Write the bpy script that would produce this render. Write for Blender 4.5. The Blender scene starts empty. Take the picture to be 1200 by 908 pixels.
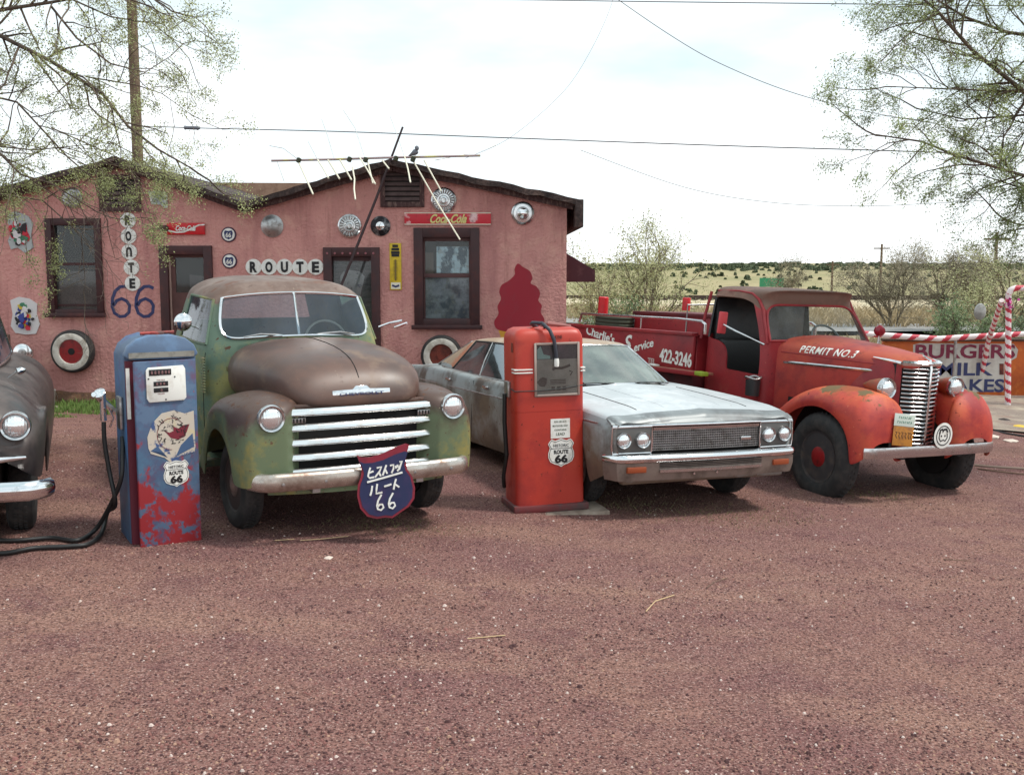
import bpy, bmesh, math, random
from mathutils import Vector, Matrix, noise
from mathutils.bvhtree import BVHTree
random.seed(66)
PI = math.pi
sc = bpy.context.scene
C = sc.collection
def S(r, g, b):
    f = lambda c: (c/255/12.92) if c/255 <= .04045 else ((c/255+.055)/1.055)**2.4
    return (f(r), f(g), f(b), 1)
def lerp(a, b, t): return a+(b-a)*t
def sst(a, b, x):
    t = max(0, min(1, (x-a)/(b-a))); return t*t*(3-2*t)
# ------------------------------------------------------------------ materials
MATS = {}
def M(name, base, rough=.6, metal=0, layers=(), bump=None, spec=.5, coat=0, normal_rough=None):
    """layers: (colour, scale, lo, hi, up_bias, rough or None [, stretch]) masked noise patches of another paint / rust / grime"""
    if name in MATS: return MATS[name]
    m = bpy.data.materials.new(name); m.use_nodes = True
    t = m.node_tree; n = t.nodes; L = t.links.new
    b = n['Principled BSDF']; tc = n.new('ShaderNodeTexCoord')
    b.inputs['Roughness'].default_value = rough; b.inputs['Metallic'].default_value = metal
    b.inputs['Specular IOR Level'].default_value = spec; b.inputs['Coat Weight'].default_value = coat
    col = None; rg = None
    b.inputs['Base Color'].default_value = base
    for i, ly in enumerate(layers):
        c, scale, lo, hi, up, r2 = ly[:6]
        st = ly[6] if len(ly) > 6 else (1, 1, 1)
        zb_ = ly[7] if len(ly) > 7 else None
        mp = n.new('ShaderNodeMapping'); L(tc.outputs['Object'], mp.inputs[0]); mp.inputs['Scale'].default_value = st
        mp.inputs['Location'].default_value = (i*3.7, i*1.9, i*5.3)
        no = n.new('ShaderNodeTexNoise'); no.inputs['Scale'].default_value = scale; no.inputs['Detail'].default_value = 7
        no.inputs['Roughness'].default_value = .65; L(mp.outputs[0], no.inputs['Vector'])
        v = no.outputs['Fac']
        if up:
            sx = n.new('ShaderNodeSeparateXYZ'); L(tc.outputs['Normal'], sx.inputs[0])
            ma = n.new('ShaderNodeMath'); ma.operation = 'MULTIPLY_ADD'; L(sx.outputs['Z'], ma.inputs[0]); ma.inputs[1].default_value = up; L(v, ma.inputs[2]); v = ma.outputs[0]
        if zb_:
            sz = n.new('ShaderNodeSeparateXYZ'); L(tc.outputs['Object'], sz.inputs[0]); mz = n.new('ShaderNodeMath'); mz.operation = 'MULTIPLY_ADD'; L(sz.outputs['Z'], mz.inputs[0]); mz.inputs[1].default_value = zb_[0]
            mz.inputs[2].default_value = -zb_[0]*zb_[1]; m3 = n.new('ShaderNodeMath'); m3.operation = 'ADD'; L(mz.outputs[0], m3.inputs[0]); L(v, m3.inputs[1]); v = m3.outputs[0]
        mr = n.new('ShaderNodeMapRange'); L(v, mr.inputs[0]); mr.inputs[1].default_value = lo; mr.inputs[2].default_value = hi
        mx = n.new('ShaderNodeMix'); mx.data_type = 'RGBA'; L(mr.outputs[0], mx.inputs[0])
        if col: L(col, mx.inputs[6])
        else: mx.inputs[6].default_value = base
        mx.inputs[7].default_value = c; col = mx.outputs[2]
        if r2 is not None:
            mf = n.new('ShaderNodeMix'); L(mr.outputs[0], mf.inputs[0])
            if rg: L(rg, mf.inputs[2])
            else: mf.inputs[2].default_value = rough
            mf.inputs[3].default_value = r2; rg = mf.outputs[0]
    if col: L(col, b.inputs['Base Color'])
    if rg: L(rg, b.inputs['Roughness'])
    if bump:
        no = n.new('ShaderNodeTexNoise'); no.inputs['Scale'].default_value = bump[0]; no.inputs['Detail'].default_value = 6
        L(tc.outputs['Object'], no.inputs['Vector'])
        bp = n.new('ShaderNodeBump'); bp.inputs['Strength'].default_value = bump[1]; bp.inputs['Distance'].default_value = bump[2] if len(bump) > 2 else .01
        L(no.outputs['Fac'], bp.inputs['Height']); L(bp.outputs[0], b.inputs['Normal'])
    MATS[name] = m
    return m
def glass(name, tint, film, film_col, ior=1.5, sc_=4.):  # diffuse film: surface dirt, and on car_glass a painted reflection too
    m = bpy.data.materials.new(name); m.use_nodes = True
    t = m.node_tree; n = t.nodes; L = t.links.new; n.remove(n['Principled BSDF'])
    tr = n.new('ShaderNodeBsdfTransparent'); tr.inputs[0].default_value = tint
    gl = n.new('ShaderNodeBsdfGlossy'); gl.inputs['Roughness'].default_value = .04; gl.inputs[0].default_value = (.95, .97, 1, 1)
    df = n.new('ShaderNodeBsdfDiffuse'); df.inputs[0].default_value = film_col
    fr = n.new('ShaderNodeFresnel'); fr.inputs[0].default_value = ior
    m1 = n.new('ShaderNodeMixShader'); L(fr.outputs[0], m1.inputs[0]); L(tr.outputs[0], m1.inputs[1]); L(gl.outputs[0], m1.inputs[2])
    tc = n.new('ShaderNodeTexCoord'); no = n.new('ShaderNodeTexNoise'); no.inputs['Scale'].default_value = sc_; no.inputs['Detail'].default_value = 8; L(tc.outputs['Object'], no.inputs['Vector'])
    mr = n.new('ShaderNodeMapRange'); L(no.outputs['Fac'], mr.inputs[0]); mr.inputs[1].default_value = .35; mr.inputs[2].default_value = .7; mr.inputs[3].default_value = film*.3; mr.inputs[4].default_value = film
    m2 = n.new('ShaderNodeMixShader'); L(mr.outputs[0], m2.inputs[0]); L(m1.outputs[0], m2.inputs[1]); L(df.outputs[0], m2.inputs[2])
    L(m2.outputs[0], n['Material Output'].inputs[0])
    MATS[name] = m
    return m
# ------------------------------------------------------------------ mesh builder
class MB:
    def __init__(s): s.v = []; s.f = []; s.m = []
    def add(s, vs, fs, mi=0):
        o = len(s.v); s.v += [tuple(p) for p in vs]; s.f += [tuple(i+o for i in f) for f in fs]; s.m += [mi]*len(fs); return s
    def box(s, x0, x1, y0, y1, z0, z1, mi=0):
        return s.add([(x, y, z) for z in (z0, z1) for y in (y0, y1) for x in (x0, x1)], [(0, 2, 3, 1), (4, 5, 7, 6), (0, 1, 5, 4), (2, 6, 7, 3), (0, 4, 6, 2), (1, 3, 7, 5)], mi)
    def hull8(s, lo, hi, mi=0):
        """lo, hi: 4 points each, same winding"""
        return s.loft([lo, hi], mi=mi)
    def loft(s, rings, closed=True, cap=True, mi=0):
        n = len(rings[0]); vs = [p for r in rings for p in r]; fs = []
        for i in range(len(rings)-1):
            for j in range(n if closed else n-1):
                k = (j+1) % n; fs.append((i*n+j, i*n+k, (i+1)*n+k, (i+1)*n+j))
        if cap and closed: fs += [tuple(range(n))[::-1], tuple((len(rings)-1)*n+j for j in range(n))]
        return s.add(vs, fs, mi)
    def tube(s, pts, r, n=8, mi=0, cap=True):
        pts = [Vector(p) for p in pts]; rings = []; up = None
        for i, p in enumerate(pts):
            d = (pts[min(i+1, len(pts)-1)]-pts[max(i-1, 0)])
            if d.length < 1e-9: d = Vector((0, 0, 1))
            d.normalize()
            if up is None: up = d.orthogonal().normalized()
            up = (up-d*up.dot(d))
            up = up.normalized() if up.length > 1e-6 else d.orthogonal().normalized()
            w = d.cross(up); rr = r[i] if isinstance(r, (list, tuple)) else r
            rings.append([p+(up*math.cos(2*PI*k/n)+w*math.sin(2*PI*k/n))*rr for k in range(n)])
        return s.loft(rings, mi=mi, cap=cap)
    def lathe(s, prof, o=(0, 0, 0), ax=(0, 1, 0), n=24, mi=0, cap=True):
        """prof: (distance along axis, radius)"""
        a = Vector(ax).normalized(); u = a.orthogonal().normalized(); w = a.cross(u); o = Vector(o)
        return s.loft([[o+a*h+(u*math.cos(2*PI*k/n)+w*math.sin(2*PI*k/n))*max(r, 1e-4) for k in range(n)] for h, r in prof], mi=mi, cap=cap)
    def prism(s, poly, y0, y1, mi=0):
        return s.loft([[(x, y0, z) for x, z in poly], [(x, y1, z) for x, z in poly]], mi=mi)
    def stroke(s, pts, w, y0, y1, mi=0):
        P = [Vector((a, b)) for a, b in pts]; l = []; r = []
        for i, p in enumerate(P):
            d = P[min(i+1, len(P)-1)]-P[max(i-1, 0)]; d.normalize(); nn = Vector((-d.y, d.x))*w/2
            l.append(p+nn); r.append(p-nn)
        rings = [[(a.x, y0, a.y), (b.x, y0, b.y), (b.x, y1, b.y), (a.x, y1, a.y)] for a, b in zip(l, r)]
        return s.loft(rings, mi=mi)
    def merge(s, o, M4=None, mi=None):
        vs = [(M4 @ Vector(v)) for v in o.v] if M4 is not None else o.v
        b = len(s.v); s.v += [tuple(v) for v in vs]; s.f += [tuple(i+b for i in f) for f in o.f]; s.m += (o.m if mi is None else [mi]*len(o.f)); return s
    def xf(s, M4): s.v = [tuple(M4 @ Vector(v)) for v in s.v]; return s
    def mirror(s):
        o = MB(); o.v = [(-x, y, z) for x, y, z in s.v]; o.f = [f[::-1] for f in s.f]; o.m = list(s.m); return o
    def mesh(s, name):
        me = bpy.data.meshes.new(name); me.from_pydata(s.v, [], s.f)
        for p, mi in zip(me.polygons, s.m): p.material_index = mi
        return me
    def obj(s, name, mat, parent=None, bevel=0, sub=0, solid=0, smooth=True, ang=38, seg=2, fixn=True):
        me = s.mesh(name)
        if fixn:
            bm = bmesh.new(); bm.from_mesh(me); bmesh.ops.remove_doubles(bm, verts=bm.verts, dist=1e-5)
            bmesh.ops.recalc_face_normals(bm, faces=bm.faces); bm.to_mesh(me); bm.free()
        mats = mat if isinstance(mat, (list, tuple)) else [mat]
        for m in mats: me.materials.append(MATS[m] if isinstance(m, str) else m)
        o = bpy.data.objects.new(name, me)
        return finish(o, parent, bevel, sub, solid, smooth, ang, seg)
def finish(o, parent=None, bevel=0, sub=0, solid=0, smooth=True, ang=38, seg=2):
    C.objects.link(o); me = o.data
    if bevel or sub or solid:
        if bevel:
            b = o.modifiers.new('b', 'BEVEL'); b.width = bevel; b.segments = seg; b.limit_method = 'ANGLE'; b.angle_limit = math.radians(30)
        if sub:
            b = o.modifiers.new('s', 'SUBSURF'); b.levels = sub; b.render_levels = sub
        if solid:
            b = o.modifiers.new('t', 'SOLIDIFY'); b.thickness = solid; b.offset = -1
        me2 = bpy.data.meshes.new_from_object(o.evaluated_get(bpy.context.evaluated_depsgraph_get()))
        o.modifiers.clear(); o.data = me2; bpy.data.meshes.remove(me); me = me2; me.name = o.name
    if smooth:
        me.polygons.foreach_set('use_smooth', [True]*len(me.polygons))
        bm = bmesh.new(); bm.from_mesh(me); a = math.radians(ang)
        for e in bm.edges:
            if len(e.link_faces) == 2 and e.link_faces[0].normal.angle(e.link_faces[1].normal, 0) > a: e.smooth = False
        bm.to_mesh(me); bm.free()
    if parent: o.parent = parent
    return o
def bake_cage(verts, faces, tags, glassy, names, mats, parent, sub=3, solid=.02, corner=.55):
    """faces of the 'glassy' tags become smooth panes of their own, the rest is subdivided as one sheet and then split by tag"""
    out = {}; cv = {}
    for g in glassy:
        cnt = {}
        for f, t in zip(faces, tags):
            if t == g:
                for v in f: cnt[v] = cnt.get(v, 0)+1
        for v, c_ in cnt.items():
            if c_ == 1: cv[tuple(round(q, 5) for q in verts[v])] = 1
    def crease(bm):
        ly = bm.verts.layers.float.get('crease_vert') or bm.verts.layers.float.new('crease_vert')
        for v in bm.verts:
            if tuple(round(q, 5) for q in v.co) in cv: v[ly] = corner
    for g in glassy:
        fs = [f for f, t in zip(faces, tags) if t == g]
        if not fs: continue
        mb = MB(); mb.add(verts, fs); me = mb.mesh(g); bm = bmesh.new(); bm.from_mesh(me)
        bmesh.ops.delete(bm, geom=[v for v in bm.verts if not v.link_faces], context='VERTS'); crease(bm); bm.to_mesh(me); bm.free()
        if mats.get(g) is None: bpy.data.meshes.remove(me); continue
        me.materials.append(MATS[mats[g]])
        out[g] = finish(bpy.data.objects.new(names[g], me), parent, sub=sub, solid=0)
    rest = [(f, t) for f, t in zip(faces, tags) if t not in glassy and t != 'none']
    tl = sorted(set(t for f, t in rest))
    me = bpy.data.meshes.new('c'); me.from_pydata(verts, [], [f for f, t in rest])
    for p, (f, t) in zip(me.polygons, rest): p.material_index = tl.index(t)
    for t in tl: me.materials.append(MATS[mats[t]])
    bm = bmesh.new(); bm.from_mesh(me); bmesh.ops.delete(bm, geom=[v for v in bm.verts if not v.link_faces], context='VERTS'); crease(bm); bm.to_mesh(me); bm.free()
    o = finish(bpy.data.objects.new('c', me), None, sub=sub)
    for i, t in enumerate(tl):
        m2 = o.data.copy(); bm = bmesh.new(); bm.from_mesh(m2)
        bmesh.ops.delete(bm, geom=[f for f in bm.faces if f.material_index != i], context='FACES')
        for f in bm.faces: f.material_index = 0
        bm.to_mesh(m2); bm.free(); m2.materials.clear(); m2.materials.append(MATS[mats[t]])
        p = finish(bpy.data.objects.new(names[t], m2), parent, solid=solid); p.data.name = names[t]; out[t] = p
    bpy.data.objects.remove(o)
    return out
def boundary_loops(o):
    bm = bmesh.new(); bm.from_mesh(o.data); es = set(e for e in bm.edges if len(e.link_faces) == 1); loops = []
    while es:
        e = es.pop(); l = [e.verts[0].co.copy(), e.verts[1].co.copy()]; v = e.verts[1]
        while True:
            nx = [k for k in v.link_edges if k in es]
            if not nx: break
            es.remove(nx[0]); v = nx[0].other_vert(v); l.append(v.co.copy())
        loops.append(l)
    bm.free(); return loops
def trim(o, r, mat, parent, name='trim', n=6, which=None):
    mb = MB()
    for k, l in enumerate(boundary_loops(o)):
        if which is None or k in which: mb.tube(l, r, n)
    return mb.obj(name, mat, parent)
def text_mb(s, w, h, depth=.004, bold=0., shear=0., space=1.):
    """lettering centred on the origin in the XZ plane, read from -Y"""
    cu = bpy.data.curves.new('t', 'FONT'); cu.body = s; cu.extrude = .5; cu.offset = bold; cu.shear = shear; cu.align_x = 'LEFT'; cu.resolution_u = 3; cu.space_character = space
    o = bpy.data.objects.new('t', cu); C.objects.link(o)
    me = bpy.data.meshes.new_from_object(o.evaluated_get(bpy.context.evaluated_depsgraph_get()))
    bpy.data.objects.remove(o); bpy.data.curves.remove(cu)
    xs = [v.co.x for v in me.vertices]; ys = [v.co.y for v in me.vertices]; x0, x1, y0, y1 = min(xs), max(xs), min(ys), max(ys)
    mb = MB(); mb.add([((v.co.x-(x0+x1)/2)/(x1-x0)*w, -v.co.z*depth, (v.co.y-(y0+y1)/2)/(y1-y0)*h) for v in me.vertices], [tuple(p.vertices) for p in me.polygons])
    bpy.data.meshes.remove(me); return mb
def bvh(objs):
    vs = []; fs = []
    for o in objs:
        b = len(vs); vs += [v.co.copy() for v in o.data.vertices]; fs += [tuple(i+b for i in p.vertices) for p in o.data.polygons]
    return BVHTree.FromPolygons(vs, fs)
def drape(mb, tree, d, off):
    """push every vertex along direction d onto the surface; keeps thickness"""
    d = Vector(d).normalized(); out = []; me = mb.mesh('d'); bm = bmesh.new(); bm.from_mesh(me); bmesh.ops.remove_doubles(bm, verts=bm.verts, dist=1e-6); bmesh.ops.triangulate(bm, faces=bm.faces)
    for _ in range(4):
        es = [e for e in bm.edges if e.calc_length() > .018]
        if es: bmesh.ops.subdivide_edges(bm, edges=es, cuts=1); bmesh.ops.triangulate(bm, faces=bm.faces)
    mb.v = [tuple(v.co) for v in bm.verts]; bm.verts.index_update(); mb.f = [tuple(v.index for v in f.verts) for f in bm.faces]; mb.m = [0]*len(mb.f); bm.free(); bpy.data.meshes.remove(me)
    for v in mb.v:
        v = Vector(v); dep = v.dot(d); base = v-d*dep
        h = tree.ray_cast(base-d*5, d)
        hz = h[0].dot(d) if h[0] else 0.
        out.append(tuple(base+d*(hz+dep-off)))
    mb.v = out; return mb
def shorten(root, y0, k):
    for o in [c for c in root.children_recursive if c.type == 'MESH']:
        for v in o.data.vertices:
            if v.co.y < y0: v.co.y = y0+(v.co.y-y0)*k
def SE(y, x0, x1, z0, z1, p=2.6, n=20):
    """superellipse ring across the vehicle at station y"""
    cx, cz, a, b = (x0+x1)/2, (z0+z1)/2, (x1-x0)/2, (z1-z0)/2; r = []
    for k in range(n):
        t = 2*PI*(k+.5)/n; c, s = math.cos(t), math.sin(t)
        r.append((cx+a*math.copysign(abs(c)**(2/p), c), y, cz+b*math.copysign(abs(s)**(2/p), s)))
    return r
# ------------------------------------------------------------------ objects
def thing(name, label, cat, loc=(0, 0, 0), rz=0, group=None, mat=None):
    o = bpy.data.objects.new(name, None); C.objects.link(o); o.empty_display_size = .1
    if mat is not None: o.matrix_world = mat
    else: o.location = loc; o.rotation_euler = (0, 0, rz)
    return tag(o, label, cat, group)
def tag(o, label=None, cat=None, group=None, kind=None):
    if label: o['label'] = label
    if cat: o['category'] = cat
    if group: o['group'] = group
    if kind: o['kind'] = kind
    return o
def dup(root, loc=None, rz=None, label=None, mat=None):
    r = root.copy(); C.objects.link(r)
    if loc is not None: r.location = loc
    if rz is not None: r.rotation_euler = (0, 0, rz)
    if mat is not None: r.matrix_world = mat
    if label: r['label'] = label
    for ch in list(root.children):
        c = ch.copy(); C.objects.link(c); c.parent = r
        for g in ch.children:
            d = g.copy(); C.objects.link(d); d.parent = c
    return r
# ------------------------------------------------------------------ camera and light
FPX, CH, PT, TILT = 1257., 2.154, 1.15695712e-01, 4.505e-02
cd = bpy.data.cameras.new('camera'); cam = bpy.data.objects.new('camera', cd); C.objects.link(cam); sc.camera = cam
cam.location = (0, 0, CH); cam.rotation_euler = (PI/2-PT, 0, 0); cd.sensor_width = 36; cd.lens = FPX/1200*36; cd.clip_end = 4000; cd.clip_start = .05
def W(u, v, Y):
    """a measured place: the point at distance Y seen at (u, v) in the survey photo"""
    x = (u-600)/FPX; up = -(v-454)/FPX; c, s = math.cos(PT), math.sin(PT)
    d = Vector((x, c+up*s, -s+up*c)); return Vector((0, 0, CH))+d*(Y/d.y)
GT = Matrix.Translation((0, 0, CH)) @ Matrix.Rotation(TILT, 4, 'Y') @ Matrix.Translation((0, 0, -CH))
def pose(X, Y, th, ro=0, pt=0, dz=0):
    return GT @ Matrix.Translation((X, Y, dz)) @ Matrix.Rotation(th, 4, 'Z') @ Matrix.Rotation(ro, 4, 'Y') @ Matrix.Rotation(pt, 4, 'X')
SUN_EL, SUN_AZ = math.radians(58), math.radians(98)      # azimuth measured from +Y towards +X
w = bpy.data.worlds.new('World'); sc.world = w; w.use_nodes = True
t = w.node_tree; n = t.nodes; L = t.links.new; bg = n['Background']
sky = n.new('ShaderNodeTexSky'); sky.sky_type = 'NISHITA'; sky.sun_disc = False; sky.sun_elevation = SUN_EL; sky.sun_rotation = SUN_AZ; sky.altitude = 1600
L(sky.outputs[0], bg.inputs[0]); bg.inputs[1].default_value = .12
b2 = n.new('ShaderNodeBackground'); b2.inputs[1].default_value = 1.0
tc = n.new('ShaderNodeTexCoord'); mp = n.new('ShaderNodeMapping'); mp.inputs['Scale'].default_value = (1, 1, 3.2); mp.inputs['Location'].default_value = (.3, .2, 0)
no = n.new('ShaderNodeTexNoise'); no.inputs['Scale'].default_value = 1.9; no.inputs['Detail'].default_value = 7; no.inputs['Roughness'].default_value = .55
L(tc.outputs['Generated'], mp.inputs[0]); L(mp.outputs[0], no.inputs['Vector'])
mr = n.new('ShaderNodeMapRange'); L(no.outputs['Fac'], mr.inputs[0]); mr.inputs[1].default_value = .25; mr.inputs[2].default_value = .62; mr.inputs[3].default_value = .8; mr.inputs[4].default_value = 1.
sxyz = n.new('ShaderNodeSeparateXYZ'); L(tc.outputs['Generated'], sxyz.inputs[0]); me_ = n.new('ShaderNodeMapRange'); L(sxyz.outputs['Z'], me_.inputs[0]); me_.inputs[1].default_value = -.02; me_.inputs[2].default_value = .20
no2 = n.new('ShaderNodeTexNoise'); no2.inputs['Scale'].default_value = 3.1; no2.inputs['Detail'].default_value = 5; L(mp.outputs[0], no2.inputs['Vector'])
ma_ = n.new('ShaderNodeMath'); ma_.operation = 'MULTIPLY_ADD'; L(no2.outputs['Fac'], ma_.inputs[0]); ma_.inputs[1].default_value = -2.6; ma_.inputs[2].default_value = 1.78; mm_ = n.new('ShaderNodeMath'); mm_.operation = 'MULTIPLY'; L(ma_.outputs[0], mm_.inputs[0]); L(me_.outputs[0], mm_.inputs[1]); mm_.use_clamp = True
cm = n.new('ShaderNodeMix'); cm.data_type = 'RGBA'; L(mm_.outputs[0], cm.inputs[0]); cm.inputs[6].default_value = (.96, .99, 1.0, 1); cm.inputs[7].default_value = (.44, .60, .65, 1); L(cm.outputs[2], b2.inputs[0])
ms = n.new('ShaderNodeMixShader'); L(mr.outputs[0], ms.inputs[0]); L(bg.outputs[0], ms.inputs[1]); L(b2.outputs[0], ms.inputs[2])
L(ms.outputs[0], n['World Output'].inputs[0])
sd = bpy.data.lights.new('sun', 'SUN'); sd.energy = 2.1; sd.angle = math.radians(10); sd.color = (1, .95, .87)
so = bpy.data.objects.new('sun', sd); C.objects.link(so)
sv = Vector((math.sin(SUN_AZ)*math.cos(SUN_EL), math.cos(SUN_AZ)*math.cos(SUN_EL), math.sin(SUN_EL)))
so.rotation_euler = sv.to_track_quat('Z', 'Y').to_euler()
sc.view_settings.view_transform = 'Standard'; sc.view_settings.look = 'None'; sc.view_settings.gamma = 1; sc.view_settings.exposure = 0.50
sc.cycles.max_bounces = 8; sc.cycles.transparent_max_bounces = 24
# ------------------------------------------------------------------ shared materials
M('chrome', (.62, .63, .64, 1), .16, 1, [((.30, .28, .26, 1), 9, .5, .8, 0, .45), ((.18, .09, .05, 1), 24, .62, .72, 0, .7)])
M('grille_chrome', (.84, .84, .83, 1), .17, 1, [((.5, .46, .42, 1), 9, .5, .75, 0, .4), ((.25, .14, .09, 1), 22, .66, .74, 0, .7)])
M('bright_chrome', (.78, .79, .8, 1), .1, 1, [((.4, .38, .36, 1), 12, .55, .8, 0, .35)])
M('dull_metal', (.45, .45, .45, 1), .38, 1, [((.2, .17, .15, 1), 12, .45, .7, 0, .6)])
M('black_paint', (.02, .02, .022, 1), .45)
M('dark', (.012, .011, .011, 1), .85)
M('rubber', (.022, .022, .023, 1), .75, 0, [((.07, .06, .055, 1), 9, .45, .75, 0, .9)], bump=(60, .3, .004))
M('hose_rubber', (.012, .012, .013, 1), .5)
M('white_wall', S(205, 200, 190), .6, 0, [(S(150, 140, 125), 8, .45, .7, 0, None)])
M('red_wheel', S(140, 18, 22), .45, 0, [(S(80, 20, 18), 10, .5, .7, 0, None)])
M('lens', (.75, .77, .78, 1), .12, .55, spec=.8)
M('white', S(232, 232, 226), .5, 0, [(S(190, 180, 165), 7, .5, .75, 0, None)])
M('ink', S(18, 18, 22), .5)
M('cream', S(225, 220, 200), .6)
M('maroon_trim', S(64, 26, 28), .55, 0, [(S(95, 50, 45), 9, .5, .75, 0, .8), (S(45, 20, 24), 3, .4, .7, 0, None)], bump=(40, .2, .004))
M('sign_red', S(200, 22, 32), .4, 0, [(S(160, 30, 35), 5, .5, .75, 0, None)])
M('navy', S(38, 46, 92), .5, 0, [(S(60, 66, 110), 6, .5, .75, 0, None)])
M('orange_lens', S(205, 80, 25), .25)
M('wood_dark', S(62, 42, 34), .8, 0, [(S(92, 70, 55), 6, .4, .7, 0, None, (8, 1, 1))], bump=(30, .4, .006))
M('old_roof', S(58, 46, 44), .9, 0, [(S(92, 74, 68), 5, .48, .62, 0, None), (S(35, 28, 28), 11, .5, .7, 0, None)], bump=(14, .8, .03))
M('seat_vinyl', (.02, .02, .02, 1), .5)
glass('pane_glass', (.93, .95, .96, 1), .10, S(140, 142, 135), 1.4)
glass('truck_glass', (.62, .70, .74, 1), .20, S(120, 132, 148), 1.7)
glass('car_glass', (.42, .52, .50, 1), .5, S(168, 180, 172), 2.2, 3)  # dirt film thickened and paled to paint in the windshield's reflection
glass('side_glass', (.35, .42, .44, 1), .22, S(130, 146, 150), 4.2, 3)
glass('open_glass', (.9, .92, .92, 1), .16, S(170, 170, 160), 1.3)
# ------------------------------------------------------------------ terrain
def gz(x, y):
    x2 = max(-5.5, min(9.5, x))
    p = -math.tan(TILT)*x2
    if x < .8: p *= 1-sst(10.5, 15.5, y)*sst(.8, -1.5, x)
    far = -7.6*sst(30, 300, y)**.8 if y > 30 else 0
    p *= 1-sst(60, 120, y)
    hill = 0
    if y > 240:
        r = 7.5+2.2*noise.noise(Vector((x*.004+3, y*.002, 0)))+.7*noise.noise(Vector((x*.02, y*.01, 1)))
        hill = r*sst(240, 640, y)
    return p+far+hill
def near(x, y): return .012*noise.noise(Vector((x*1.3, y*1.3, 0)))+.006*noise.noise(Vector((x*5, y*5, 2)))
def ground_sheet(xs, ys, off=0, rough=True):
    mb = MB(); n_ = len(xs)
    mb.add([(x, y, gz(x, y)+off+(near(x, y) if rough else 0)) for y in ys for x in xs], [(j*n_+i, j*n_+i+1, (j+1)*n_+i+1, (j+1)*n_+i) for j in range(len(ys)-1) for i in range(n_-1)])
    return mb
xs = [-1200, -500, -200, -80, -40, -20]+[-12+.2*i for i in range(131)]+[16, 20, 28, 40, 60, 90, 130, 170, 210, 250, 300, 360, 430, 520, 700, 1200]
ys = [-60, -20, -8, -3]+[.2*i for i in range(126)]+[27, 30, 34, 38, 42, 46, 52, 60, 70, 85, 100, 120, 150, 180, 210, 240, 260, 280, 300, 320, 340, 360, 390, 420, 450, 480, 520, 560, 600, 640, 700, 900, 1600, 3000]
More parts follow.
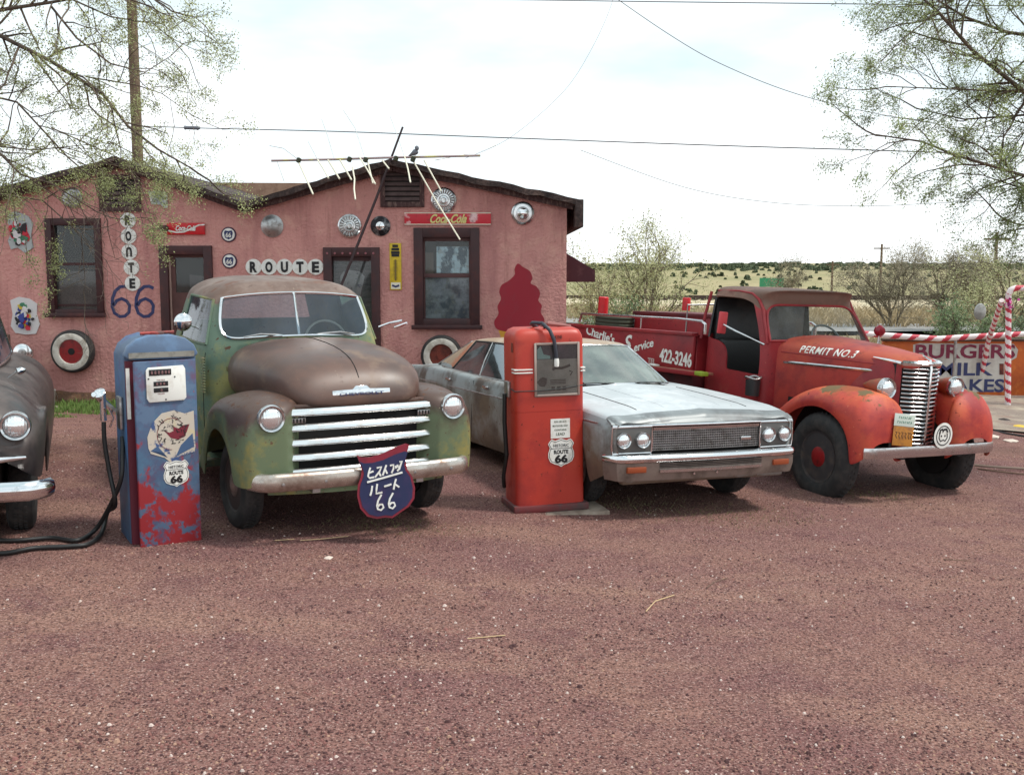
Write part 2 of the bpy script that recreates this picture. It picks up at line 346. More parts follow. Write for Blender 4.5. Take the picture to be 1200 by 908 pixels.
def ground_mat():
    m = bpy.data.materials.new('earth'); m.use_nodes = True; t = m.node_tree; n = t.nodes; L = t.links.new
    b = n['Principled BSDF']; b.inputs['Roughness'].default_value = .95; b.inputs['Specular IOR Level'].default_value = .15
    tc = n.new('ShaderNodeTexCoord')
    def noi(s, d=6, r=.6, st=None):
        o = n.new('ShaderNodeTexNoise'); o.inputs['Scale'].default_value = s; o.inputs['Detail'].default_value = d; o.inputs['Roughness'].default_value = r
        if st:
            mp = n.new('ShaderNodeMapping'); mp.inputs['Scale'].default_value = st; L(tc.outputs['Object'], mp.inputs[0]); L(mp.outputs[0], o.inputs['Vector'])
        else: L(tc.outputs['Object'], o.inputs['Vector'])
        return o.outputs['Fac']
    def mrg(v, a, b_):
        o = n.new('ShaderNodeMapRange'); L(v, o.inputs[0]); o.inputs[1].default_value = a; o.inputs[2].default_value = b_; return o.outputs[0]
    def mix(f, a, b_):
        o = n.new('ShaderNodeMix'); o.data_type = 'RGBA'; L(f, o.inputs[0])
        for k, c in ((6, a), (7, b_)):
            if isinstance(c, tuple): o.inputs[k].default_value = c
            else: L(c, o.inputs[k])
        return o.outputs[2]
    def math_(op, a, b_):
        o = n.new('ShaderNodeMath'); o.operation = op
        for k, c in ((0, a), (1, b_)):
            if isinstance(c, (int, float)): o.inputs[k].default_value = c
            else: L(c, o.inputs[k])
        return o.outputs[0]
    red = mix(mrg(noi(.55, 4), .4, .62), S(136, 97, 94), S(153, 114, 102))
    red = mix(mrg(noi(.8, 5, .6, (.35, 1.4, 1)), .5, .66), red, S(160, 122, 108))
    red = mix(mrg(noi(2.3, 6, .75), .50, .68), red, S(122, 84, 84))
    red = mix(mrg(noi(55, 7, .8), .40, .55), S(66, 42, 42), red)
    red = mix(mrg(noi(85, 3, .6), .55, .72), red, S(196, 164, 154))
    vo = n.new('ShaderNodeTexVoronoi'); vo.inputs['Scale'].default_value = 52; L(tc.outputs['Object'], vo.inputs['Vector'])
    sx = n.new('ShaderNodeSeparateColor'); L(vo.outputs['Color'], sx.inputs[0])
    spk = math_('MULTIPLY', mrg(vo.outputs['Distance'], .26, .16), mrg(sx.outputs[0], .91, .93))
    red = mix(spk, red, S(196, 176, 168))
    dk = math_('MULTIPLY', mrg(vo.outputs['Distance'], .4, .25), mrg(sx.outputs[1], .80, .83))
    red = mix(dk, red, S(70, 46, 48))
    dry = mix(mrg(noi(.35, 6, .7), .4, .6), S(170, 152, 122), S(140, 126, 100))
    dry = mix(mrg(noi(3, 6, .7), .45, .7), dry, S(128, 116, 84))
    hillc = mix(mrg(noi(.02, 6, .65), .42, .6), S(162, 150, 116), S(142, 138, 102))
    hillc = mix(mrg(noi(.15, 5, .7), .5, .66), hillc, S(140, 132, 98))
    sy = n.new('ShaderNodeSeparateXYZ'); L(tc.outputs['Object'], sy.inputs[0])
    yw = math_('ADD', sy.outputs['Y'], math_('MULTIPLY', noi(.25, 4), 5.))
    col = mix(mrg(yw, 25.5, 30), red, dry); col = mix(mrg(yw, 180, 260), col, hillc)
    L(col, b.inputs['Base Color'])
    h = math_('ADD', math_('MULTIPLY', noi(45, 6, .7), 1.), math_('MULTIPLY', noi(9, 3), 1.2))
    h = math_('SUBTRACT', h, math_('MULTIPLY', vo.outputs['Distance'], .5))
    bp = n.new('ShaderNodeBump'); bp.inputs['Strength'].default_value = .9; bp.inputs['Distance'].default_value = .018; L(h, bp.inputs['Height']); L(bp.outputs[0], b.inputs['Normal'])
    return m
g = ground_sheet(xs, ys).obj('ground', ground_mat(), ang=80); tag(g, kind='structure')
# grey gravel lot to the right
M('gravel_grey', S(146, 132, 120), .95, 0, [(S(118, 102, 94), 45, .42, .6, 0, None), (S(172, 158, 140), 1.2, .45, .65, 0, None), (S(140, 112, 100), 3, .5, .7, 0, None)], bump=(60, .8, .02))
mb = MB(); r0 = []
lot = [(7.15, 15.7, 30), (7.4, 15.6, 30), (8.2, 15.25, 30), (9.4, 14.9, 30), (11, 14.6, 30), (13, 14.5, 30), (16, 14.5, 30), (22, 14.5, 30), (30, 14.5, 30)]
rows = []
for x, y0, y1 in [(5.2, 21, 29), (5.8, 18.8, 29), (6.4, 17.2, 29)]+lot:
    rows.append([(x, lerp(y0, y1, k/24), gz(x, lerp(y0, y1, k/24))+.03) for k in range(25)])
mb.loft(rows, closed=False); tag(mb.obj('gravel_lot', 'gravel_grey', ang=80), kind='structure')
M('asphalt_old', S(150, 148, 146), .9, 0, [(S(128, 126, 124), 1.2, .42, .6, 0, None), (S(170, 166, 158), 6, .55, .7, 0, None)])
mb = MB(); mb.loft([[(x, 39+x*.04+k*1.4, gz(x, 39+x*.04+k*1.4)+.16) for k in range(6)] for x in (2, 8, 12, 16, 20, 26, 34, 46, 60, 90)], closed=False)
tag(mb.obj('road', 'asphalt_old', ang=80), kind='structure')
# loose stones of the drive
mb = MB(); rr = random.Random(5)
def pebble(mb, x, y, z, s, mi, rr):
    a = rr.random()*6.28; c, q = math.cos(a), math.sin(a); e = .6+.5*rr.random(); h = .45+.3*rr.random()
    P = [(1, 0, 0), (.3, e, 0), (-.8, e*.5, 0), (-.7, -e*.6, 0), (.4, -e*.8, 0)]
    vs = [(x+s*(c*p[0]-q*p[1]), y+s*(q*p[0]+c*p[1]), z) for p in P]+[(x+s*.5*(c*p[0]-q*p[1]), y+s*.5*(q*p[0]+c*p[1]), z+s*h) for p in P]
    mb.add(vs, [(k, (k+1) % 5, 5+(k+1) % 5, 5+k) for k in range(5)]+[(5, 6, 7, 8, 9)], mi)
for i in range(85000):
    y = 3.9+13*rr.random()**1.5; x = (rr.random()*2-1)*(y*.56+.3)
    if .5+1.1*noise.noise(Vector((x*.6, y*.6, 7)))+.6*noise.noise(Vector((x*2.2, y*2.2, 3))) < rr.random(): continue
    s = .0035+.0075*rr.random()**2.2+(.010*rr.random() if rr.random() < .03 else 0)
    q = rr.random(); mi = 0 if q < .45 else 1 if q < .80 else 2 if q < .955 else 3
    if mi == 3: s *= 1.15
    pebble(mb, x, y, gz(x, y)+near(x, y)-s*.05, s, mi, rr)
for nm, c in (('pebble_dark', S(74, 46, 46)), ('pebble_red', S(134, 90, 84)), ('pebble_tan', S(165, 130, 112)), ('pebble_white', S(200, 182, 174))): M(nm, c, .9)
tag(mb.obj('loose_gravel', ['pebble_dark', 'pebble_red', 'pebble_tan', 'pebble_white'], smooth=False, fixn=False), kind='stuff')
# grass tufts -----------------------------------------------------------------
def blades(name, label, spots, h, col, wdt=.006, lean=.5, kind='stuff', mat=None):
    mb = MB(); r = random.Random(len(spots))
    for x, y, hh in spots:
        a = r.random()*6.28; l = lean*hh*r.random(); z = gz(x, y); b = r.random()*6.28; wx, wy = math.cos(b)*wdt, math.sin(b)*wdt
        mb.add([(x-wx, y-wy, z), (x+wx, y+wy, z), (x+math.cos(a)*l*.4+wx*.5, y+math.sin(a)*l*.4+wy*.5, z+hh*.6), (x+math.cos(a)*l, y+math.sin(a)*l, z+hh)], [(0, 1, 2), (0, 2, 3)])
    return tag(mb.obj(name, mat or M(name+'_green', col, .8), smooth=False, fixn=False), label, 'grass', kind=kind)
r = random.Random(9)
sp = []
while len(sp) < 9000:
    x = -8.5+6.5*r.random(); y = 14.75+1.6*r.random()
    if noise.noise(Vector((x*1.5, y*1.5, 3))) > -.05-.6*sst(15.0, 15.7, y): sp.append((x, y, .03+.09*r.random()*sst(14.6, 15.4, y)))
blades('grass', 'strip of bright green grass along the foot of the pink wall', sp, .1, S(104, 130, 62), .010)
sp = []
for cx, cy, n_, ra in [(.9, 9.6, 450, .7), (2.0, 9.4, 500, .9), (3.7, 10.6, 350, .5), (-1.0, 8.5, 450, .6), (-3.3, 9.0, 60, .5), (-4.6, 8.6, 60, .4), (3.0, 11.2, 100, .5), (.5, 10.5, 100, .5)]:
    for k in range(n_):
        sp.append((cx+r.gauss(0, ra*.5), cy+r.gauss(0, ra*.3), .008+.022*r.random()))
blades('dry_weeds', 'sparse yellow green weeds under the parked vehicles', sp, .05, S(112, 104, 70), .003, 1.5)
sp = []
for k in range(16000):
    x = 4+36*r.random(); y = 26+8*r.random() if x < 12 else 26+r.random()*7
    sp.append((x, y, .1+.35*r.random()))
for k in range(14000):
    y = 43+45*r.random()**1.4; x = y*(.05+.5*r.random()); sp.append((x, y, .15+.45*r.random()))
blades('dry_grass', 'tall straw coloured grass beyond the lot', sp, .4, S(168, 150, 118), .03, 1.)
# ------------------------------------------------------------------ the pink building
WY = 16.5
def wm(u, v, dy=0): p = W(u, v, WY); return p
def wx(u): return W(u, 300, WY).x
def wz(v): return W(600, v, WY).z
M('pink_stucco', S(208, 150, 142), .9, 0, [(S(190, 132, 126), 1.3, .42, .68, 0, None), (S(214, 164, 150), 3.5, .52, .72, 0, None), (S(164, 110, 108), .7, .5, .75, 0, None, (2.5, 1, .4)), (S(160, 112, 104), 10, .6, .74, 0, None), (S(166, 112, 106), 2.2, .56, .76, 0, None, (5, 1, .3)), (S(222, 186, 172), 30, .69, .73, 0, None)], bump=(22, .9, .03))
M('tan_roof', S(160, 128, 108), .9, 0, [(S(128, 96, 80), 6, .45, .7, 0, None)])
M('curtain', S(158, 160, 164), .9, 0, [(S(78, 84, 98), 5, .42, .6, 0, None), (S(140, 136, 128), 8, .55, .68, 0, None)])
M('stone', S(116, 84, 62), .95, 0, [(S(84, 62, 52), 7, .4, .62, 0, None), (S(150, 120, 96), 16, .55, .7, 0, None)], bump=(18, .9, .03))
house = thing('pink_building', 'low pink stucco building with two shallow gables, dark red window and door frames', 'building', (0, WY, 0))
def hb(mb): return mb.xf(Matrix.Translation((0, -WY, 0)))
XL, XR = -9.2, wx(664); zb = -.35
rL, va, rR, eR = (wx(146), wz(188)), (wx(291), wz(240)), (wx(462), wz(191)), (wx(671), wz(236))
eL = (XL-.3, rL[1]-(rL[0]-XL+.3)*.268)
def oz(x, y): return 0
# openings in the front wall: x0,x1,z0,z1
win1 = (wx(55), wx(120), wz(370), wz(256)); dr1 = (wx(187), wx(249), -.05, wz(288)); dr2 = (wx(379), wx(445), -.05, wz(290)); win2 = (wx(485), wx(562), wz(384), wz(267))
def roofz(x):
    pts = [eL, rL, va, rR, eR]
    for a, b in zip(pts, pts[1:]):
        if a[0] <= x <= b[0]: return lerp(a[1], b[1], (x-a[0])/(b[0]-a[0]))
    return eL[1] if x < eL[0] else eR[1]
cuts = sorted(set([XL, XR, rL[0], va[0], rR[0]]+[o[k] for o in (win1, dr1, dr2, win2) for k in (0, 1)]))
mb = MB()
for a, b in zip(cuts, cuts[1:]):
    op = [o for o in (win1, dr1, dr2, win2) if o[0] <= a+1e-6 and b <= o[1]+1e-6]
    segs = [(zb, None)] if not op else [(zb, op[0][2]), (op[0][3], None)]
    for z0, z1 in segs:
        ta, tb = (roofz(a)-.06, roofz(b)-.06) if z1 is None else (z1, z1)
        if min(ta, tb) <= z0: continue
        mb.loft([[(a, WY, z0), (b, WY, z0), (b, WY, tb), (a, WY, ta)], [(a, WY+.2, z0), (b, WY+.2, z0), (b, WY+.2, tb), (a, WY+.2, ta)]])
mb.box(XR-.2, XR, WY+.2, WY+11, zb, eR[1]-.1); mb.box(XL, XL+.2, WY+.2, WY+11, zb, eL[1]-.1); mb.box(XL, XR, WY+10.8, WY+11, zb, va[1])
hb(mb).obj('wall', 'pink_stucco', house, smooth=False)
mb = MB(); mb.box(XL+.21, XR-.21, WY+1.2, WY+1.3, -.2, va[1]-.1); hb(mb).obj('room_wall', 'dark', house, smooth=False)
# roof: uneven slabs that run back from the gables
def roof_slab(pa, pb, name, nseg=14):
    mb = MB(); rings = []; r = random.Random(int(pa[0]*10))
    for k in range(nseg+1):
        t = k/nseg; x = lerp(pa[0], pb[0], t); z = lerp(pa[1], pb[1], t)+r.uniform(-.012, .012); th = .055+r.uniform(-.012, .012); f = r.uniform(-.05, .04)
        rings.append([(x, WY-.3+f, z-th), (x, WY+11.3, z-th), (x, WY+11.3, z+.03), (x, WY-.3+f, z+.03)])
    mb.loft(rings); return hb(mb).obj(name, 'old_roof', house, smooth=False)
roof_slab(eL, rL, 'roof'); roof_slab(rL, va, 'roof'); roof_slab((va[0]+.004, va[1]), rR, 'roof'); roof_slab(rR, (eR[0]+.1, eR[1]-.02), 'roof')
mb = MB(); e0 = W(676, 232, WY-.3)
mb.box(eR[0]+.02, eR[0]+.14, WY-.34, WY+11, eR[1]-.40, eR[1]+.01); hb(mb).obj('eave_board', 'old_roof', house, bevel=.01)
# barge boards: weathered strips under the slabs
mb = MB()
for a, b in ((eL, rL), (rL, va), (va, rR), (rR, eR)):
    L_ = [(lerp(a[0], b[0], k/9), lerp(a[1], b[1], k/9)-.085+random.uniform(-.008, .008)) for k in range(10)]
    mb.stroke(L_, .085, WY-.13, WY-.09)
hb(mb).obj('barge_board', M('barge', S(70, 46, 46), .8, 0, [(S(120, 98, 90), 8, .5, .66, 0, None, (3, 1, 1))], bump=(30, .5, .01)), house, smooth=False)
mb = MB(); rx0, rx1 = W(215, 215, 24).x, W(352, 215, 24).x; zt = W(300, 214, 24).z
mb.loft([[(rx0-1, 24, zt-1.3), (rx0+.2, 24, zt), (rx1+2, 24, zt-.02), (rx1+3.2, 24, zt-1.5)], [(rx0-1, 27, zt-1.3), (rx0+.2, 27, zt), (rx1+2, 27, zt-.02), (rx1+3.2, 27, zt-1.5)]])
tag(mb.obj('rear_shed_roof', 'tan_roof', smooth=False), 'tan roof of a shed seen between the two gables', 'shed')
def frame_parts(o, w_, parent, name, proud=.05, sill=True, mat='maroon_trim'):
    x0, x1, z0, z1 = o; mb = MB(); y0, y1 = WY-proud, WY+.12
    mb.box(x0, x0+w_, y0, y1, z0, z1); mb.box(x1-w_, x1, y0, y1, z0, z1); mb.box(x0+w_, x1-w_, y0+.004, y1, z1-w_*1.05, z1)
    if sill: mb.box(x0+w_, x1-w_, y0+.004, y1, z0, z0+w_); mb.box(x0-.04, x1+.04, y0-.06, y0-.002, z0-.02, z0+.045)
    return hb(mb).obj(name, mat, parent, bevel=.006)
# left window
x0, x1, z0, z1 = win1; f = frame_parts(win1, .1, house, 'window_frame')
hb(MB().box(x0+.1, x1-.1, WY+.06, WY+.066, z0+.1, z1-.1)).obj('pane', 'pane_glass', f, smooth=False)
hb(MB().box(x0+.1, x1-.1, WY+.08, WY+.085, z0+.1, lerp(z0, z1, .46))).obj('blind', M('screen_grey', S(112, 102, 98), .9, 0, [(S(70, 64, 64), 4, .4, .7, 0, None)]), f, smooth=False)
hb(MB().box(x0+.12, x1-.12, WY+.04, WY+.059, lerp(z0, z1, .10), lerp(z0, z1, .10)+.03).box(x0+.1, x1-.1, WY+.02, WY+.059, lerp(z0, z1, .52), lerp(z0, z1, .52)+.04)).obj('sash', 'maroon_trim', f, smooth=False)
# right window
x0, x1, z0, z1 = win2; f = frame_parts(win2, .14, house, 'window_frame')
zm = wz(323)
hb(MB().box(x0+.14, x1-.14, WY+.03, WY+.1, zm-.03, zm+.03).box(x0+.14, x0+.165, WY+.05, WY+.1, z0+.14, z1-.14).box(x1-.165, x1-.14, WY+.05, WY+.1, z0+.14, z1-.14).box(x0+.14, x1-.14, WY+.04, WY+.1, z1-.2, z1-.145)).obj('sash', M('sash_grey', S(88, 58, 58), .7), f, bevel=.004)
hb(MB().box(x0+.14, x1-.14, WY+.085, WY+.09, z0+.14, z1-.14)).obj('pane', 'pane_glass', f, smooth=False)
hb(MB().prism([(wx(511), wz(320)), (wx(549), wz(320)), (wx(549), wz(289)), (wx(511), wz(289))], WY+.093, WY+.099)).obj('photo_print', M('photo_blue', S(206, 228, 234), .7, 0, [(S(70, 96, 112), 5, .48, .56, 0, None, (1, 1, .6)), (S(190, 200, 198), 9, .56, .64, 0, None)]), f, smooth=False)
hb(MB().box(x0+.15, x1-.15, WY+.10, WY+.105, z0+.14, zm-.03)).obj('curtain', 'curtain', f, smooth=False)
hb(MB().box(x0+.15, wx(507), WY+.16, WY+.17, zm, wz(296))).obj('curtain', M('brown_cloth', S(98, 82, 68), .9), f, smooth=False)
# doors
for o, glassrect, kind in ((dr1, (204, 241, 302, 343), 0), (dr2, (389, 435, 306, 392), 1)):
    f = frame_parts(o, .13, house, 'door_frame', sill=False); x0, x1, z0, z1 = o
    gx0, gx1, gz0, gz1 = wx(glassrect[0]), wx(glassrect[1]), wz(glassrect[3]), wz(glassrect[2]); xa, xb, zt_ = x0+.13, x1-.13, z1-.137
    mb = MB()
    for b in ((xa, gx0, z0, zt_), (gx1, xb, z0, zt_), (gx0, gx1, z0, gz0), (gx0, gx1, gz1, zt_)): mb.box(b[0], b[1], WY+.04, WY+.08, b[2], b[3])
    d = hb(mb).obj('door', M('door_grey', S(96, 62, 58), .7, 0, [(S(70, 44, 44), 3, .4, .7, 0, None)]) if kind == 0 else 'maroon_trim', house, smooth=False)
    hb(MB().box(gx0, gx1, WY+.058, WY+.062, gz0, gz1)).obj('pane', 'pane_glass', d, smooth=False)
    if kind == 0:
        hb(MB().box(xa, xa+.025, WY+.02, WY+.039, z0, zt_)).obj('jamb_strip', M('pale_strip', S(170, 140, 130), .7), d, smooth=False)
        hb(MB().prism([(wx(219), wz(322)), (wx(240), wz(324)), (wx(240), wz(337)), (wx(219), wz(337))], WY+.1, WY+.11)).obj('notice', M('notice_grey', S(90, 84, 84), .8), d, smooth=False)
    else:
        hb(MB().box(gx0, gx1, WY+.1, WY+.11, gz0, gz1)).obj('blind', M('screen2', S(98, 92, 92), .9, 0, [(S(76, 72, 74), 30, .45, .55, 0, None, (.2, 1, 1))]), d, smooth=False)
        hb(MB().prism([(wx(399), wz(347)), (wx(420), wz(349)), (wx(426), wz(324)), (wx(420), wz(318)), (wx(403), wz(316)), (wx(397), wz(324))], WY+.085, WY+.095)).obj('shirt_print', M('shirt_grey', S(160, 158, 156), .8, 0, [(S(90, 92, 104), 12, .56, .62, 0, None)]), d, smooth=False)
        mb = MB()
        for k in range(7): mb.lathe([(-.01, .001), (-.008, .016), (0, .018)], (lerp(wx(384), wx(438), k/6), WY-.05, wz(297)), (0, 1, 0), 8)
        hb(mb).obj('studs', M('stud_pink', S(150, 90, 96), .6), f)
# gable louvres
for rect, slats in (((120, 168, 205, 248), 0), ((447, 498, 196, 243), 1)):
    x0, x1, z0, z1 = wx(rect[0]), wx(rect[1]), wz(rect[3]), wz(rect[2]); mb = MB()
    f = hb(MB().box(x0, x0+.07, WY-.05, WY-.003, z0, z1).box(x1-.07, x1, WY-.05, WY-.003, z0, z1).box(x0+.07, x1-.07, WY-.046, WY-.003, z0, z0+.08).box(x0+.07, x1-.07, WY-.046, WY-.003, z1-.07, z1)).obj('gable_vent', 'barge', house, bevel=.005)
    hb(MB().box(x0+.07, x1-.07, WY-.012, WY-.004, z0+.08, z1-.07)).obj('backing', 'dark', f, smooth=False)
    mb = MB(); k = 0
    z = z0+.1
    while z < z1-.12:
        mb.loft([[(x0+.07, WY-.05, z), (x0+.07, WY-.02, z+.05), (x0+.07, WY-.014, z+.045), (x0+.07, WY-.044, z-.006)], [(x1-.07, WY-.05, z), (x1-.07, WY-.02, z+.05), (x1-.07, WY-.014, z+.045), (x1-.07, WY-.044, z-.006)]]); z += .075
    hb(mb).obj('slats', M('slat_grey', S(96, 78, 76), .8, 0, [(S(60, 46, 48), 6, .4, .7, 0, None)]), f, smooth=False)
# side awning, painted swirl cone, painted number, stone footing
mb = MB(); a0 = wx(664)
mb.loft([[(XR, WY+.3, wz(296)), (XR+.46, WY+.3, wz(317)), (XR+.46, WY+.3, wz(331)), (XR, WY+.3, wz(331))], [(XR, WY+3, wz(296)), (XR+.46, WY+3, wz(317)), (XR+.46, WY+3, wz(331)), (XR, WY+3, wz(331))]])
hb(mb).obj('side_awning', M('awning_maroon', S(72, 30, 38), .8, 0, [(S(98, 56, 60), 6, .5, .7, 0, None)]), house, smooth=False)
sw = [(583, 386), (579, 377), (584, 368), (583, 359), (587, 350), (585, 342), (588, 334), (596, 329), (603, 322), (603, 315), (607, 309), (613, 313), (621, 318), (624, 326), (622, 332), (629, 336), (633, 344), (631, 352), (635, 358), (634, 366), (638, 374), (637, 383), (630, 388), (600, 389)]
def cspl0(P, m=6):
    o_ = []; n_ = len(P)
    for i in range(n_):
        p0, p1, p2, p3 = [Vector(P[(i+k) % n_]) for k in (-1, 0, 1, 2)]
        for q in range(m):
            s_ = q/m; o_.append(tuple(.5*((2*p1)+(p2-p0)*s_+(2*p0-5*p1+4*p2-p3)*s_*s_+(3*p1-p0-3*p2+p3)*s_**3)))
    return o_
hb(MB().prism(cspl0([(wx(u), wz(v)) for u, v in sw]), WY-.004, WY-.001)).obj('painted_swirl', M('paint_dkred', S(150, 26, 44), .7, 0, [(S(140, 40, 52), 3, .5, .7, 0, None)]), house, smooth=False)
hb(MB().prism([(wx(u), wz(v)) for u, v in [(583, 384), (637, 386), (622, 440), (602, 440)]], WY-.0025, WY-.0008)).obj('painted_cone', M('paint_yellow', S(206, 150, 50), .7), house, smooth=False)
for cx in (139.5, 167.5):
    pts = [(11, -16), (6, -18.5), (0, -18), (-6, -13), (-9.5, -5), (-10.5, 5), (-8, 13), (-2, 17), (4, 16.5), (9, 12), (10, 4), (7, -1), (1, -4), (-5, -1.5), (-9, 4)]
    hb(MB().stroke([(wx(cx+a), wz(354+b)) for a, b in pts], .05, WY-.004, WY-.001)).obj('painted_number', 'navy', house, smooth=False)
mb = MB(); rings = []; r = random.Random(4)
for k in range(60):
    x = lerp(-9, .8, k/59); top = wz(462) if x < -5.2 else wz(462)+.05
    j = r.uniform(-.04, .04); d = .10+r.uniform(-.04, .04)
    rings.append([(x, WY-.01, -.45), (x, WY-d-.12, -.45), (x, WY-d-.02, top-.08+j), (x, WY-d*.6, top+j), (x, WY-.01, top+.03+j)])
mb.loft(rings); hb(mb).obj('stone_footing', 'stone', house, smooth=False)
# ------------------------------------------------------------------ things on the wall
def on_wall(name, label, cat, u, v, group=None, y=0): return thing(name, label, cat, (wx(u), WY-.002-y, wz(v)), 0, group)
def px2m(a): return a*WY/FPX*1.0
let = 'ROUTE'
for k, ch in enumerate(let):
    t_ = on_wall('letter_disc', 'white disc with black letter %s in the upright row of five beside the left window' % ch, 'sign', 152+(.6*k if k > 2 else 0), 258.5+18.4*k, 'white letter discs in the upright row')
    MB().lathe([(-.02, .05), (-.02, .112), (-.014, .119), (0, .119)], n=32).obj('disc', 'white', t_)
    tb = text_mb(ch, .088, .15, .006, .05)
    if k == 2: tb.xf(Matrix.Rotation(PI, 4, 'Y'))
    tb.xf(Matrix.Translation((0, -.024, 0))).obj('lettering', 'ink', t_, smooth=False)
for k, ch in enumerate(let):
    t_ = on_wall('letter_disc', 'white disc with black letter %s in the level row of five above the green truck' % ch, 'sign', 297+18.2*k, 313, 'white letter discs in the level row')
    MB().lathe([(-.02, .05), (-.02, .116), (-.014, .122), (0, .122)], n=32).obj('disc', 'white', t_)
    text_mb(ch, .11, .165, .006, .05).xf(Matrix.Translation((0, -.024, 0))).obj('lettering', 'ink', t_, smooth=False)
for v, wh in ((275, 'upper'), (306, 'lower')):
    t_ = on_wall('round_badge', '%s of the two round black and white 66 badges between door and hubcap' % wh, 'sign', 269, v, 'round 66 badges')
    MB().lathe([(-.02, .05), (-.02, .108), (-.012, .115), (0, .115)], n=32).obj('rim', M('plum', S(60, 32, 62), .5), t_)
    MB().lathe([(-.026, .04), (-.026, .094), (-.019, .096)], n=32).obj('face', 'white', t_)
    mb = MB(); mb.prism([(-.066, .03), (-.05, .062), (0, .052), (.05, .062), (.066, .03), (.06, -.01), (.05, -.05), (0, -.074), (-.05, -.05), (-.06, -.01)], -.031, -.027).obj('shield', 'navy', t_, smooth=False)
    text_mb('66', .085, .075, .004, .03).xf(Matrix.Translation((0, -.034, -.008))).obj('lettering', 'white', t_, smooth=False)
# hubcaps
def hubcap(label, u, v, r_, prof, mat='chrome', mat2=None, sp=0):
    t_ = on_wall('hubcap', label, 'hubcap', u, v, 'hubcaps hung on the pink wall'); R_ = px2m(r_)
    MB().lathe([(-a*R_, b*R_) for a, b in prof], n=40).obj('cover', mat, t_)
    if mat2: MB().lathe([(-.52*R_, .01), (-.50*R_, .2*R_), (-.40*R_, .42*R_), (-.2*R_, .5*R_)], n=28).obj('centre_boss', mat2, t_)
    if sp:
        mb = MB()
        for k in range(sp):
            a = 2*PI*k/sp; mb.tube([(math.cos(a)*R_*.5, -.13*R_, math.sin(a)*R_*.5), (math.cos(a)*R_*.82, -.16*R_, math.sin(a)*R_*.82)], .012*R_/.19, 5)
        mb.obj('fins', 'dull_metal', t_)
    return t_
dome = [(.42, .0), (.41, .2), (.36, .45), (.26, .7), (.12, .9), (.1, 1), (0, 1)]
ring = [(.3, .0), (.3, .16), (.22, .2), (.2, .34), (.28, .38), (.27, .5), (.16, .55), (.14, .78), (.22, .86), (.16, .97), (0, 1)]
hubcap('smooth domed silver hubcap left of the ringed one, above the level letter row', 320, 265, 13, dome, 'dull_metal')
hubcap('ringed silver hubcap just left of the leaning antenna mast', 410.5, 265, 14, ring, 'chrome', None, 20)
hubcap('small dark rimmed hubcap with silver dome right of the antenna mast', 446.5, 265, 11.5, dome, M('dark_rim', S(40, 38, 42), .4, .6, [((.4, .4, .4, 1), 6, .5, .7, 0, .4)]), 'bright_chrome')
hubcap('large ringed silver hubcap partly behind an antenna rod above the right window', 520.5, 235, 15, ring, 'chrome', None, 24)
hubcap('ringed silver hubcap near the right eave of the pink wall', 612.5, 250, 13.5, ring, 'chrome', 'bright_chrome')
hubcap('hubcap under the hanging leaves at the top of the left gable', 88, 232, 12, ring, 'dull_metal')
# whitewall tyres
def cspl(P, m=6):
    o_ = []; n_ = len(P)
    for i in range(n_):
        p0, p1, p2, p3 = [Vector(P[(i+k) % n_]) for k in (-1, 0, 1, 2)]
        for q in range(m):
            s_ = q/m; o_.append(tuple(.5*((2*p1)+(p2-p0)*s_+(2*p0-5*p1+4*p2-p3)*s_*s_+(3*p1-p0-3*p2+p3)*s_**3)))
    return o_
def spare(label, u, v, r_, cover):
    t_ = on_wall('whitewall_spare', label, 'tyre', u, v, 'whitewall tyres hung on the pink wall'); R_ = px2m(r_)
    MB().lathe([(0, R_*.62), (0, R_*.92), (-.05, R_), (-.13, R_), (-.17, R_*.93), (-.175, R_*.86)], n=48, cap=False).obj('tyre', 'rubber', t_)
    MB().lathe([(-.174, R_*.86), (-.186, R_*.78), (-.176, R_*.58), (-.15, R_*.56)], n=48, cap=False).obj('whitewall', 'white_wall', t_)
    if cover: MB().lathe([(-.15, R_*.575), (-.13, R_*.5), (-.10, R_*.46), (-.10, R_*.34), (-.15, R_*.26), (-.14, R_*.2), (-.14, R_*.02)], n=40).obj('rim', 'red_wheel', t_); MB().lathe([(-.138, R_*.19), (-.155, R_*.15), (-.158, R_*.01)], n=20).obj('hub', 'dark', t_); MB().lathe([(-.10, R_*.40), (-.112, R_*.43), (-.112, R_*.37), (-.10, R_*.34)], n=36, cap=False).obj('rim_groove', M('deep_red', S(92, 12, 18), .5), t_)
    else: MB().lathe([(-.14, R_*.575), (-.11, R_*.5), (-.11, R_*.3), (-.15, R_*.2)], n=40).obj('rim', M('rust_red', S(120, 50, 36), .7, 0, [(S(70, 30, 24), 8, .45, .65, 0, None)]), t_)
spare('whitewall tyre with red wheel hung low below the left window', 83, 411, 25, 1)
spare('whitewall tyre with rusty wheel half hidden behind the silver car roof', 517, 416, 24, 0)
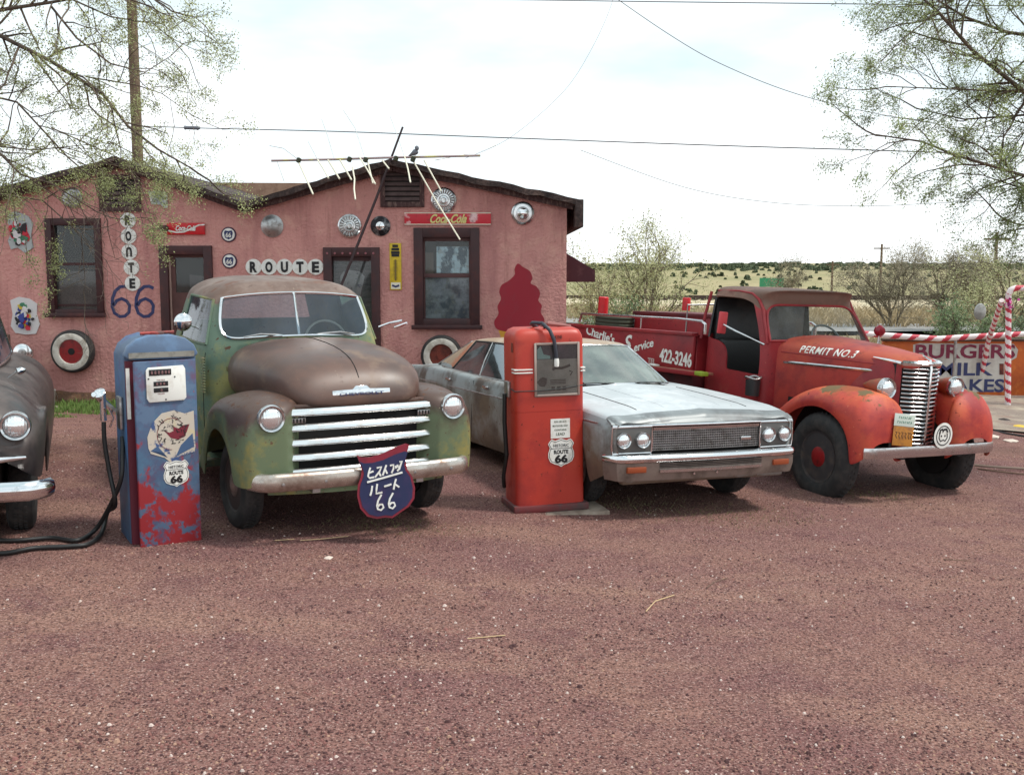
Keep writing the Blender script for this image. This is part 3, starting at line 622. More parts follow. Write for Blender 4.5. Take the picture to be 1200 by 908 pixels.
# cola signs
SC = ''
def cola(label, u0, u1, v0, v1, old):
    t_ = on_wall('cola_sign', label, 'sign', (u0+u1)/2, (v0+v1)/2); w2, h2 = px2m((u1-u0)/2), px2m((v1-v0)/2)
    MB().box(-w2, w2, -.03, 0, -h2, h2).obj('board', 'sign_red' if not old else M('old_red', S(196, 36, 52), .5, 0, [(S(226, 190, 190), 4, .56, .64, 0, None), (S(120, 30, 40), 8, .55, .7, 0, None)]), t_, bevel=.004)
    if not old:
        p = [(-w2, -h2*.25), (-w2*.5, -h2*.62), (-w2*.1, -h2*.55), (w2*.35, h2*.1), (w2*.7, h2*.62), (w2, h2*.7)]
        MB().stroke(p, .022, -.034, -.031).obj('wave', 'white', t_, smooth=False)
        text_mb('Coca-Cola', w2*1.05, h2*.95, .006, .03, .45).xf(Matrix.Translation((0, -.038, h2*.1))).obj('lettering', 'white', t_, smooth=False)
    else:
        mb = MB()
        for a in (-h2*.92, h2*.92): mb.stroke([(-w2, a), (w2, a)], .012, -.034, -.031)
        mb.obj('border', 'cream', t_, smooth=False)
        text_mb('Coca-Cola', w2*.85, h2*1.5, .006, .03, .5).xf(Matrix.Translation((w2*.02, -.036, 0))).obj('lettering', M('sign_gold', S(214, 204, 130), .5), t_, smooth=False)
cola('small red sign with white cursive soft drink name over the left door', 197.5, 241.5, 261.5, 275, 0)
cola('long faded red soft drink sign with pale lettering over the right window', 475, 575, 249.5, 263.5, 1)
# thermometer
t_ = on_wall('thermometer_sign', 'tall narrow yellow thermometer sign between middle door and right window', 'sign', 463.5, 312.5); w2, h2 = px2m(6.8), px2m(27)
MB().box(-w2, w2, -.02, 0, -h2, h2).obj('board', M('sign_yellow', S(210, 180, 30), .5, 0, [(S(170, 140, 40), 6, .5, .7, 0, None)]), t_, bevel=.004)
MB().box(-w2*.8, w2*.8, -.025, -.021, -h2*.96, -h2*.68).obj('badge', 'cream', t_, smooth=False)
mb = MB(); mb.stroke([(-w2*.6, -h2*.8), (0, -h2*.86), (w2*.6, -h2*.8)], .03, -.029, -.0255); mb.obj('badge_mark', 'navy', t_, smooth=False)
mb = MB().box(-.012, .012, -.028, -.021, -h2*.6, h2*.3)
for k in range(14):
    for sx in (-1, 1): mb.box(sx*.022-.009, sx*.022+.009, -.025, -.021, -h2*.55+k*h2*.06, -h2*.55+k*h2*.06+.006)
mb.obj('scale', M('olive_ink', S(120, 100, 40), .6), t_, smooth=False)
mb = MB()
for k, (wd, z) in enumerate(((.8, .88), (1.1, .74), (1.2, .6), (1.1, .48))): mb.box(-w2*wd*.6, w2*wd*.6, -.026, -.021, h2*z-.02, h2*z+.02)
mb.obj('print_lines', 'ink', t_, smooth=False)
# cut-out painted panels
def blob_panel(name, label, pts, cols, seed, mats):
    cx = sum(p[0] for p in pts)/len(pts); cy = sum(p[1] for p in pts)/len(pts)
    t_ = on_wall(name, label, 'painted panel', cx, cy)
    MB().prism([(px2m(u-cx), -px2m(v-cy)) for u, v in pts], -.02, 0).obj('board', mats[0], t_, smooth=False)
    r = random.Random(seed)
    for i, m_ in enumerate(mats[1:]):
        mb = MB()
        for k in range(6):
            a = r.random()*6.28; d = r.random()**.6*.17; ox, oz_ = math.cos(a)*d*.8, math.sin(a)*d*1.1; s_ = .018+.03*r.random(); n_ = 7
            mb.prism([(ox+math.cos(6.28*q/n_)*s_*(.6+.7*r.random()), oz_+math.sin(6.28*q/n_)*s_*(.7+.9*r.random())) for q in range(n_)], -.022-.0012*(i*6+k+1), -.0205)
        mb.obj('painted_patches', m_, t_, smooth=False)
for nm, c in (('pt_red', S(196, 44, 62)), ('pt_green', S(60, 120, 90)), ('pt_blue', S(52, 66, 140)), ('pt_yellow', S(206, 180, 60)), ('pt_black', S(30, 26, 34)), ('pt_pale', S(170, 176, 176)), ('pt_white', S(208, 204, 204))): M(nm, c, .6)
blob_panel('painted_cutout', 'grey and red painted cutout high on the wall left of the left window', [(12, 252), (22, 248), (36, 254), (41, 262), (38, 276), (40, 290), (30, 296), (22, 290), (14, 292), (11, 282), (17, 270), (12, 262)], None, 3, ['pt_pale', 'pt_red', 'pt_red', 'pt_green', 'pt_black', 'pt_white'])
blob_panel('painted_cutout', 'many coloured painted cutout low on the wall left of the left window', [(10, 352), (20, 348), (32, 350), (41, 356), (40, 368), (43, 380), (38, 391), (26, 392), (14, 390), (9, 382), (12, 368)], None, 12, ['pt_white', 'pt_blue', 'pt_yellow', 'pt_green', 'pt_red', 'pt_black', 'pt_white', 'pt_blue'])
t_ = tag(MB().prism([(px2m(u-188), -px2m(v-233)) for u, v in [(177, 225), (190, 224), (199, 226), (199, 243), (195, 244), (191, 240), (180, 239), (179, 233)]], -.02, 0).obj('metal_scrap', M('scrap', S(170, 178, 176), .5, .2, [(S(110, 116, 112), 7, .45, .65, 0, None), (S(220, 220, 212), 5, .55, .65, 0, None)]), smooth=False), 'torn pale sheet metal scrap under the left roof slope', 'metal sheet'); t_.location = (wx(188), WY-.002, wz(233))
t_ = on_wall('wall_horn', 'dark rusty horn sticking out beside the small red sign', 'horn', 196, 268)
MB().lathe([(0, .05), (-.04, .05), (-.05, .03), (-.16, .03), (-.17, .045), (-.2, .05)], n=16).obj('mount', 'wood_dark', t_)
MB().tube([(0, -.18, 0), (-.1, -.19, -.01), (-.22, -.2, -.03)], [.02, .014, .01]).obj('spout', 'wood_dark', t_)
# ------------------------------------------------------------------ antenna leaning on the gable
ant = thing('television_antenna', 'old roof antenna with bent white rods, its dark mast leaning across the right gable', 'antenna', tuple(W(463, 187, 16.0)))
ao = Vector(ant.location)
def A_(u, v, y=16.0): return W(u, v, y)-ao
MB().tube([W(345, 474, 15.5)-ao, W(400, 334, 15.75)-ao, W(440, 235, 15.95)-ao, W(472, 149, 16.05)-ao], [.021, .021, .02, .015]).obj('mast', M('mast_dark', S(44, 24, 28), .6), ant)
MB().tube([A_(318, 188.5), A_(390, 187), A_(450, 185), A_(500, 184), A_(563, 182.5)], .017).obj('boom', M('boom_metal', S(170, 150, 150), .4, .5, [(S(190, 180, 120), 3, .5, .6, 0, None)]), ant)
for q in [[(349, 188), (358, 208), (367, 228)], [(372, 187), (379, 198), (385, 209)], [(384, 187), (398, 210)], [(398, 187), (412, 211)], [(413, 196), (415.5, 210), (415, 222), (416.5, 234)], [(421, 184), (431, 200), (440, 216)], [(431, 190), (437, 215)], [(448, 188), (456, 198)], [(474, 183), (478, 198), (481, 214)], [(485, 190), (510, 234), (539, 281)], [(497, 188), (517, 224)]]:
    k = 1 if q[0][0] in (349, 372, 384, 398) else 0
    MB().tube([A_(u, v, 16-.25*i) for i, (u, v) in enumerate(q)], .011 if not k else .012).obj('rod', 'cream', ant)
for q in [[(316, 171), (332, 174), (348, 186)], [(361, 166), (372, 187)], [(402, 129), (416, 150), (428, 186)], [(377, 140), (384, 160), (392, 187)], [(457, 136), (466, 160), (474, 184)], [(582, 170), (560, 178), (510, 188)], [(325, 190), (333, 213)]]:
    MB().tube([A_(u, v, 16+.3*i) for i, (u, v) in enumerate(q[::-1])], .005).obj('rod', M('thin_rod', S(190, 190, 186), .4, .4), ant)
for u, v in [(350, 188), (409.5, 187), (428.5, 187.5), (464, 186), (484, 187)]:
    MB().lathe([(-.04, .01), (-.03, .035), (.03, .035), (.04, .01)], tuple(A_(u, v, 15.97)), (.4, 0, 1), 10).obj('insulator', M('insul', S(52, 56, 36), .6), ant)
p = W(486, 184, 15.95)
mb = MB(); mb.loft([SE(-.07, -.012, .012, .055, .075, 2, 10), SE(-.04, -.035, .035, .03, .1, 2, 10), SE(0, -.042, .042, .02, .11, 2, 10), SE(.05, -.03, .03, .02, .075, 2, 10), SE(.13, -.012, .012, .015, .03, 2, 10)]); mb.lathe([(-.035, .003), (-.025, .025), (0, .033), (.025, .025), (.035, .01)], (0, -.05, .12), (0, .2, 1), 10); mb.lathe([(0, .008), (.02, .001)], (0, -.08, .122), (0, -1, 0), 6)
mb.tube([(-.012, 0, .03), (-.012, 0, 0)], .003, 4).tube([(.012, 0, .03), (.012, 0, 0)], .003, 4)
b_ = tag(mb.obj('perched_bird', M('bird_grey', S(110, 112, 120), .8)), 'small grey bird perched on the antenna boom above the gable vent', 'bird'); b_.location = p; b_.rotation_euler = (0, 0, .8)
# items by the wall at left
t_ = thing('machine_cabinet', 'dark wooden cabinet with a worn top against the pink wall at far left', 'cabinet', (wx(27)-.05, 15.9, gz(-7.3, 15.9)))
zt = W(27, 432, 15.9).z-t_.location.z
MB().box(-.25, .25, -.2, .2, 0, zt).obj('body', 'wood_dark', t_, bevel=.015)
MB().box(-.28, .3, -.23, .22, zt+.001, zt+.04).obj('top', 'wood_dark', t_, bevel=.008)
MB().box(-.34, -.02, .05, .2, zt+.042, zt+.5).obj('back_box', 'wood_dark', t_, bevel=.01)
hl = thing('loose_headlamp', 'chrome headlamp lying on the dark cabinet by the wall', 'headlamp', tuple(W(27, 414, 15.75)))
MB().lathe([(.16, .01), (.14, .07), (.06, .13), (0, .14), (-.02, .14), (-.03, .115)], n=28).obj('shell', 'bright_chrome', hl)
MB().lathe([(-.02, .11), (-.035, .05), (-.06, .048), (-.062, .01)], n=24).obj('lens', 'dull_metal', hl)
zg = gz(-6.9, 15.6)
bk = thing('metal_bucket', 'small pale metal bucket on the grass by the cabinet', 'bucket', (wx(54)+.3, 15.55, zg))
MB().lathe([(0, .10), (0, .11), (.3, .14), (.31, .145), (.31, .13), (.02, .1)], ax=(0, 0, 1), n=28).obj('pail', M('zinc', S(168, 166, 160), .5, .4, [(S(120, 112, 104), 6, .5, .7, 0, None)]), bk)
MB().tube([(-.14, 0, .3), (-.16, .04, .2), (-.1, .12, .12), (0, .15, .1), (.1, .12, .12), (.16, .04, .2), (.14, 0, .3)], .004, 5).obj('handle', 'dull_metal', bk)
# ------------------------------------------------------------------ vehicles (local: x right as seen from the front, y backwards, z up; front axle near y=0)
def ringf(half):
    """closed ring from a half outline that starts and ends on x=0 (or not)"""
    l = [(-x, y, z) for x, y, z in half[::-1] if abs(x) > 1e-6]
    return half+l
def cage(rings, tagf, closed=True):
    n = len(rings[0]); vs = [p for r in rings for p in r]; fs = []; tg = []
    for i in range(len(rings)-1):
        for j in range(n if closed else n-1):
            k = (j+1) % n; fs.append((i*n+j, i*n+k, (i+1)*n+k, (i+1)*n+j)); tg.append(tagf(i, j))
    return vs, fs, tg
def wheel(parent, x, y, r_, wd, tyre_mat='rubber', rim_mat='dull_metal', hub_mat='chrome', rimr=.6, hubr=.3, out=-1, hole=0, steer=0, sag=0, name='wheel'):
    """out=-1: outer face towards -x"""
    root = MB(); o = out
    M4 = Matrix.Translation((x, y, r_-sag)) @ Matrix.Rotation(steer, 4, 'Z')
    h = wd/2
    prof = [(-h*.7, r_*rimr), (-h*.95, r_*(rimr+.08)), (-h*1.05, r_*.82), (-h*.85, r_*.955), (-h*.55, r_), (h*.55, r_), (h*.85, r_*.955), (h*1.05, r_*.82), (h*.95, r_*(rimr+.08)), (h*.7, r_*rimr)]
    MB().lathe([(-a*o, b) for a, b in prof], ax=(1, 0, 0), n=48, cap=False).xf(M4)
    t_ = MB().lathe([(a*o*-1, b) for a, b in prof], ax=(1, 0, 0), n=48, cap=False)
    for k in range(44):
        a = 2*PI*k/44
        for s_ in (-1, 0, 1):
            t_.box(s_*h*.36-h*.13, s_*h*.36+h*.13, -.012, .012, r_-.003, r_+.006)
            b = len(t_.v); R = Matrix.Rotation(a+s_*.05, 4, 'X')
            t_.v[-8:] = [tuple(R @ Vector(v)) for v in t_.v[-8:]]
    t = t_.xf(M4).obj('tyre', tyre_mat, parent)
    rim = [(h*.72, r_*rimr*1.02), (h*.8, r_*rimr*1.03), (h*.74, r_*rimr*.96), (h*.35, r_*rimr*.88), (h*.3, r_*rimr*.7), (h*.45, r_*hubr*1.25), (h*.5, r_*hubr), (h*.5, .02)]
    rm = MB().lathe([(a*o, b) for a, b in rim], ax=(1, 0, 0), n=36).xf(M4).obj('rim', rim_mat, parent)
    if hub_mat: MB().lathe([(h*.5*o, r_*hubr), (h*.75*o, r_*hubr*.9), (h*.92*o, r_*hubr*.5), (h*.95*o, .01)], ax=(1, 0, 0), n=28).xf(M4).obj('hubcap', hub_mat, rm)
    if hole:
        mb = MB()
        for k in range(hole):
            a = 2*PI*k/hole+.3; cy, cz = math.cos(a)*r_*rimr*.62, math.sin(a)*r_*rimr*.62
            mb.lathe([(h*.50*o, .001), (h*.50*o, .036), (h*.48*o, .042), (h*.2*o, .045)], (0, cy, cz), (1, 0, 0), 14)
        mb.xf(M4).obj('vent_holes', 'dark', rm)
    MB().lathe([(-h*.9*o, r_*rimr), (-h*.2*o, r_*rimr*.9), (-h*.2*o, .01)], ax=(1, 0, 0), n=24).xf(M4).obj('drum', 'dark', rm)
    return t
def headlight(parent, x, y, z, r_, shell_len, shell_mat, tilt=0, body=True, ringm='chrome', dep=.05):
    M4 = Matrix.Translation((x, y, z)) @ Matrix.Rotation(tilt, 4, 'Z')
    if body: b = MB().lathe([(shell_len, r_*.15), (shell_len*.7, r_*.6), (shell_len*.35, r_*.9), (.02, r_*1.02), (0, r_*1.02)], n=32).xf(M4).obj('headlight', shell_mat, parent)
    else: b = MB().lathe([(.06, r_*1.0), (0, r_*1.04)], n=32).xf(M4).obj('headlight', shell_mat, parent)
    MB().lathe([(.02, r_*1.08), (-.015, r_*1.08), (-.03, r_*1.0), (-.022, r_*.86), (-.01, r_*.84)], n=36, cap=False).xf(M4).obj('bezel', ringm, b)
    MB().lathe([(.0, r_*.86), (-.02, r_*.8), (-.02-dep*.5, r_*.5), (-.02-dep*.7, r_*.2), (-.02-dep*.72, .001)], n=28).xf(M4).obj('lens', 'lens_glass', b)
    MB().lathe([(.03, .01), (.02, r_*.4), (-.005, r_*.83)], n=28, cap=False).xf(M4).obj('reflector', 'bright_chrome', b)
    return b
def lens_mat():
    m = bpy.data.materials.new('lens_glass'); m.use_nodes = True; t = m.node_tree; n = t.nodes; L = t.links.new; b = n['Principled BSDF']
    b.inputs['Base Color'].default_value = (.86, .88, .89, 1); b.inputs['Metallic'].default_value = .75; b.inputs['Roughness'].default_value = .14; b.inputs['Coat Weight'].default_value = .6
    tc = n.new('ShaderNodeTexCoord'); wv = n.new('ShaderNodeTexWave'); wv.bands_direction = 'X'; wv.inputs['Scale'].default_value = 16; L(tc.outputs['Object'], wv.inputs['Vector']); bp = n.new('ShaderNodeBump'); bp.inputs['Strength'].default_value = .35; bp.inputs['Distance'].default_value = .006; L(wv.outputs['Fac'], bp.inputs['Height']); L(bp.outputs[0], b.inputs['Normal']); MATS['lens_glass'] = m
    return
    m = bpy.data.materials.new('lens_glass'); m.use_nodes = True; t = m.node_tree; n = t.nodes; L = t.links.new; n.remove(n['Principled BSDF'])
    tr = n.new('ShaderNodeBsdfTransparent'); tr.inputs[0].default_value = (.85, .87, .88, 1); gl = n.new('ShaderNodeBsdfGlossy'); gl.inputs['Roughness'].default_value = .12; df = n.new('ShaderNodeBsdfDiffuse'); df.inputs[0].default_value = S(170, 165, 160)
    fr = n.new('ShaderNodeFresnel'); fr.inputs[0].default_value = 1.7; m1 = n.new('ShaderNodeMixShader'); L(fr.outputs[0], m1.inputs[0]); L(tr.outputs[0], m1.inputs[1]); L(gl.outputs[0], m1.inputs[2])
    tc = n.new('ShaderNodeTexCoord'); wv = n.new('ShaderNodeTexWave'); wv.bands_direction = 'X'; wv.inputs['Scale'].default_value = 22; L(tc.outputs['Object'], wv.inputs['Vector'])
    mr = n.new('ShaderNodeMapRange'); L(wv.outputs['Fac'], mr.inputs[0]); mr.inputs[3].default_value = .15; mr.inputs[4].default_value = .45
    m2 = n.new('ShaderNodeMixShader'); L(mr.outputs[0], m2.inputs[0]); L(m1.outputs[0], m2.inputs[1]); L(df.outputs[0], m2.inputs[2]); L(m2.outputs[0], n['Material Output'].inputs[0]); MATS['lens_glass'] = m
lens_mat()
def bar_path(pts, prof, mat, name, parent, bevel=0, ang=50):
    """sweep an (depth, height) profile along a level path of (x, y, z)"""
    rings = []; P = [Vector(p) for p in pts]
    for i, p in enumerate(P):
        d = P[min(i+1, len(P)-1)]-P[max(i-1, 0)]; d.z = 0; d.normalize(); nn = Vector((d.y, -d.x, 0))
        rings.append([p+nn*a+Vector((0, 0, b)) for a, b in prof])
    return MB().loft(rings).obj(name, mat, parent, ang=ang, bevel=bevel)
def arch(y, yc, r_, zlow, zc):
    """lower edge height of a body side with a wheel opening"""
    d = abs(y-yc)
    return zlow if d >= r_ else max(zlow, zc+math.sqrt(r_*r_-d*d)*1.0)
# paints
GRN, BRN, DBR = S(104, 126, 96), S(112, 88, 78), S(78, 62, 56)
M('pickup_green', S(96, 118, 100), .6, 0, [(S(140, 138, 86), 2.2, .48, .62, .0, None), (S(150, 140, 96), 3, .60, .72, 0, None), (S(104, 82, 66), 2.1, .70, .98, .38, .5), (S(88, 62, 48), 17, .64, .665, .06, .9), (S(160, 152, 120), 36, .68, .70, 0, .8)])
M('pickup_roof', S(102, 80, 70), .5, 0, [(S(146, 130, 114), 30, .66, .68, 0, .7), (S(134, 116, 106), 2, .45, .65, 0, .42), (S(110, 74, 58), 5, .54, .68, 0, .7), (S(70, 52, 46), 12, .62, .74, 0, .8)])
M('pickup_hood', S(98, 72, 62), .44, 0, [(S(140, 122, 104), 34, .66, .68, 0, .7), (S(80, 62, 56), 1.6, .42, .6, 0, .38), (S(120, 98, 82), 3.5, .55, .7, 0, .5), (S(110, 116, 84), 2.5, .66, .76, 0, .55), (S(70, 46, 38), 16, .64, .74, 0, .8)])
M('pickup_fender', S(100, 114, 86), .55, 0, [(S(142, 132, 74), 1.8, .54, .64, 0, None), (S(82, 62, 54), 1.8, .52, .68, .30, .40, (1, 1, 1), (.75, .84)), (S(96, 66, 50), 19, .63, .655, .05, .8), (S(168, 160, 130), 40, .68, .70, 0, .8)])
M('bumper_tan', S(184, 172, 162), .26, .75, [(S(120, 96, 84), 4, .45, .65, 0, .5), (S(200, 196, 190), 2.2, .5, .62, .12, .15), (S(90, 62, 50), 20, .66, .75, 0, .8)])
def pickup():
    t = thing('pickup_truck', 'old green and brown pickup truck with worn paint, split windshield and chrome bar grille', 'truck', mat=pose(-1.378, 8.683, .5211, -.034, .0172, .0277))
    # cab
    lv = []
    lo = [(0, .80), (.45, .82), (.735, .87), (.80, .98), (.83, 1.2), (.83, 1.8), (.80, 2.2), (.66, 2.36), (.40, 2.40), (0, 2.41)]
    def R_(z, s, f=0, front=0, zz=None):
        out = []
        for i, (x, y) in enumerate(lo):
            yc = 1.6; out.append((x*s, yc+(y-yc)*(1-f*.5)+front*(1 if i < 3 else .7 if i == 3 else 0), z if zz is None else zz[i]))
        return ringf(out)
    sill = [1.405, 1.395, 1.36, 1.33, 1.32, 1.32, 1.33, 1.42, 1.42, 1.42]
    head = [1.765, 1.75, 1.715, 1.70, 1.705, 1.70, 1.70, 1.70, 1.72, 1.73]
    rings = [R_(.36, 1.0), R_(.7, 1.02), R_(1.02, 1.02), R_(1.25, 1.0), R_(0, .965, 0, .02, sill), R_(0, .84, .14, .14, head), R_(0, .80, .2, .17, [h+.05 for h in head]), R_(1.84, .62, .42, .16), R_(1.868, .3, .9, .0)]
    lastc = (0, 1.62, 1.872)
    n = len(rings[0])
    # ring order: 0..9 right half (x>0), 10..17 left half from rear to front
    def tg(i, j):
        jj = j if j < 9 else n-1-j
        if i == 4:
            if jj in (0, 1): return 'ws'
            if jj == 4 or jj == 3: return 'sideR' if j < 9 else 'sideL'
            if jj in (7, 8): return 'rear'
        if jj in (3, 4) and i <= 3: return 'door' if j < 9 else 'doorL'
        return 'roof' if i >= 5 else 'body'
    vs, fs, ts = cage(rings, tg); k = len(vs); vs.append(lastc)
    for j in range(n): fs.append(((len(rings)-1)*n+j, (len(rings)-1)*n+(j+1) % n, k)); ts.append('roof')
    out = bake_cage(vs, fs, ts, ('ws', 'sideR', 'sideL', 'rear'), dict(ws='windshield', sideR='door_window', sideL='door_window', rear='rear_window', door='door', doorL='door', body='cab', roof='roof'),
                    dict(ws='truck_glass', sideR='truck_glass', sideL='truck_glass', rear='open_glass', door='pickup_green', doorL='pickup_green', body='pickup_green', roof='pickup_roof'), t)
    trim(out['ws'], .012, 'bright_chrome', out['ws'])
    for s_ in ('sideR', 'sideL'): trim(out[s_], .013, 'pickup_green', out[s_])
    MB().tube([(0, .845, 1.40), (0, .885, 1.50), (0, .94, 1.62), (0, .995, 1.765)], .012).obj('centre_post', 'bright_chrome', out['ws'])
    for sx in (-1, 1):
        MB().tube([(sx*.12, .83, 1.395), (sx*.2, .84, 1.41), (sx*.36, .80, 1.425), (sx*.5, .82, 1.40)], [.012, .01, .007, .006]).obj('wiper', 'dull_metal', t)
        if sx < 0:
            m_ = MB().tube([(-.835, .98, 1.47), (-.86, .99, 1.48), (-.99, .90, 1.53)], .008).obj('mirror', 'chrome', t)
            MB().lathe([(0, .01), (.01, .06), (.03, .075), (.045, .06), (.055, .01)], (-.99, .90, 1.535), (0, -1, 0), 20).obj('mirror_head', 'bright_chrome', m_)
        else:
            m_ = MB().tube([(.80, .98, 1.44), (.90, .97, 1.475), (1.02, .95, 1.50)], .009).obj('mirror', 'bright_chrome', t)
            MB().box(-.07, .07, -.006, .006, -.012, .012).xf(Matrix.Translation((1.0, .93, 1.455)) @ Matrix.Rotation(-.3, 4, 'Y')).obj('mirror_head', 'bright_chrome', m_, bevel=.004)
        mb = MB()
        for k in range(13): mb.box(sx*.822-.012, sx*.822+.012, .885, .965, .93+k*.024, .938+k*.024)
        mb.obj('cowl_louvres', 'pickup_green', t, bevel=.002)
        MB().tube([(sx*.86, 1.85, 1.1), (sx*.885, 1.87, 1.1), (sx*.885, 1.98, 1.1)], .011).obj('door_handle', 'chrome', t)
    tcab = bvh([out['body'], out['door'], out['doorL']])
    for sx in (-1, 1):
        for path in ([(.985, .42+.06*q) for q in range(15)], [(1.83, .42+.06*q) for q in range(15)]):
            P_ = []
            for y_, z_ in path:
                h = tcab.ray_cast(Vector((sx*3, y_, z_)), Vector((-sx, 0, 0)))
                if h[0] and abs(h[0].x) > .5: P_.append(h[0])
            if len(P_) > 2: MB().tube(P_, .0035, 6).obj('door_gap', 'dark', t)
    # interior
    MB().box(-.7, .7, 1.55, 1.75, .6, 1.28).box(-.7, .7, 1.2, 1.75, .5, .85).obj('bench_seat', M('seat_brown', S(52, 44, 40), .8), t, bevel=.05)
    MB().box(-.74, .74, .9, 1.08, 1.1, 1.30).obj('dashboard', M('dash_grey', S(84, 90, 84), .6), t, bevel=.03)
    sw = MB(); sw.tube([(.36+.2*math.cos(a*PI/12), 1.16+.05*math.sin(a*PI/12), 1.30+.19*math.sin(a*PI/12)) for a in range(25)], .011); sw.tube([(.36, 1.16, 1.30), (.36, .9, 1.1)], .015).tube([(.17, 1.16, 1.3), (.55, 1.16, 1.3)], .008)
    sw.obj('steering_wheel', 'cream', t)
    MB().box(-.78, .78, .84, 2.35, .42, .48).obj('floor_pan', 'dark', t, smooth=False)
    # hood
    def HR(y, w_, zl, zt, p=2.9): return SE(y, -w_, w_, zl, zt, p, 28)
    st = [(-.70, .30, 1.02, 1.06), (-.69, .40, 1.0, 1.10), (-.64, .475, .97, 1.175), (-.55, .535, .95, 1.26), (-.40, .58, .93, 1.33), (-.18, .625, .90, 1.385), (.15, .665, .86, 1.408), (.5, .68, .84, 1.408), (.84, .735, .82, 1.412)]
    hood = MB().loft([HR(*a) for a in st]).obj('hood', 'pickup_hood', t, sub=1, ang=60)
    tr = bvh([hood])
    seam = [(0, y, 0) for y in [-.6+.06*k for k in range(25)]]
    pts = []
    for x_, y_, z_ in seam:
        h = tr.ray_cast(Vector((0, y_, 3)), Vector((0, 0, -1)))
        if h[0]: pts.append(h[0]+Vector((0, 0, .001)))
    MB().tube(pts, .004, 6).obj('hood_seam', 'dark', hood)
    e = MB(); R0 = [(-.235, -.02), (-.235, .025), (-.07, .03), (-.045, .055), (.045, .055), (.07, .03), (.235, .025), (.235, -.02), (.05, -.028), (-.05, -.028)]
    e.prism(R0, -.02, .02).xf(Matrix.Translation((0, -.665, 1.10)) @ Matrix.Rotation(-.25, 4, 'X')); em = e.obj('emblem', 'bright_chrome', hood, bevel=.006)
    text_mb('CHEVROLET', .36, .022, .003, .01).xf(Matrix.Translation((0, -.692, 1.098)) @ Matrix.Rotation(-.25, 4, 'X')).obj('lettering', 'navy', em, smooth=False)
    for sx in (-1, 1):
        b = MB().box(-.1, .1, -.006, .006, -.022, .022); b.xf(Matrix.Translation((sx*.672, .62, 1.15)) @ Matrix.Rotation(sx*PI/2, 4, 'Z')).obj('side_badge', M('old_brass', S(120, 110, 66), .4, .5), hood, bevel=.004)
    # front fenders: open shells with a wheel opening
    def fender(sx):
        rings = []
        #     y     xi   xo   zlow  ztop
        st = [(-.81, .63, .86, .50, .95), (-.80, .61, .90, .46, 1.00), (-.73, .56, .93, .45, 1.06), (-.60, .46, .945, .44, 1.085), (-.47, .45, .955, .44, 1.10), (-.43, .45, .957, .46, 1.105), (-.33, .45, .96, .66, 1.108), (-.15, .45, .96, .765, 1.10), (.0, .45, .96, .785, 1.08), (.15, .45, .96, .765, 1.05), (.33, .45, .955, .64, .99), (.43, .45, .95, .42, .945), (.47, .45, .948, .32, .92), (.60, .47, .92, .30, .80), (.72, .5, .90, .30, .62), (.84, .55, .885, .31, .46)]
        for y, xi, xo, zl, zt in st:
            w_ = xo-xi; h_ = zt-zl
            r = [(xi, y, zl if y < -.5 else zt-.3), (xi, y, zt-.12 if y > -.7 else zt-.08), (xi+.02*w_, y, zt-.03), (xi+.25*w_, y, zt), (xi+.6*w_, y, zt-.012), (xi+.86*w_, y, zt-.07*min(1, h_/.4)), (xi+.975*w_, y, zt-.18*min(1, h_/.5)), (xo, y, lerp(zl, zt, .35)), (xo-.004, y, lerp(zl, zt, .12)), (xo-.012, y, zl)]
            rings.append([(sx*a, b, c) for a, b, c in r])
        f = MB().loft(rings, closed=False, cap=False)
        # nose cap
        n_ = len(rings[0]); base = rings[0]
        f.add(base+[(sx*.75, -.82, .74)], [(k, (k+1) % n_, n_) for k in range(n_)])
        return f.obj('front_fender', 'pickup_fender', t, sub=2, solid=.012, ang=60)
    for sx in (-1, 1):
        fender(sx)
        headlight(t, sx*.735, -.80, .965, .095, .2, 'pickup_fender')
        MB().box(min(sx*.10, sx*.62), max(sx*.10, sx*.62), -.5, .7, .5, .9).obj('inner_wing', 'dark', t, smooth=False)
        # running board
        MB().box(min(sx*.66, sx*.90), max(sx*.66, sx*.90), .82, 2.42, .30, .36).obj('running_board', 'pickup_green', t, bevel=.015)
        # rear fender and box side
        st = [(2.62, .46, .62), (2.66, .44, .84), (2.8, .70, .95), (2.95, .76, .98), (3.15, .74, .96), (3.3, .66, .88), (3.45, .42, .72), (3.52, .42, .56)]
        f = MB().loft([[(sx*.76, y, zt), (sx*.84, y, zt), (sx*.93, y, zt-.06), (sx*.955, y, zt-.2 if zt-.2 > zl else zl+.02), (sx*.955, y, zl)] for y, zl, zt in st], closed=False)
        f.obj('rear_fender', 'pickup_green', t, sub=2, solid=.012, ang=60)
        MB().box(min(sx*.72, sx*.76), max(sx*.72, sx*.76), 2.46, 4.2, .5, 1.05).obj('bed_side', 'pickup_green', t, bevel=.01)
        wheel(t, sx*.765, 0, .345, .17, rim_mat='black_paint', hub_mat='dull_metal', rimr=.6, hubr=.3, out=sx, sag=.012, steer=.03)
        wheel(t, sx*.765, 3.0, .345, .17, rim_mat='black_paint', hub_mat='dull_metal', rimr=.6, hubr=.3, out=sx, sag=.012)
    MB().box(-.72, .72, 2.46, 4.2, .5, .56).box(-.72, .72, 2.46, 2.5, .56, 1.05).obj('bed_floor', 'wood_dark', t, smooth=False)
    MB().box(-.72, .72, 4.2, 4.24, .5, 1.05).obj('tailgate', 'pickup_green', t, bevel=.01)
    # grille: dark cavity, surround and five bowed bars
    MB().box(-.62, .62, -.62, -.55, .44, 1.03).obj('grille_backing', 'dark', t, smooth=False)
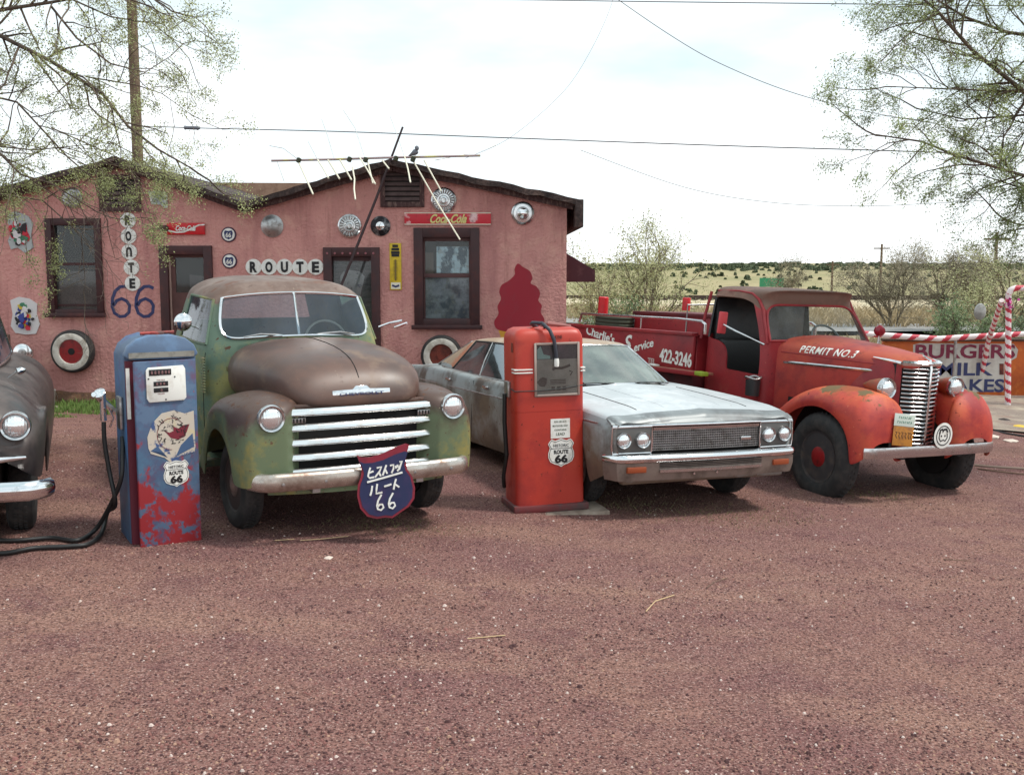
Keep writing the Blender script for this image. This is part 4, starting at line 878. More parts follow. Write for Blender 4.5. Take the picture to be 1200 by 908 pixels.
    MB().loft([[(x, -.73+.10*(x/.6)**2-.02, .36), (x, -.73+.10*(x/.6)**2, .49), (x, -.6, .5), (x, -.6, .36)] for x in [-.72+.12*k for k in range(13)]]).obj('valance', 'pickup_fender', t)
    MB().box(-.57, .57, -.665, -.6, 1.0, 1.035).obj('grille_header', 'pickup_hood', t, bevel=.01)
    for k in range(5):
        z = .53+k*.112; wd = .605
        pts = [(x, -.775+.085*(abs(x)/.6)**2.2, z+.012*math.cos(x*2.2)) for x in [-wd+2*wd*q/24 for q in range(25)]]
        prof = [(-.012, -.030), (.022, -.027), (.032, -.014), (.020, .012), (.0, .027), (-.012, .027)]
        bar_path(pts, prof, 'grille_chrome', 'grille_bar', t)
    for sx in (-1, 1):
        b = MB().box(sx*.51-.055, sx*.51+.055, -.73, -.70, .905, .945).obj('parking_lamp', 'dull_metal', t, bevel=.006)
        mb = MB()
        for q in range(4): mb.box(sx*.51-.045+q*.026, sx*.51-.033+q*.026, -.735, -.731, .91, .94)
        mb.obj('lamp_ribs', 'dark', b, smooth=False)
    # bumper
    pts = []
    for k in range(33):
        a = -1+2*k/32; x = .97*math.sin(a*PI/2*.94)/math.sin(PI/2*.94) if abs(a) > 2 else .885*a
        y = -.93+.055*abs(a)**2+(.17*max(0, (abs(a)-.86)/.14)**2); pts.append((x, y, .50))
    prof = [(-.02, -.062), (.008, -.066), (.03, -.045), (.036, -.01), (.03, .03), (.012, .06), (-.02, .066)]
    bm_ = bar_path(pts, prof, 'bumper_tan', 'front_bumper', t)
    mb = MB()
    for sx in (-1, 1):
        for xx in (.36, .68): mb.lathe([(0, .014), (-.012, .012), (-.014, .001)], (sx*xx, -.955+.05*(xx)**2, .49), (0, 1, 0), 10)
        mb.box(sx*.42-.03, sx*.42+.03, -.9, 0, .40, .47)
    mb.obj('bumper_bolts', 'dull_metal', bm_)
    return t
pickup_root = pickup(); shorten(pickup_root, -.36, .75)
# the hand-lettered shield hung on the pickup bumper
def jp_sign():
    M4 = pose(-1.378, 8.683, .5211, -.034, .0172, .0277)
    from_ = M4 @ Vector((.085, -.875, .435))
    t = thing('lettered_shield', 'blue shield sign with red edge and white Japanese lettering on the green truck bumper', 'sign', mat=Matrix.Translation(from_) @ Matrix.Rotation(.36, 4, 'Z') @ Matrix.Rotation(math.radians(-4), 4, 'Y') @ Matrix.Rotation(-.06, 4, 'X'))
    s_ = .0068
    out = [(-29, 37), (-24, 34), (-14, 33), (0, 35), (14, 40), (27, 43), (31, 41), (28, 34), (25, 24), (26, 14), (31, 5), (33, -8), (31, -20), (24, -28), (14, -33), (4, -38), (-4, -36), (-14, -36), (-24, -32), (-31, -22), (-33, -8), (-31, 4), (-27, 12), (-25, 20), (-27, 30)]
    inn = [(x*.915, z*.93 if z < 20 else z*.80) for x, z in out]
    MB().prism([(x*s_, z*s_) for x, z in out], -.004, .004).obj('plate', M('shield_red', S(132, 28, 48), .5, 0, [(S(90, 24, 44), 6, .5, .7, 0, None)]), t, smooth=False)
    MB().prism([(x*s_, z*s_) for x, z in inn], -.008, -.0045).obj('field', M('shield_blue', S(30, 38, 78), .5, 0, [(S(56, 40, 84), 5, .5, .7, 0, None)]), t, smooth=False)
    W_ = .0165; mb = MB(); i = [0]
    def st(pts):
        i[0] += 1; mb.stroke([((a-500)/11.3*s_, (440-b)/11.3*s_) for a, b in pts], W_*.8, -.0115-.0003*i[0], -.0085)
    # strokes measured on the sign (x right, y down)
    def cv(*p): st([(a+60, b) for a, b in p])
    cv((265, 195), (240, 250), (225, 300), (245, 325), (300, 320)); cv((235, 262), (300, 245))
    cv((345, 212), (405, 205), (375, 260), (310, 325)); cv((365, 262), (385, 320))
    cv((470, 190), (440, 250), (410, 315)); cv((448, 240), (470, 300))
    cv((515, 205), (560, 200), (555, 250), (525, 300))
    cv((585, 215), (590, 250)); cv((610, 205), (612, 240)); cv((600, 285), (625, 262), (640, 225))
    cv((640, 175), (672, 170), (650, 215), (625, 270))
    cv((205, 372), (420, 345), (665, 310))
    cv((265, 425), (250, 490), (228, 545)); cv((330, 410), (315, 470), (305, 530), (385, 525))
    cv((415, 455), (510, 440)); cv((575, 380), (550, 440), (530, 510)); cv((555, 445), (605, 490))
    for ox in (0, 150):
        cv((370+ox, 550), (320+ox, 620), (300+ox, 680), (305+ox, 725), (345+ox, 745), (380+ox, 715), (370+ox, 675), (335+ox, 672), (305+ox, 700))
    mb.obj('lettering', 'white', t, smooth=False)
    MB().tube([(-.12, .0, .22), (-.12, .03, .06)], .004, 5).tube([(.12, .0, .24), (.12, .03, .06)], .004, 5).obj('hanging_wire', 'dull_metal', t)
jp_sign()
# ------------------------------------------------------------------ silver sedan
M('sedan_hood', S(188, 194, 197), .44, .08, [(S(166, 174, 178), 1.0, .42, .72, 0, .46), (S(214, 219, 222), 2.5, .5, .7, 0, .3), (S(138, 126, 114), 14, .68, .71, 0, .7)])
M('sedan_side', S(112, 98, 84), .4, .12, [(S(158, 166, 168), 1.1, .42, .62, .45, .35), (S(92, 80, 72), 2.3, .48, .66, 0, .5), (S(110, 70, 54), 16, .65, .68, 0, .8)])
M('sedan_roof', S(162, 140, 118), .45, 0, [(S(184, 168, 150), 2, .45, .6, 0, None), (S(176, 106, 76), 2.2, .56, .68, 0, .6), (S(150, 80, 58), 9, .60, .72, 0, .8)])
M('sedan_grey', S(122, 128, 130), .4, .1, [(S(96, 98, 100), 2.5, .45, .65, 0, None), (S(160, 168, 170), 4, .55, .7, 0, None)])
def sedan():
    t = thing('silver_sedan', 'long faded silver and tan four door sedan with twin headlights parked between the two trucks', 'car', mat=pose(1.40, 10.195, .432, -.0106, -.0337, .0219))
    FA = -.17; RA = 2.95
    st = []  # y, w, zlow, zcrease, zshoulder, zcentre
    key = [(-1.03, .915, .52, .74, .795, .80), (-1.0, .955, .44, .75, .82, .845), (-.92, .975, .36, .755, .84, .875), (-.62, 1.0, .26, .765, .87, .915)]
    def at(y):
        tab = [(-.62, 1.0, .765, .87, .915), (0, 1.015, .785, .905, .955), (.5, 1.015, .80, .925, .985), (1.0, 1.01, .80, .935, .95), (2.0, 1.01, .80, .945, .95), (2.8, 1.015, .81, .965, .97), (3.5, 1.01, .82, .965, .975), (4.2, .985, .80, .93, .955), (4.7, .94, .76, .88, .9), (4.82, .90, .72, .85, .86)]
        for a, b in zip(tab, tab[1:]):
            if a[0] <= y <= b[0]:
                k = (y-a[0])/(b[0]-a[0]); return [lerp(p, q, k) for p, q in zip(a[1:], b[1:])]
    ys = [-.62, -.60, -.56, -.47, -.32, -.17, -.02, .13, .22, .26, .5, 1.0, 1.5, 2.0, 2.4, 2.54, 2.58, 2.65, 2.8, 2.95, 3.1, 3.25, 3.32, 3.36, 3.7, 4.2, 4.7, 4.82]
    for y in ys[1:]:
        w_, zc, zs, zt = at(y); zl = .24
        for ya, top in ((FA, .655), (RA, .60)):
            d = abs(y-ya)
            if d < .42: zl = .24+(top-.24)*math.sqrt(max(0, 1-(d/.42)**2))
        key.append((y, w_, zl, zc, zs, zt))
    rings = []
    for y, w_, zl, zc, zs, zt in key:
        h = [(w_-.05, y, zl), (w_-.015, y, lerp(zl, zc, .18)), (w_, y, lerp(zl, zc, .6)), (w_+.002, y, zc-.012), (w_-.003, y, zc+.012), (w_-.03, y, zs-.02), (w_-.055, y, zs), (w_-.10, y, zs+.004), (w_-.2, y, lerp(zs, zt, .25)-.012), (.60, y, lerp(zs, zt, .35)), (.585, y, lerp(zs, zt, .45)), (.35, y, lerp(zs, zt, .9)-.005), (.04, y, zt), (0, y, zt+.012)]
        rings.append([(x, yy, z) for x, yy, z in h[:-1]]+[h[-1]]+[(-x, yy, z) for x, yy, z in h[:-1][::-1]])
    n = len(rings[0])
    ky = [k[0] for k in key]
    def tg(i, j):
        jj = j if j < 13 else n-2-j; y = (ky[i]+ky[i+1])/2
        if jj >= 5:
            if y < -.78: return 'nose'
            if y < .5: return 'hood' if jj >= 9 else 'fendertop'
            if .5 < y < 3.7 and jj >= 9: return 'none'
            if y > 3.7 and jj >= 9: return 'trunk'
            if y < 1.0: return 'cowl'
            return 'side'
        return 'side'
    vs, fs, ts = cage(rings, tg, closed=False)
    # nose face
    k0 = len(vs); r0 = rings[0]
    c = [(x, y-.0, z) for x, y, z in r0]
    out = bake_cage(vs, fs, ts, (), dict(side='body', nose='nose_panel', hood='hood', fendertop='front_fender', trunk='trunk_lid', cowl='cowl'), dict(side='sedan_side', nose='sedan_grey', hood='sedan_hood', fendertop='sedan_hood', trunk='sedan_side', cowl='sedan_hood'), t, sub=2, solid=.012)
    # greenhouse
    lo = [(0, .52), (.42, .58), (.72, .80), (.84, 1.06), (.87, 1.6), (.875, 2.3), (.87, 2.95), (.82, 3.52), (.72, 3.78), (.42, 3.88), (0, 3.90)]
    hi = [(0, 1.22), (.36, 1.26), (.56, 1.38), (.645, 1.50), (.675, 1.85), (.68, 2.25), (.665, 2.72), (.61, 3.02), (.54, 3.16), (.32, 3.22), (0, 3.23)]
    zlo = [.985, .98, .955, .945, .945, .95, .96, .965, .965, .965, .965]
    zhi = [1.345, 1.34, 1.325, 1.315, 1.32, 1.32, 1.31, 1.285, 1.28, 1.285, 1.29]
    r0 = ringf([(x, y, z-.05) for (x, y), z in zip(lo, zlo)]); r1 = ringf([(x, y, z+.01) for (x, y), z in zip(lo, zlo)])
    r2 = ringf([(x, y, z) for (x, y), z in zip(hi, zhi)])
    r3 = ringf([(x*.95, 2.2+(y-2.2)*.94, z+.032) for (x, y), z in zip(hi, zhi)]); r4 = ringf([(x*.72, 2.2+(y-2.2)*.72, z+.055) for (x, y), z in zip(hi, zhi)]); r5 = ringf([(x*.3, 2.2+(y-2.2)*.3, 1.385) for (x, y), z in zip(hi, zhi)])
    R5 = [r0, r1, r2, r3, r4, r5]; n2 = len(r0)
    def tg2(i, j):
        jj = j if j < 10 else n2-1-j
        if i == 1:
            if jj in (0, 1): return 'ws'
            if jj in (3, 4, 5): return 'sgR' if j < 10 else 'sgL'
            if jj in (8, 9): return 'rw'
            return 'roof'
        return 'roof' if i >= 1 else 'lower'
    vs, fs, ts = cage(R5, tg2); k = len(vs); vs.append((0, 2.2, 1.39))
    for j in range(n2): fs.append((5*n2+j, 5*n2+(j+1) % n2, k)); ts.append('roof')
    # widen the quarter pane: C pillar starts at index 6
    o2 = bake_cage(vs, fs, ts, ('ws', 'sgR', 'sgL', 'rw'), dict(ws='windshield', sgR='side_window', sgL='side_window', rw='rear_window', roof='roof', lower='belt_panel'), dict(ws='car_glass', sgR='side_glass', sgL='side_glass', rw='side_glass', roof='sedan_roof', lower='sedan_side'), t, sub=3, solid=.012)
    trim(o2['ws'], .013, 'chrome', o2['ws'])
    trim(o2['rw'], .012, 'dull_metal', o2['rw'])
    for s_, sx in (('sgR', 1), ('sgL', -1)):
        trim(o2[s_], .011, 'black_paint', o2[s_])
        MB().tube([(sx*.873, 2.12, .955), (sx*.80, 2.16, 1.12), (sx*.685, 2.2, 1.32)], .008).obj('window_divider', 'dull_metal', o2[s_])
        MB().tube([(sx*.872, 1.08, .957), (sx*.888, 1.6, .957), (sx*.892, 2.3, .962), (sx*.886, 2.95, .972), (sx*.85, 3.3, .98)], .011).obj('belt_trim', 'dull_metal', o2[s_])
        MB().tube([(sx*(1.008), y, .79) for y in (-.85, -.4, 0, .6)]+[(sx*1.017, y, .805) for y in (1.0, 1.8, 2.6, 3.3)]+[(sx*1.0, 4.2, .80)], .009).obj('side_trim', 'dull_metal', t)
        for yy in (1.55, 2.62):
            h_ = MB().box(sx*1.018-.012, sx*1.018+.012, yy, yy+.14, .865, .895).obj('door_handle', 'chrome', t, bevel=.008)
        for yy in (.62, 1.98, 3.0):
            MB().tube([(sx*(1.0195), yy, .30), (sx*1.0215, yy, .55), (sx*1.0195, yy, .78), (sx*.995, yy+.01, .92)], .003, 5).obj('door_seam', 'dark', t)
        # wheels
        wheel(t, sx*.80, FA, .34, .19, rim_mat='dull_metal', hub_mat='chrome', rimr=.56, hubr=.42, out=sx, sag=.02)
        wheel(t, sx*.80, RA, .34, .19, rim_mat='dull_metal', hub_mat='chrome', rimr=.56, hubr=.42, out=sx, sag=.02)
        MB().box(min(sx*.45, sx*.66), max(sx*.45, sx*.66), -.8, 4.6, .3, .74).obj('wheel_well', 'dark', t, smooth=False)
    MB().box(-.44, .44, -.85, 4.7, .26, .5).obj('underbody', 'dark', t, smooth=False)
    MB().box(-.8, .8, .9, 3.6, .44, .5).obj('floor_pan', 'dark', t, smooth=False)
    MB().loft([[(-.8, .58, .93), (.8, .58, .93), (.8, .62, .7), (-.8, .62, .7)], [(-.8, 1.05, .93), (.8, 1.05, .93), (.8, 1.12, .7), (-.8, 1.12, .7)]]).obj('dashboard', M('dash_pale', S(110, 112, 108), .8), t, bevel=.02)
    MB().box(-.8, .8, 3.3, 3.85, .86, .93).obj('parcel_shelf', M('shelf', S(90, 88, 84), .9), t, bevel=.01)
    for y0 in (1.75, 2.75):
        MB().box(-.75, .75, y0-.5, y0, .5, .72).box(-.75, .75, y0-.04, y0+.14, .6, 1.06).obj('seat', M('seat_grey', S(84, 84, 82), .9), t, bevel=.04)
    mb = MB(); mb.tube([(.38+.19*math.cos(a*PI/12), 1.22+.08*math.sin(a*PI/12), .98+.16*math.sin(a*PI/12)) for a in range(25)], .011).tube([(.38, 1.22, .98), (.38, 1.0, .88)], .02).tube([(.2, 1.22, .98), (.56, 1.22, .98)], .01)
    mb.obj('steering_wheel', 'black_paint', t)
    for xx in (-.3, .28): MB().tube([(xx-.28, .57, .995), (xx, .53, 1.005), (xx+.22, .54, 1.0)], .006).obj('wiper', 'black_paint', t)
    tr = bvh([out['hood']])
    def tops(x, ys_): 
        o_ = []
        for y in ys_:
            h = tr.ray_cast(Vector((x, y, 3)), Vector((0, 0, -1)))
            if h[0]: o_.append(h[0]+Vector((0, 0, .0015)))
        return o_
    for xx in (-.588, .588): MB().tube(tops(xx, [-.76+.06*q for q in range(21)]), .0035, 6).obj('hood_gap', 'dark', out['hood'])
    for xx in (-.30, .30): MB().tube([p-Vector((0, 0, .004)) for p in tops(xx, [-.74+.06*q for q in range(20)])], .006, 8).obj('hood_crease', 'sedan_hood', out['hood'])
    # front end
    V = lambda x: -1.075+.05*min(1, abs(x)/.95)**1.5
    MB().loft([[(x, V(x)+.08, .50), (x, V(x)+.045, .77), (x, V(x)+.15, .77), (x, V(x)+.15, .50)] for x in [-.93+.062*k for k in range(31)]]).obj('front_panel', 'dark', t)
    MB().loft([[(x, V(x)+.03, .765), (x, V(x)+.01, .79), (x, V(x)+.03, .805+.012*(1-abs(x)/.95)), (x, V(x)+.10, .83+.03*(1-(abs(x)/.95)**3)), (x, V(x)+.14, .78)] for x in [-.955+.0637*k for k in range(31)]]).obj('hood_lip', 'sedan_grey', t)
    def chrome_path(pts, r_, name='grille_trim', par=None): return MB().tube(pts, r_).obj(name, 'bright_chrome', par or t)
    chrome_path([(x, V(x)+.005, .775) for x in [-.95+.095*k for k in range(21)]], .011)
    gr = MB(); xs_ = [-.56+.04*k for k in range(29)]
    gr.loft([[(x, V(x)+.03, .55), (x, V(x)+.03, .735), (x, V(x)+.04, .735), (x, V(x)+.04, .55)] for x in xs_])
    g_ = gr.obj('grille', M('grille_dark', S(70, 70, 72), .5, .4), t)
    mb = MB()
    for k in range(9): mb.loft([[(x, V(x)+.012, .556+k*.021), (x, V(x)+.012, .562+k*.021), (x, V(x)+.028, .562+k*.021), (x, V(x)+.028, .556+k*.021)] for x in xs_])
    for k in range(57):
        x = -.56+.02*k; mb.box(x-.0018, x+.0018, V(x)+.018, V(x)+.03, .555, .733)
    mb.obj('grille_mesh', 'dull_metal', g_, smooth=False)
    MB().loft([[(x, V(x)+.0, .735), (x, V(x)-.006, .758), (x, V(x)+.03, .76), (x, V(x)+.03, .735)] for x in xs_]).obj('grille_header', 'chrome', g_)
    MB().box(.36, .47, V(.42)-.004, V(.42)+.01, .615, .65).obj('emblem', 'chrome', g_, bevel=.005)
    for sx in (-1, 1):
        bz = MB()
        bx0, bx1 = (.575, .945)
        P = lambda x, z, d=0: (sx*x, V(x)+d, z)
        b = MB().loft([[P(bx0, .545), P(bx1, .545), P(bx1, .762), P(bx0, .762)], [P(bx0, .545, .05), P(bx1, .545, .05), P(bx1, .762, .05), P(bx0, .762, .05)]]).obj('headlight_housing', M('housing_grey', S(96, 94, 92), .4, .4), t, bevel=.004)
        chrome_path([P(bx0, .54), P(bx1, .54), P(bx1+.012, .60), P(bx1+.006, .765), P(bx0, .77), P(bx0-.005, .66), P(bx0, .54)], .010, 'headlight_surround', b)
        for xx in (.665, .85):
            headlight(t, sx*xx, V(xx)-.008, .655, .066, .05, 'housing_grey', body=False, dep=.03)
    # bumper: upper chrome blade, lower grille, turn lamps, valance
    pts = []
    for k in range(41):
        a = -1+2*k/40; x = .975*a; yy = -1.185+.07*abs(a)**1.6+.20*max(0, (abs(a)-.93)/.07)**2; pts.append((x, yy, .50))
    prof = [(-.05, -.035), (.0, -.035), (.022, -.015), (.024, .012), (.005, .032), (-.05, .038)]
    bp = bar_path(pts, prof, 'bright_chrome', 'front_bumper', t)
    prof = [(-.05, -.11), (-.018, -.11), (.004, -.03), (.006, .045), (-.04, .05)]
    bar_path([(x, y+.012, .42) for x, y, z in pts], prof, 'bumper_lower', 'bumper_face', bp)
    prof = [(-.05, -.02), (.006, -.015), (.008, .01), (-.05, .015)]
    bar_path([(x, y-.005, .395) for x, y, z in pts if abs(x) < .58], prof, 'chrome', 'bumper_rail', bp)
    lg = MB()
    for q in range(4): lg.loft([[(x, y-.002, .42+q*.014), (x, y-.002, .425+q*.014), (x, y+.02, .425+q*.014), (x, y+.02, .42+q*.014)] for x, y, z in pts if abs(x) < .57])
    lg.obj('lower_grille', 'dark', bp, smooth=False)
    for sx in (-1, 1):
        MB().loft([[(sx*(.76-.09), -1.16, .385), (sx*(.76+.09), -1.15, .385), (sx*(.76+.09), -1.155, .435), (sx*(.76-.09), -1.165, .435)], [(sx*(.76-.09), -1.1, .385), (sx*(.76+.09), -1.1, .385), (sx*(.76+.09), -1.1, .435), (sx*(.76-.09), -1.1, .435)]]).obj('turn_lamp', 'amber_dull', bp, bevel=.005)
        MB().lathe([(0, .012), (-.012, .01)], (sx*.12-.08, -1.18, .36), (0, 1, 0), 8).obj('bumper_bolt', 'bright_chrome', bp)
    MB().box(-.85, .85, -1.05, -.95, .27, .36).obj('front_valance', 'sedan_side', t, bevel=.02)
    MB().box(-.95, .95, 4.78, 4.9, .42, .56).obj('rear_bumper', 'chrome', t, bevel=.03)
    MB().box(-.9, .9, 4.7, 4.8, .35, .84).obj('tail_panel', 'sedan_side', t, bevel=.02)
    return t
M('amber_dull', S(150, 72, 40), .4)
M('bumper_lower', S(140, 128, 120), .35, .5, [(S(100, 88, 80), 4, .45, .65, 0, .5)])
sedan_root = sedan()
shorten(sedan_root, -.55, .82)
# ------------------------------------------------------------------ red service truck
M('truck_red', S(148, 32, 38), .48, 0, [(S(120, 28, 36), 1.6, .45, .65, 0, None), (S(150, 60, 52), 3, .60, .74, .05, None), (S(80, 28, 30), 18, .64, .665, 0, .8), (S(176, 104, 92), 44, .68, .70, 0, .8)])
M('truck_fender', S(184, 64, 48), .58, 0, [(S(200, 104, 58), 1.4, .52, .8, .2, None), (S(150, 42, 44), 2.2, .46, .62, 0, None), (S(104, 88, 58), 4.0, .80, .83, .32, .8), (S(150, 74, 40), 2.6, .78, .92, .30, .7), (S(96, 44, 34), 20, .64, .665, 0, .9), (S(206, 130, 96), 42, .67, .69, 0, .8)])
M('truck_hood', S(162, 52, 42), .55, 0, [(S(196, 116, 90), 40, .67, .69, 0, .8), (S(172, 80, 52), 1.8, .55, .85, .2, None), (S(126, 36, 38), 2.2, .48, .64, 0, None), (S(100, 48, 40), 9, .6, .72, 0, .8)])
M('truck_roof', S(110, 84, 72), .7, 0, [(S(142, 102, 88), 2.4, .45, .65, 0, None), (S(108, 62, 54), 5, .56, .68, 0, None)])
M('side_black', (.018, .018, .02, 1), .35, 0, [((.06, .055, .05, 1), 3, .5, .7, 0, .6)])
def service_truck():
    t = thing('service_truck', 'old red service truck with phone number on its side, round fenders and tall chrome grille', 'truck', mat=pose(3.835, 11.145, .4618, -.0042, .0157, -.0495))
    FA = -.2
    # hood: narrow, tall; sides drop to the fenders
    st = [(-.70, .10, 1.68, 1.40), (-.66, .20, 1.67, 1.445), (-.57, .26, 1.66, 1.475), (-.50, .29, 1.64, 1.485), (-.42, .31, 1.1, 1.495), (-.30, .335, .9, 1.50), (0, .40, .8, 1.525), (.4, .47, .75, 1.54), (.74, .55, .72, 1.55), (.84, .60, .72, 1.55)]
    rings = []
    for y, w_, zl, zt in st:
        h = [(w_, y, zl-.3 if zl < 1.5 else 1.36), (w_+.015, y, lerp(zl, zt, .3) if zl < 1.5 else 1.38), (w_+.012, y, max(zt-.17, 1.39) if zl > 1.5 else zt-.17), (w_, y, max(zt-.11, 1.40) if zl > 1.5 else zt-.11), (w_*.86, y, max(zt-.045, 1.405) if zl > 1.5 else zt-.045), (w_*.5, y, zt-.008), (w_*.06, y, zt)]
        rings.append([(-a, b, c) for a, b, c in h]+[(a, b, c) for a, b, c in h[::-1]])
    mb = MB().loft(rings, closed=False); hood = mb.obj('hood', 'truck_hood', t, sub=2, ang=60)
    # grille nose: V shaped with level bars
    V = lambda x: -.76+.17*min(1, abs(x)/.25)**1.25
    top = lambda x: 1.385
    sh = MB(); xs_ = [-.30+.05*k for k in range(13)]
    sh.loft([[(x, V(x)+.04, .58), (x, V(x)+.04, 1.40), (x, V(x)+.12, 1.40), (x, V(x)+.12, .58)] for x in xs_]); sh.obj('grille_backing', 'dark', t)
    for sx in (-1, 1):
        rr_ = []
        for z, wd, yb in ((.55, .40, -.30), (.8, .42, -.30), (1.05, .41, -.32), (1.25, .38, -.36), (1.42, .33, -.42)):
            rr_.append([(sx*.252, -.585, z), (sx*.30, -.56, z), (sx*(wd-.04), -.48, z), (sx*wd, yb, z), (sx*wd, 0.1, z)])
        MB().loft(rr_, closed=False).obj('grille_shell', 'truck_red', t, sub=2, solid=.01)
    for k in range(19):
        z = .615+k*.0412; gb = MB()
        pts = [(x, V(x)-.0, z+(abs(x)*.02)) for x in [-.245+.49*q/20 for q in range(21)]]
        prof = [(-.02, -.012), (.004, -.011), (.012, .0), (.004, .009), (-.02, .010)]
        bar_path(pts, prof, 'bright_chrome' if k % 3 else 'chrome', 'grille_bar', t)
    MB().tube([(0, -.785, .60), (0, -.79, 1.0), (0, -.785, 1.36), (0, -.74, 1.445), (0, -.60, 1.485)], [.012, .013, .014, .013, .008]).obj('grille_ridge', 'bright_chrome', t)
    bar_path([(x, V(x)*1.0-.006+.0, 1.405-.0*abs(x)) for x in [-.26+.52*q/20 for q in range(21)]], [(-.03, -.022), (.012, -.018), (.018, .008), (-.02, .03)], 'bright_chrome', 'grille_cap', t)
    for sx in (-1, 1):
        MB().tube([(sx*.265, -.585, 1.405), (sx*.30, -.46, 1.42), (sx*.335, -.28, 1.435)], [.02, .016, .006]).obj('cap_trim', 'bright_chrome', t)
        tr = bvh([hood])
        mb = MB().box(-.60, .60, -.006, .006, -.018, .018); mb.xf(Matrix.Translation((0, .26, 1.285)) @ Matrix.Rotation(sx*PI/2, 4, 'Z'))
        pts = []
        for q in range(13):
            y = -.34+1.2*q/12; h = tr.ray_cast(Vector((sx*3, y, 1.30-.04*q/12)), Vector((-sx, 0, 0)))
            if h[0]: pts.append(h[0]+Vector((sx*.002, 0, 0)))
        MB().tube(pts, [.006]+[.016]*(len(pts)-2)+[.012], 6).obj('hood_trim', 'chrome', hood)
        seam = []
        for q in range(15):
            y = -.5+1.3*q/14; h = tr.ray_cast(Vector((sx*3, y, 1.37)), Vector((-sx, 0, 0)))
            if h[0]: seam.append(h[0])
        MB().tube(seam, .006, 6).obj('hood_seam', 'truck_red', hood)
    # lettering on the hood side
    tb = text_mb('PERMIT NO.3', .66, .075, .004, .012, .12, 1.14).xf(Matrix.Translation((0, .26, 0)) @ Matrix.Rotation(-PI/2, 4, 'Z'))
    tb.xf(Matrix.Translation((0, 0, 1.435)) @ Matrix.Rotation(math.radians(-1.2), 4, 'X'))
    # thickness direction is x; push onto the near (negative x) side
    tb = drape(tb, tr, (1, 0, 0), .003); tb.obj('lettering', 'white', hood, smooth=False)
    # fenders
    for sx in (-1, 1):
        #  y, zlow, ztop, xo, xi
        st = [(-1.0, .68, .82, .76, .48), (-.985, .58, .93, .83, .40), (-.93, .51, 1.01, .89, .34), (-.80, .46, 1.09, .93, .31), (-.72, .45, 1.125, .94, .33), (-.69, .47, 1.135, .942, .36), (-.62, .74, 1.15, .945, .36), (-.45, .885, 1.165, .95, .38), (-.2, .955, 1.16, .95, .40), (.05, .90, 1.11, .95, .42), (.25, .78, 1.02, .945, .44), (.40, .60, .92, .935, .48), (.55, .44, .80, .92, .54), (.70, .40, .66, .91, .58), (.85, .42, .53, .90, .62)]
        rings = []
        for y, zl, zt, xo, xi in st:
            w_ = xo-xi; h_ = zt-zl
            r = [(xi, y, zl if y < -.6 else zt-.35), (xi, y, zt-.16*min(1, h_/.4)), (xi+.14*w_, y, zt-.05*min(1, h_/.3)), (xi+.42*w_, y, zt), (xi+.70*w_, y, zt-.03*min(1, h_/.3)), (xi+.90*w_, y, zt-.12*min(1, h_/.4)), (xo, y, zt-.26*min(.9, h_/.5)) if h_ > .3 else (xo, y, lerp(zl, zt, .4)), (xo, y, zl+.03 if h_ > .3 else lerp(zl, zt, .2)), (xo-.015, y, zl)]
            rings.append([(sx*a, b, c) for a, b, c in r])
        f = MB().loft(rings, closed=False, cap=False); n_ = len(rings[0])
        f.add(rings[0]+[(sx*.63, -1.005, .75)], [(k, (k+1) % n_, n_) for k in range(n_)])
        f.obj('front_fender', 'truck_fender', t, sub=2, solid=.012, ang=60)
        headlight(t, sx*.47, -.62, 1.165, .098, .30, M('lamp_shell', S(150, 66, 40), .5, 0, [(S(110, 80, 50), 6, .5, .7, .1, None)]))
        MB().tube([(sx*.47, -.5, 1.08), (sx*.44, -.45, 1.0)], .03).obj('lamp_bracket', 'truck_red', t)
        wheel(t, sx*.80, FA, .44, .20, rim_mat=M('wheel_dark', S(56, 54, 56), .55, 0, [(S(84, 74, 68), 7, .5, .65, 0, .9)]), hub_mat='red_wheel', rimr=.57, hubr=.25, out=sx, hole=5, steer=-.05 if sx > 0 else -.05, sag=.015)
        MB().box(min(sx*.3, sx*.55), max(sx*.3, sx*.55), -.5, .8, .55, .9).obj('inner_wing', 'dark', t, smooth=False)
        MB().box(min(sx*.58, sx*.93), max(sx*.58, sx*.93), .80, 1.95, .46, .50).obj('running_board', 'truck_red', t, bevel=.01)
        for yy in (3.55,):
            wheel(t, sx*.78, yy, .44, .20, rim_mat='black_paint', hub_mat='red_wheel', rimr=.57, hubr=.25, out=sx, sag=.015)
    MB().box(-.35, .35, -.6, 5.0, .50, .62).obj('chassis', 'dark', t, smooth=False)
    # bumper
    pts = []
    for k in range(25):
        a = -1+2*k/24; pts.append((.87*a, -1.02+.03*a*a+.05*max(0, (abs(a)-.9)/.1)**2, .575))
    bp = bar_path(pts, [(-.015, -.058), (.01, -.055), (.022, -.02), (.022, .02), (.01, .05), (-.015, .055)], 'chrome', 'front_bumper', t)
    MB().box(-.42, -.36, -1.0, -.3, .5, .56).box(.36, .42, -1.0, -.3, .5, .56).obj('bumper_iron', 'dark', bp, smooth=False)
    # licence plates, round badge
    pl = MB().box(-.135, .135, -.003, .003, -.16, .03).xf(Matrix.Translation((-.43, -1.03, .80)) @ Matrix.Rotation(.10, 4, 'Y') @ Matrix.Rotation(-.15, 4, 'X')).obj('licence_plate', M('plate_orange', S(178, 118, 40), .5, 0, [(S(140, 90, 40), 8, .5, .65, 0, None)]), t, bevel=.003)
    MB().box(-.14, .14, -.008, -.004, .03, .15).xf(Matrix.Translation((-.43, -1.03, .80)) @ Matrix.Rotation(.10, 4, 'Y') @ Matrix.Rotation(-.15, 4, 'X')).obj('plate_strip', M('plate_white', S(196, 206, 196), .5), pl, bevel=.003)
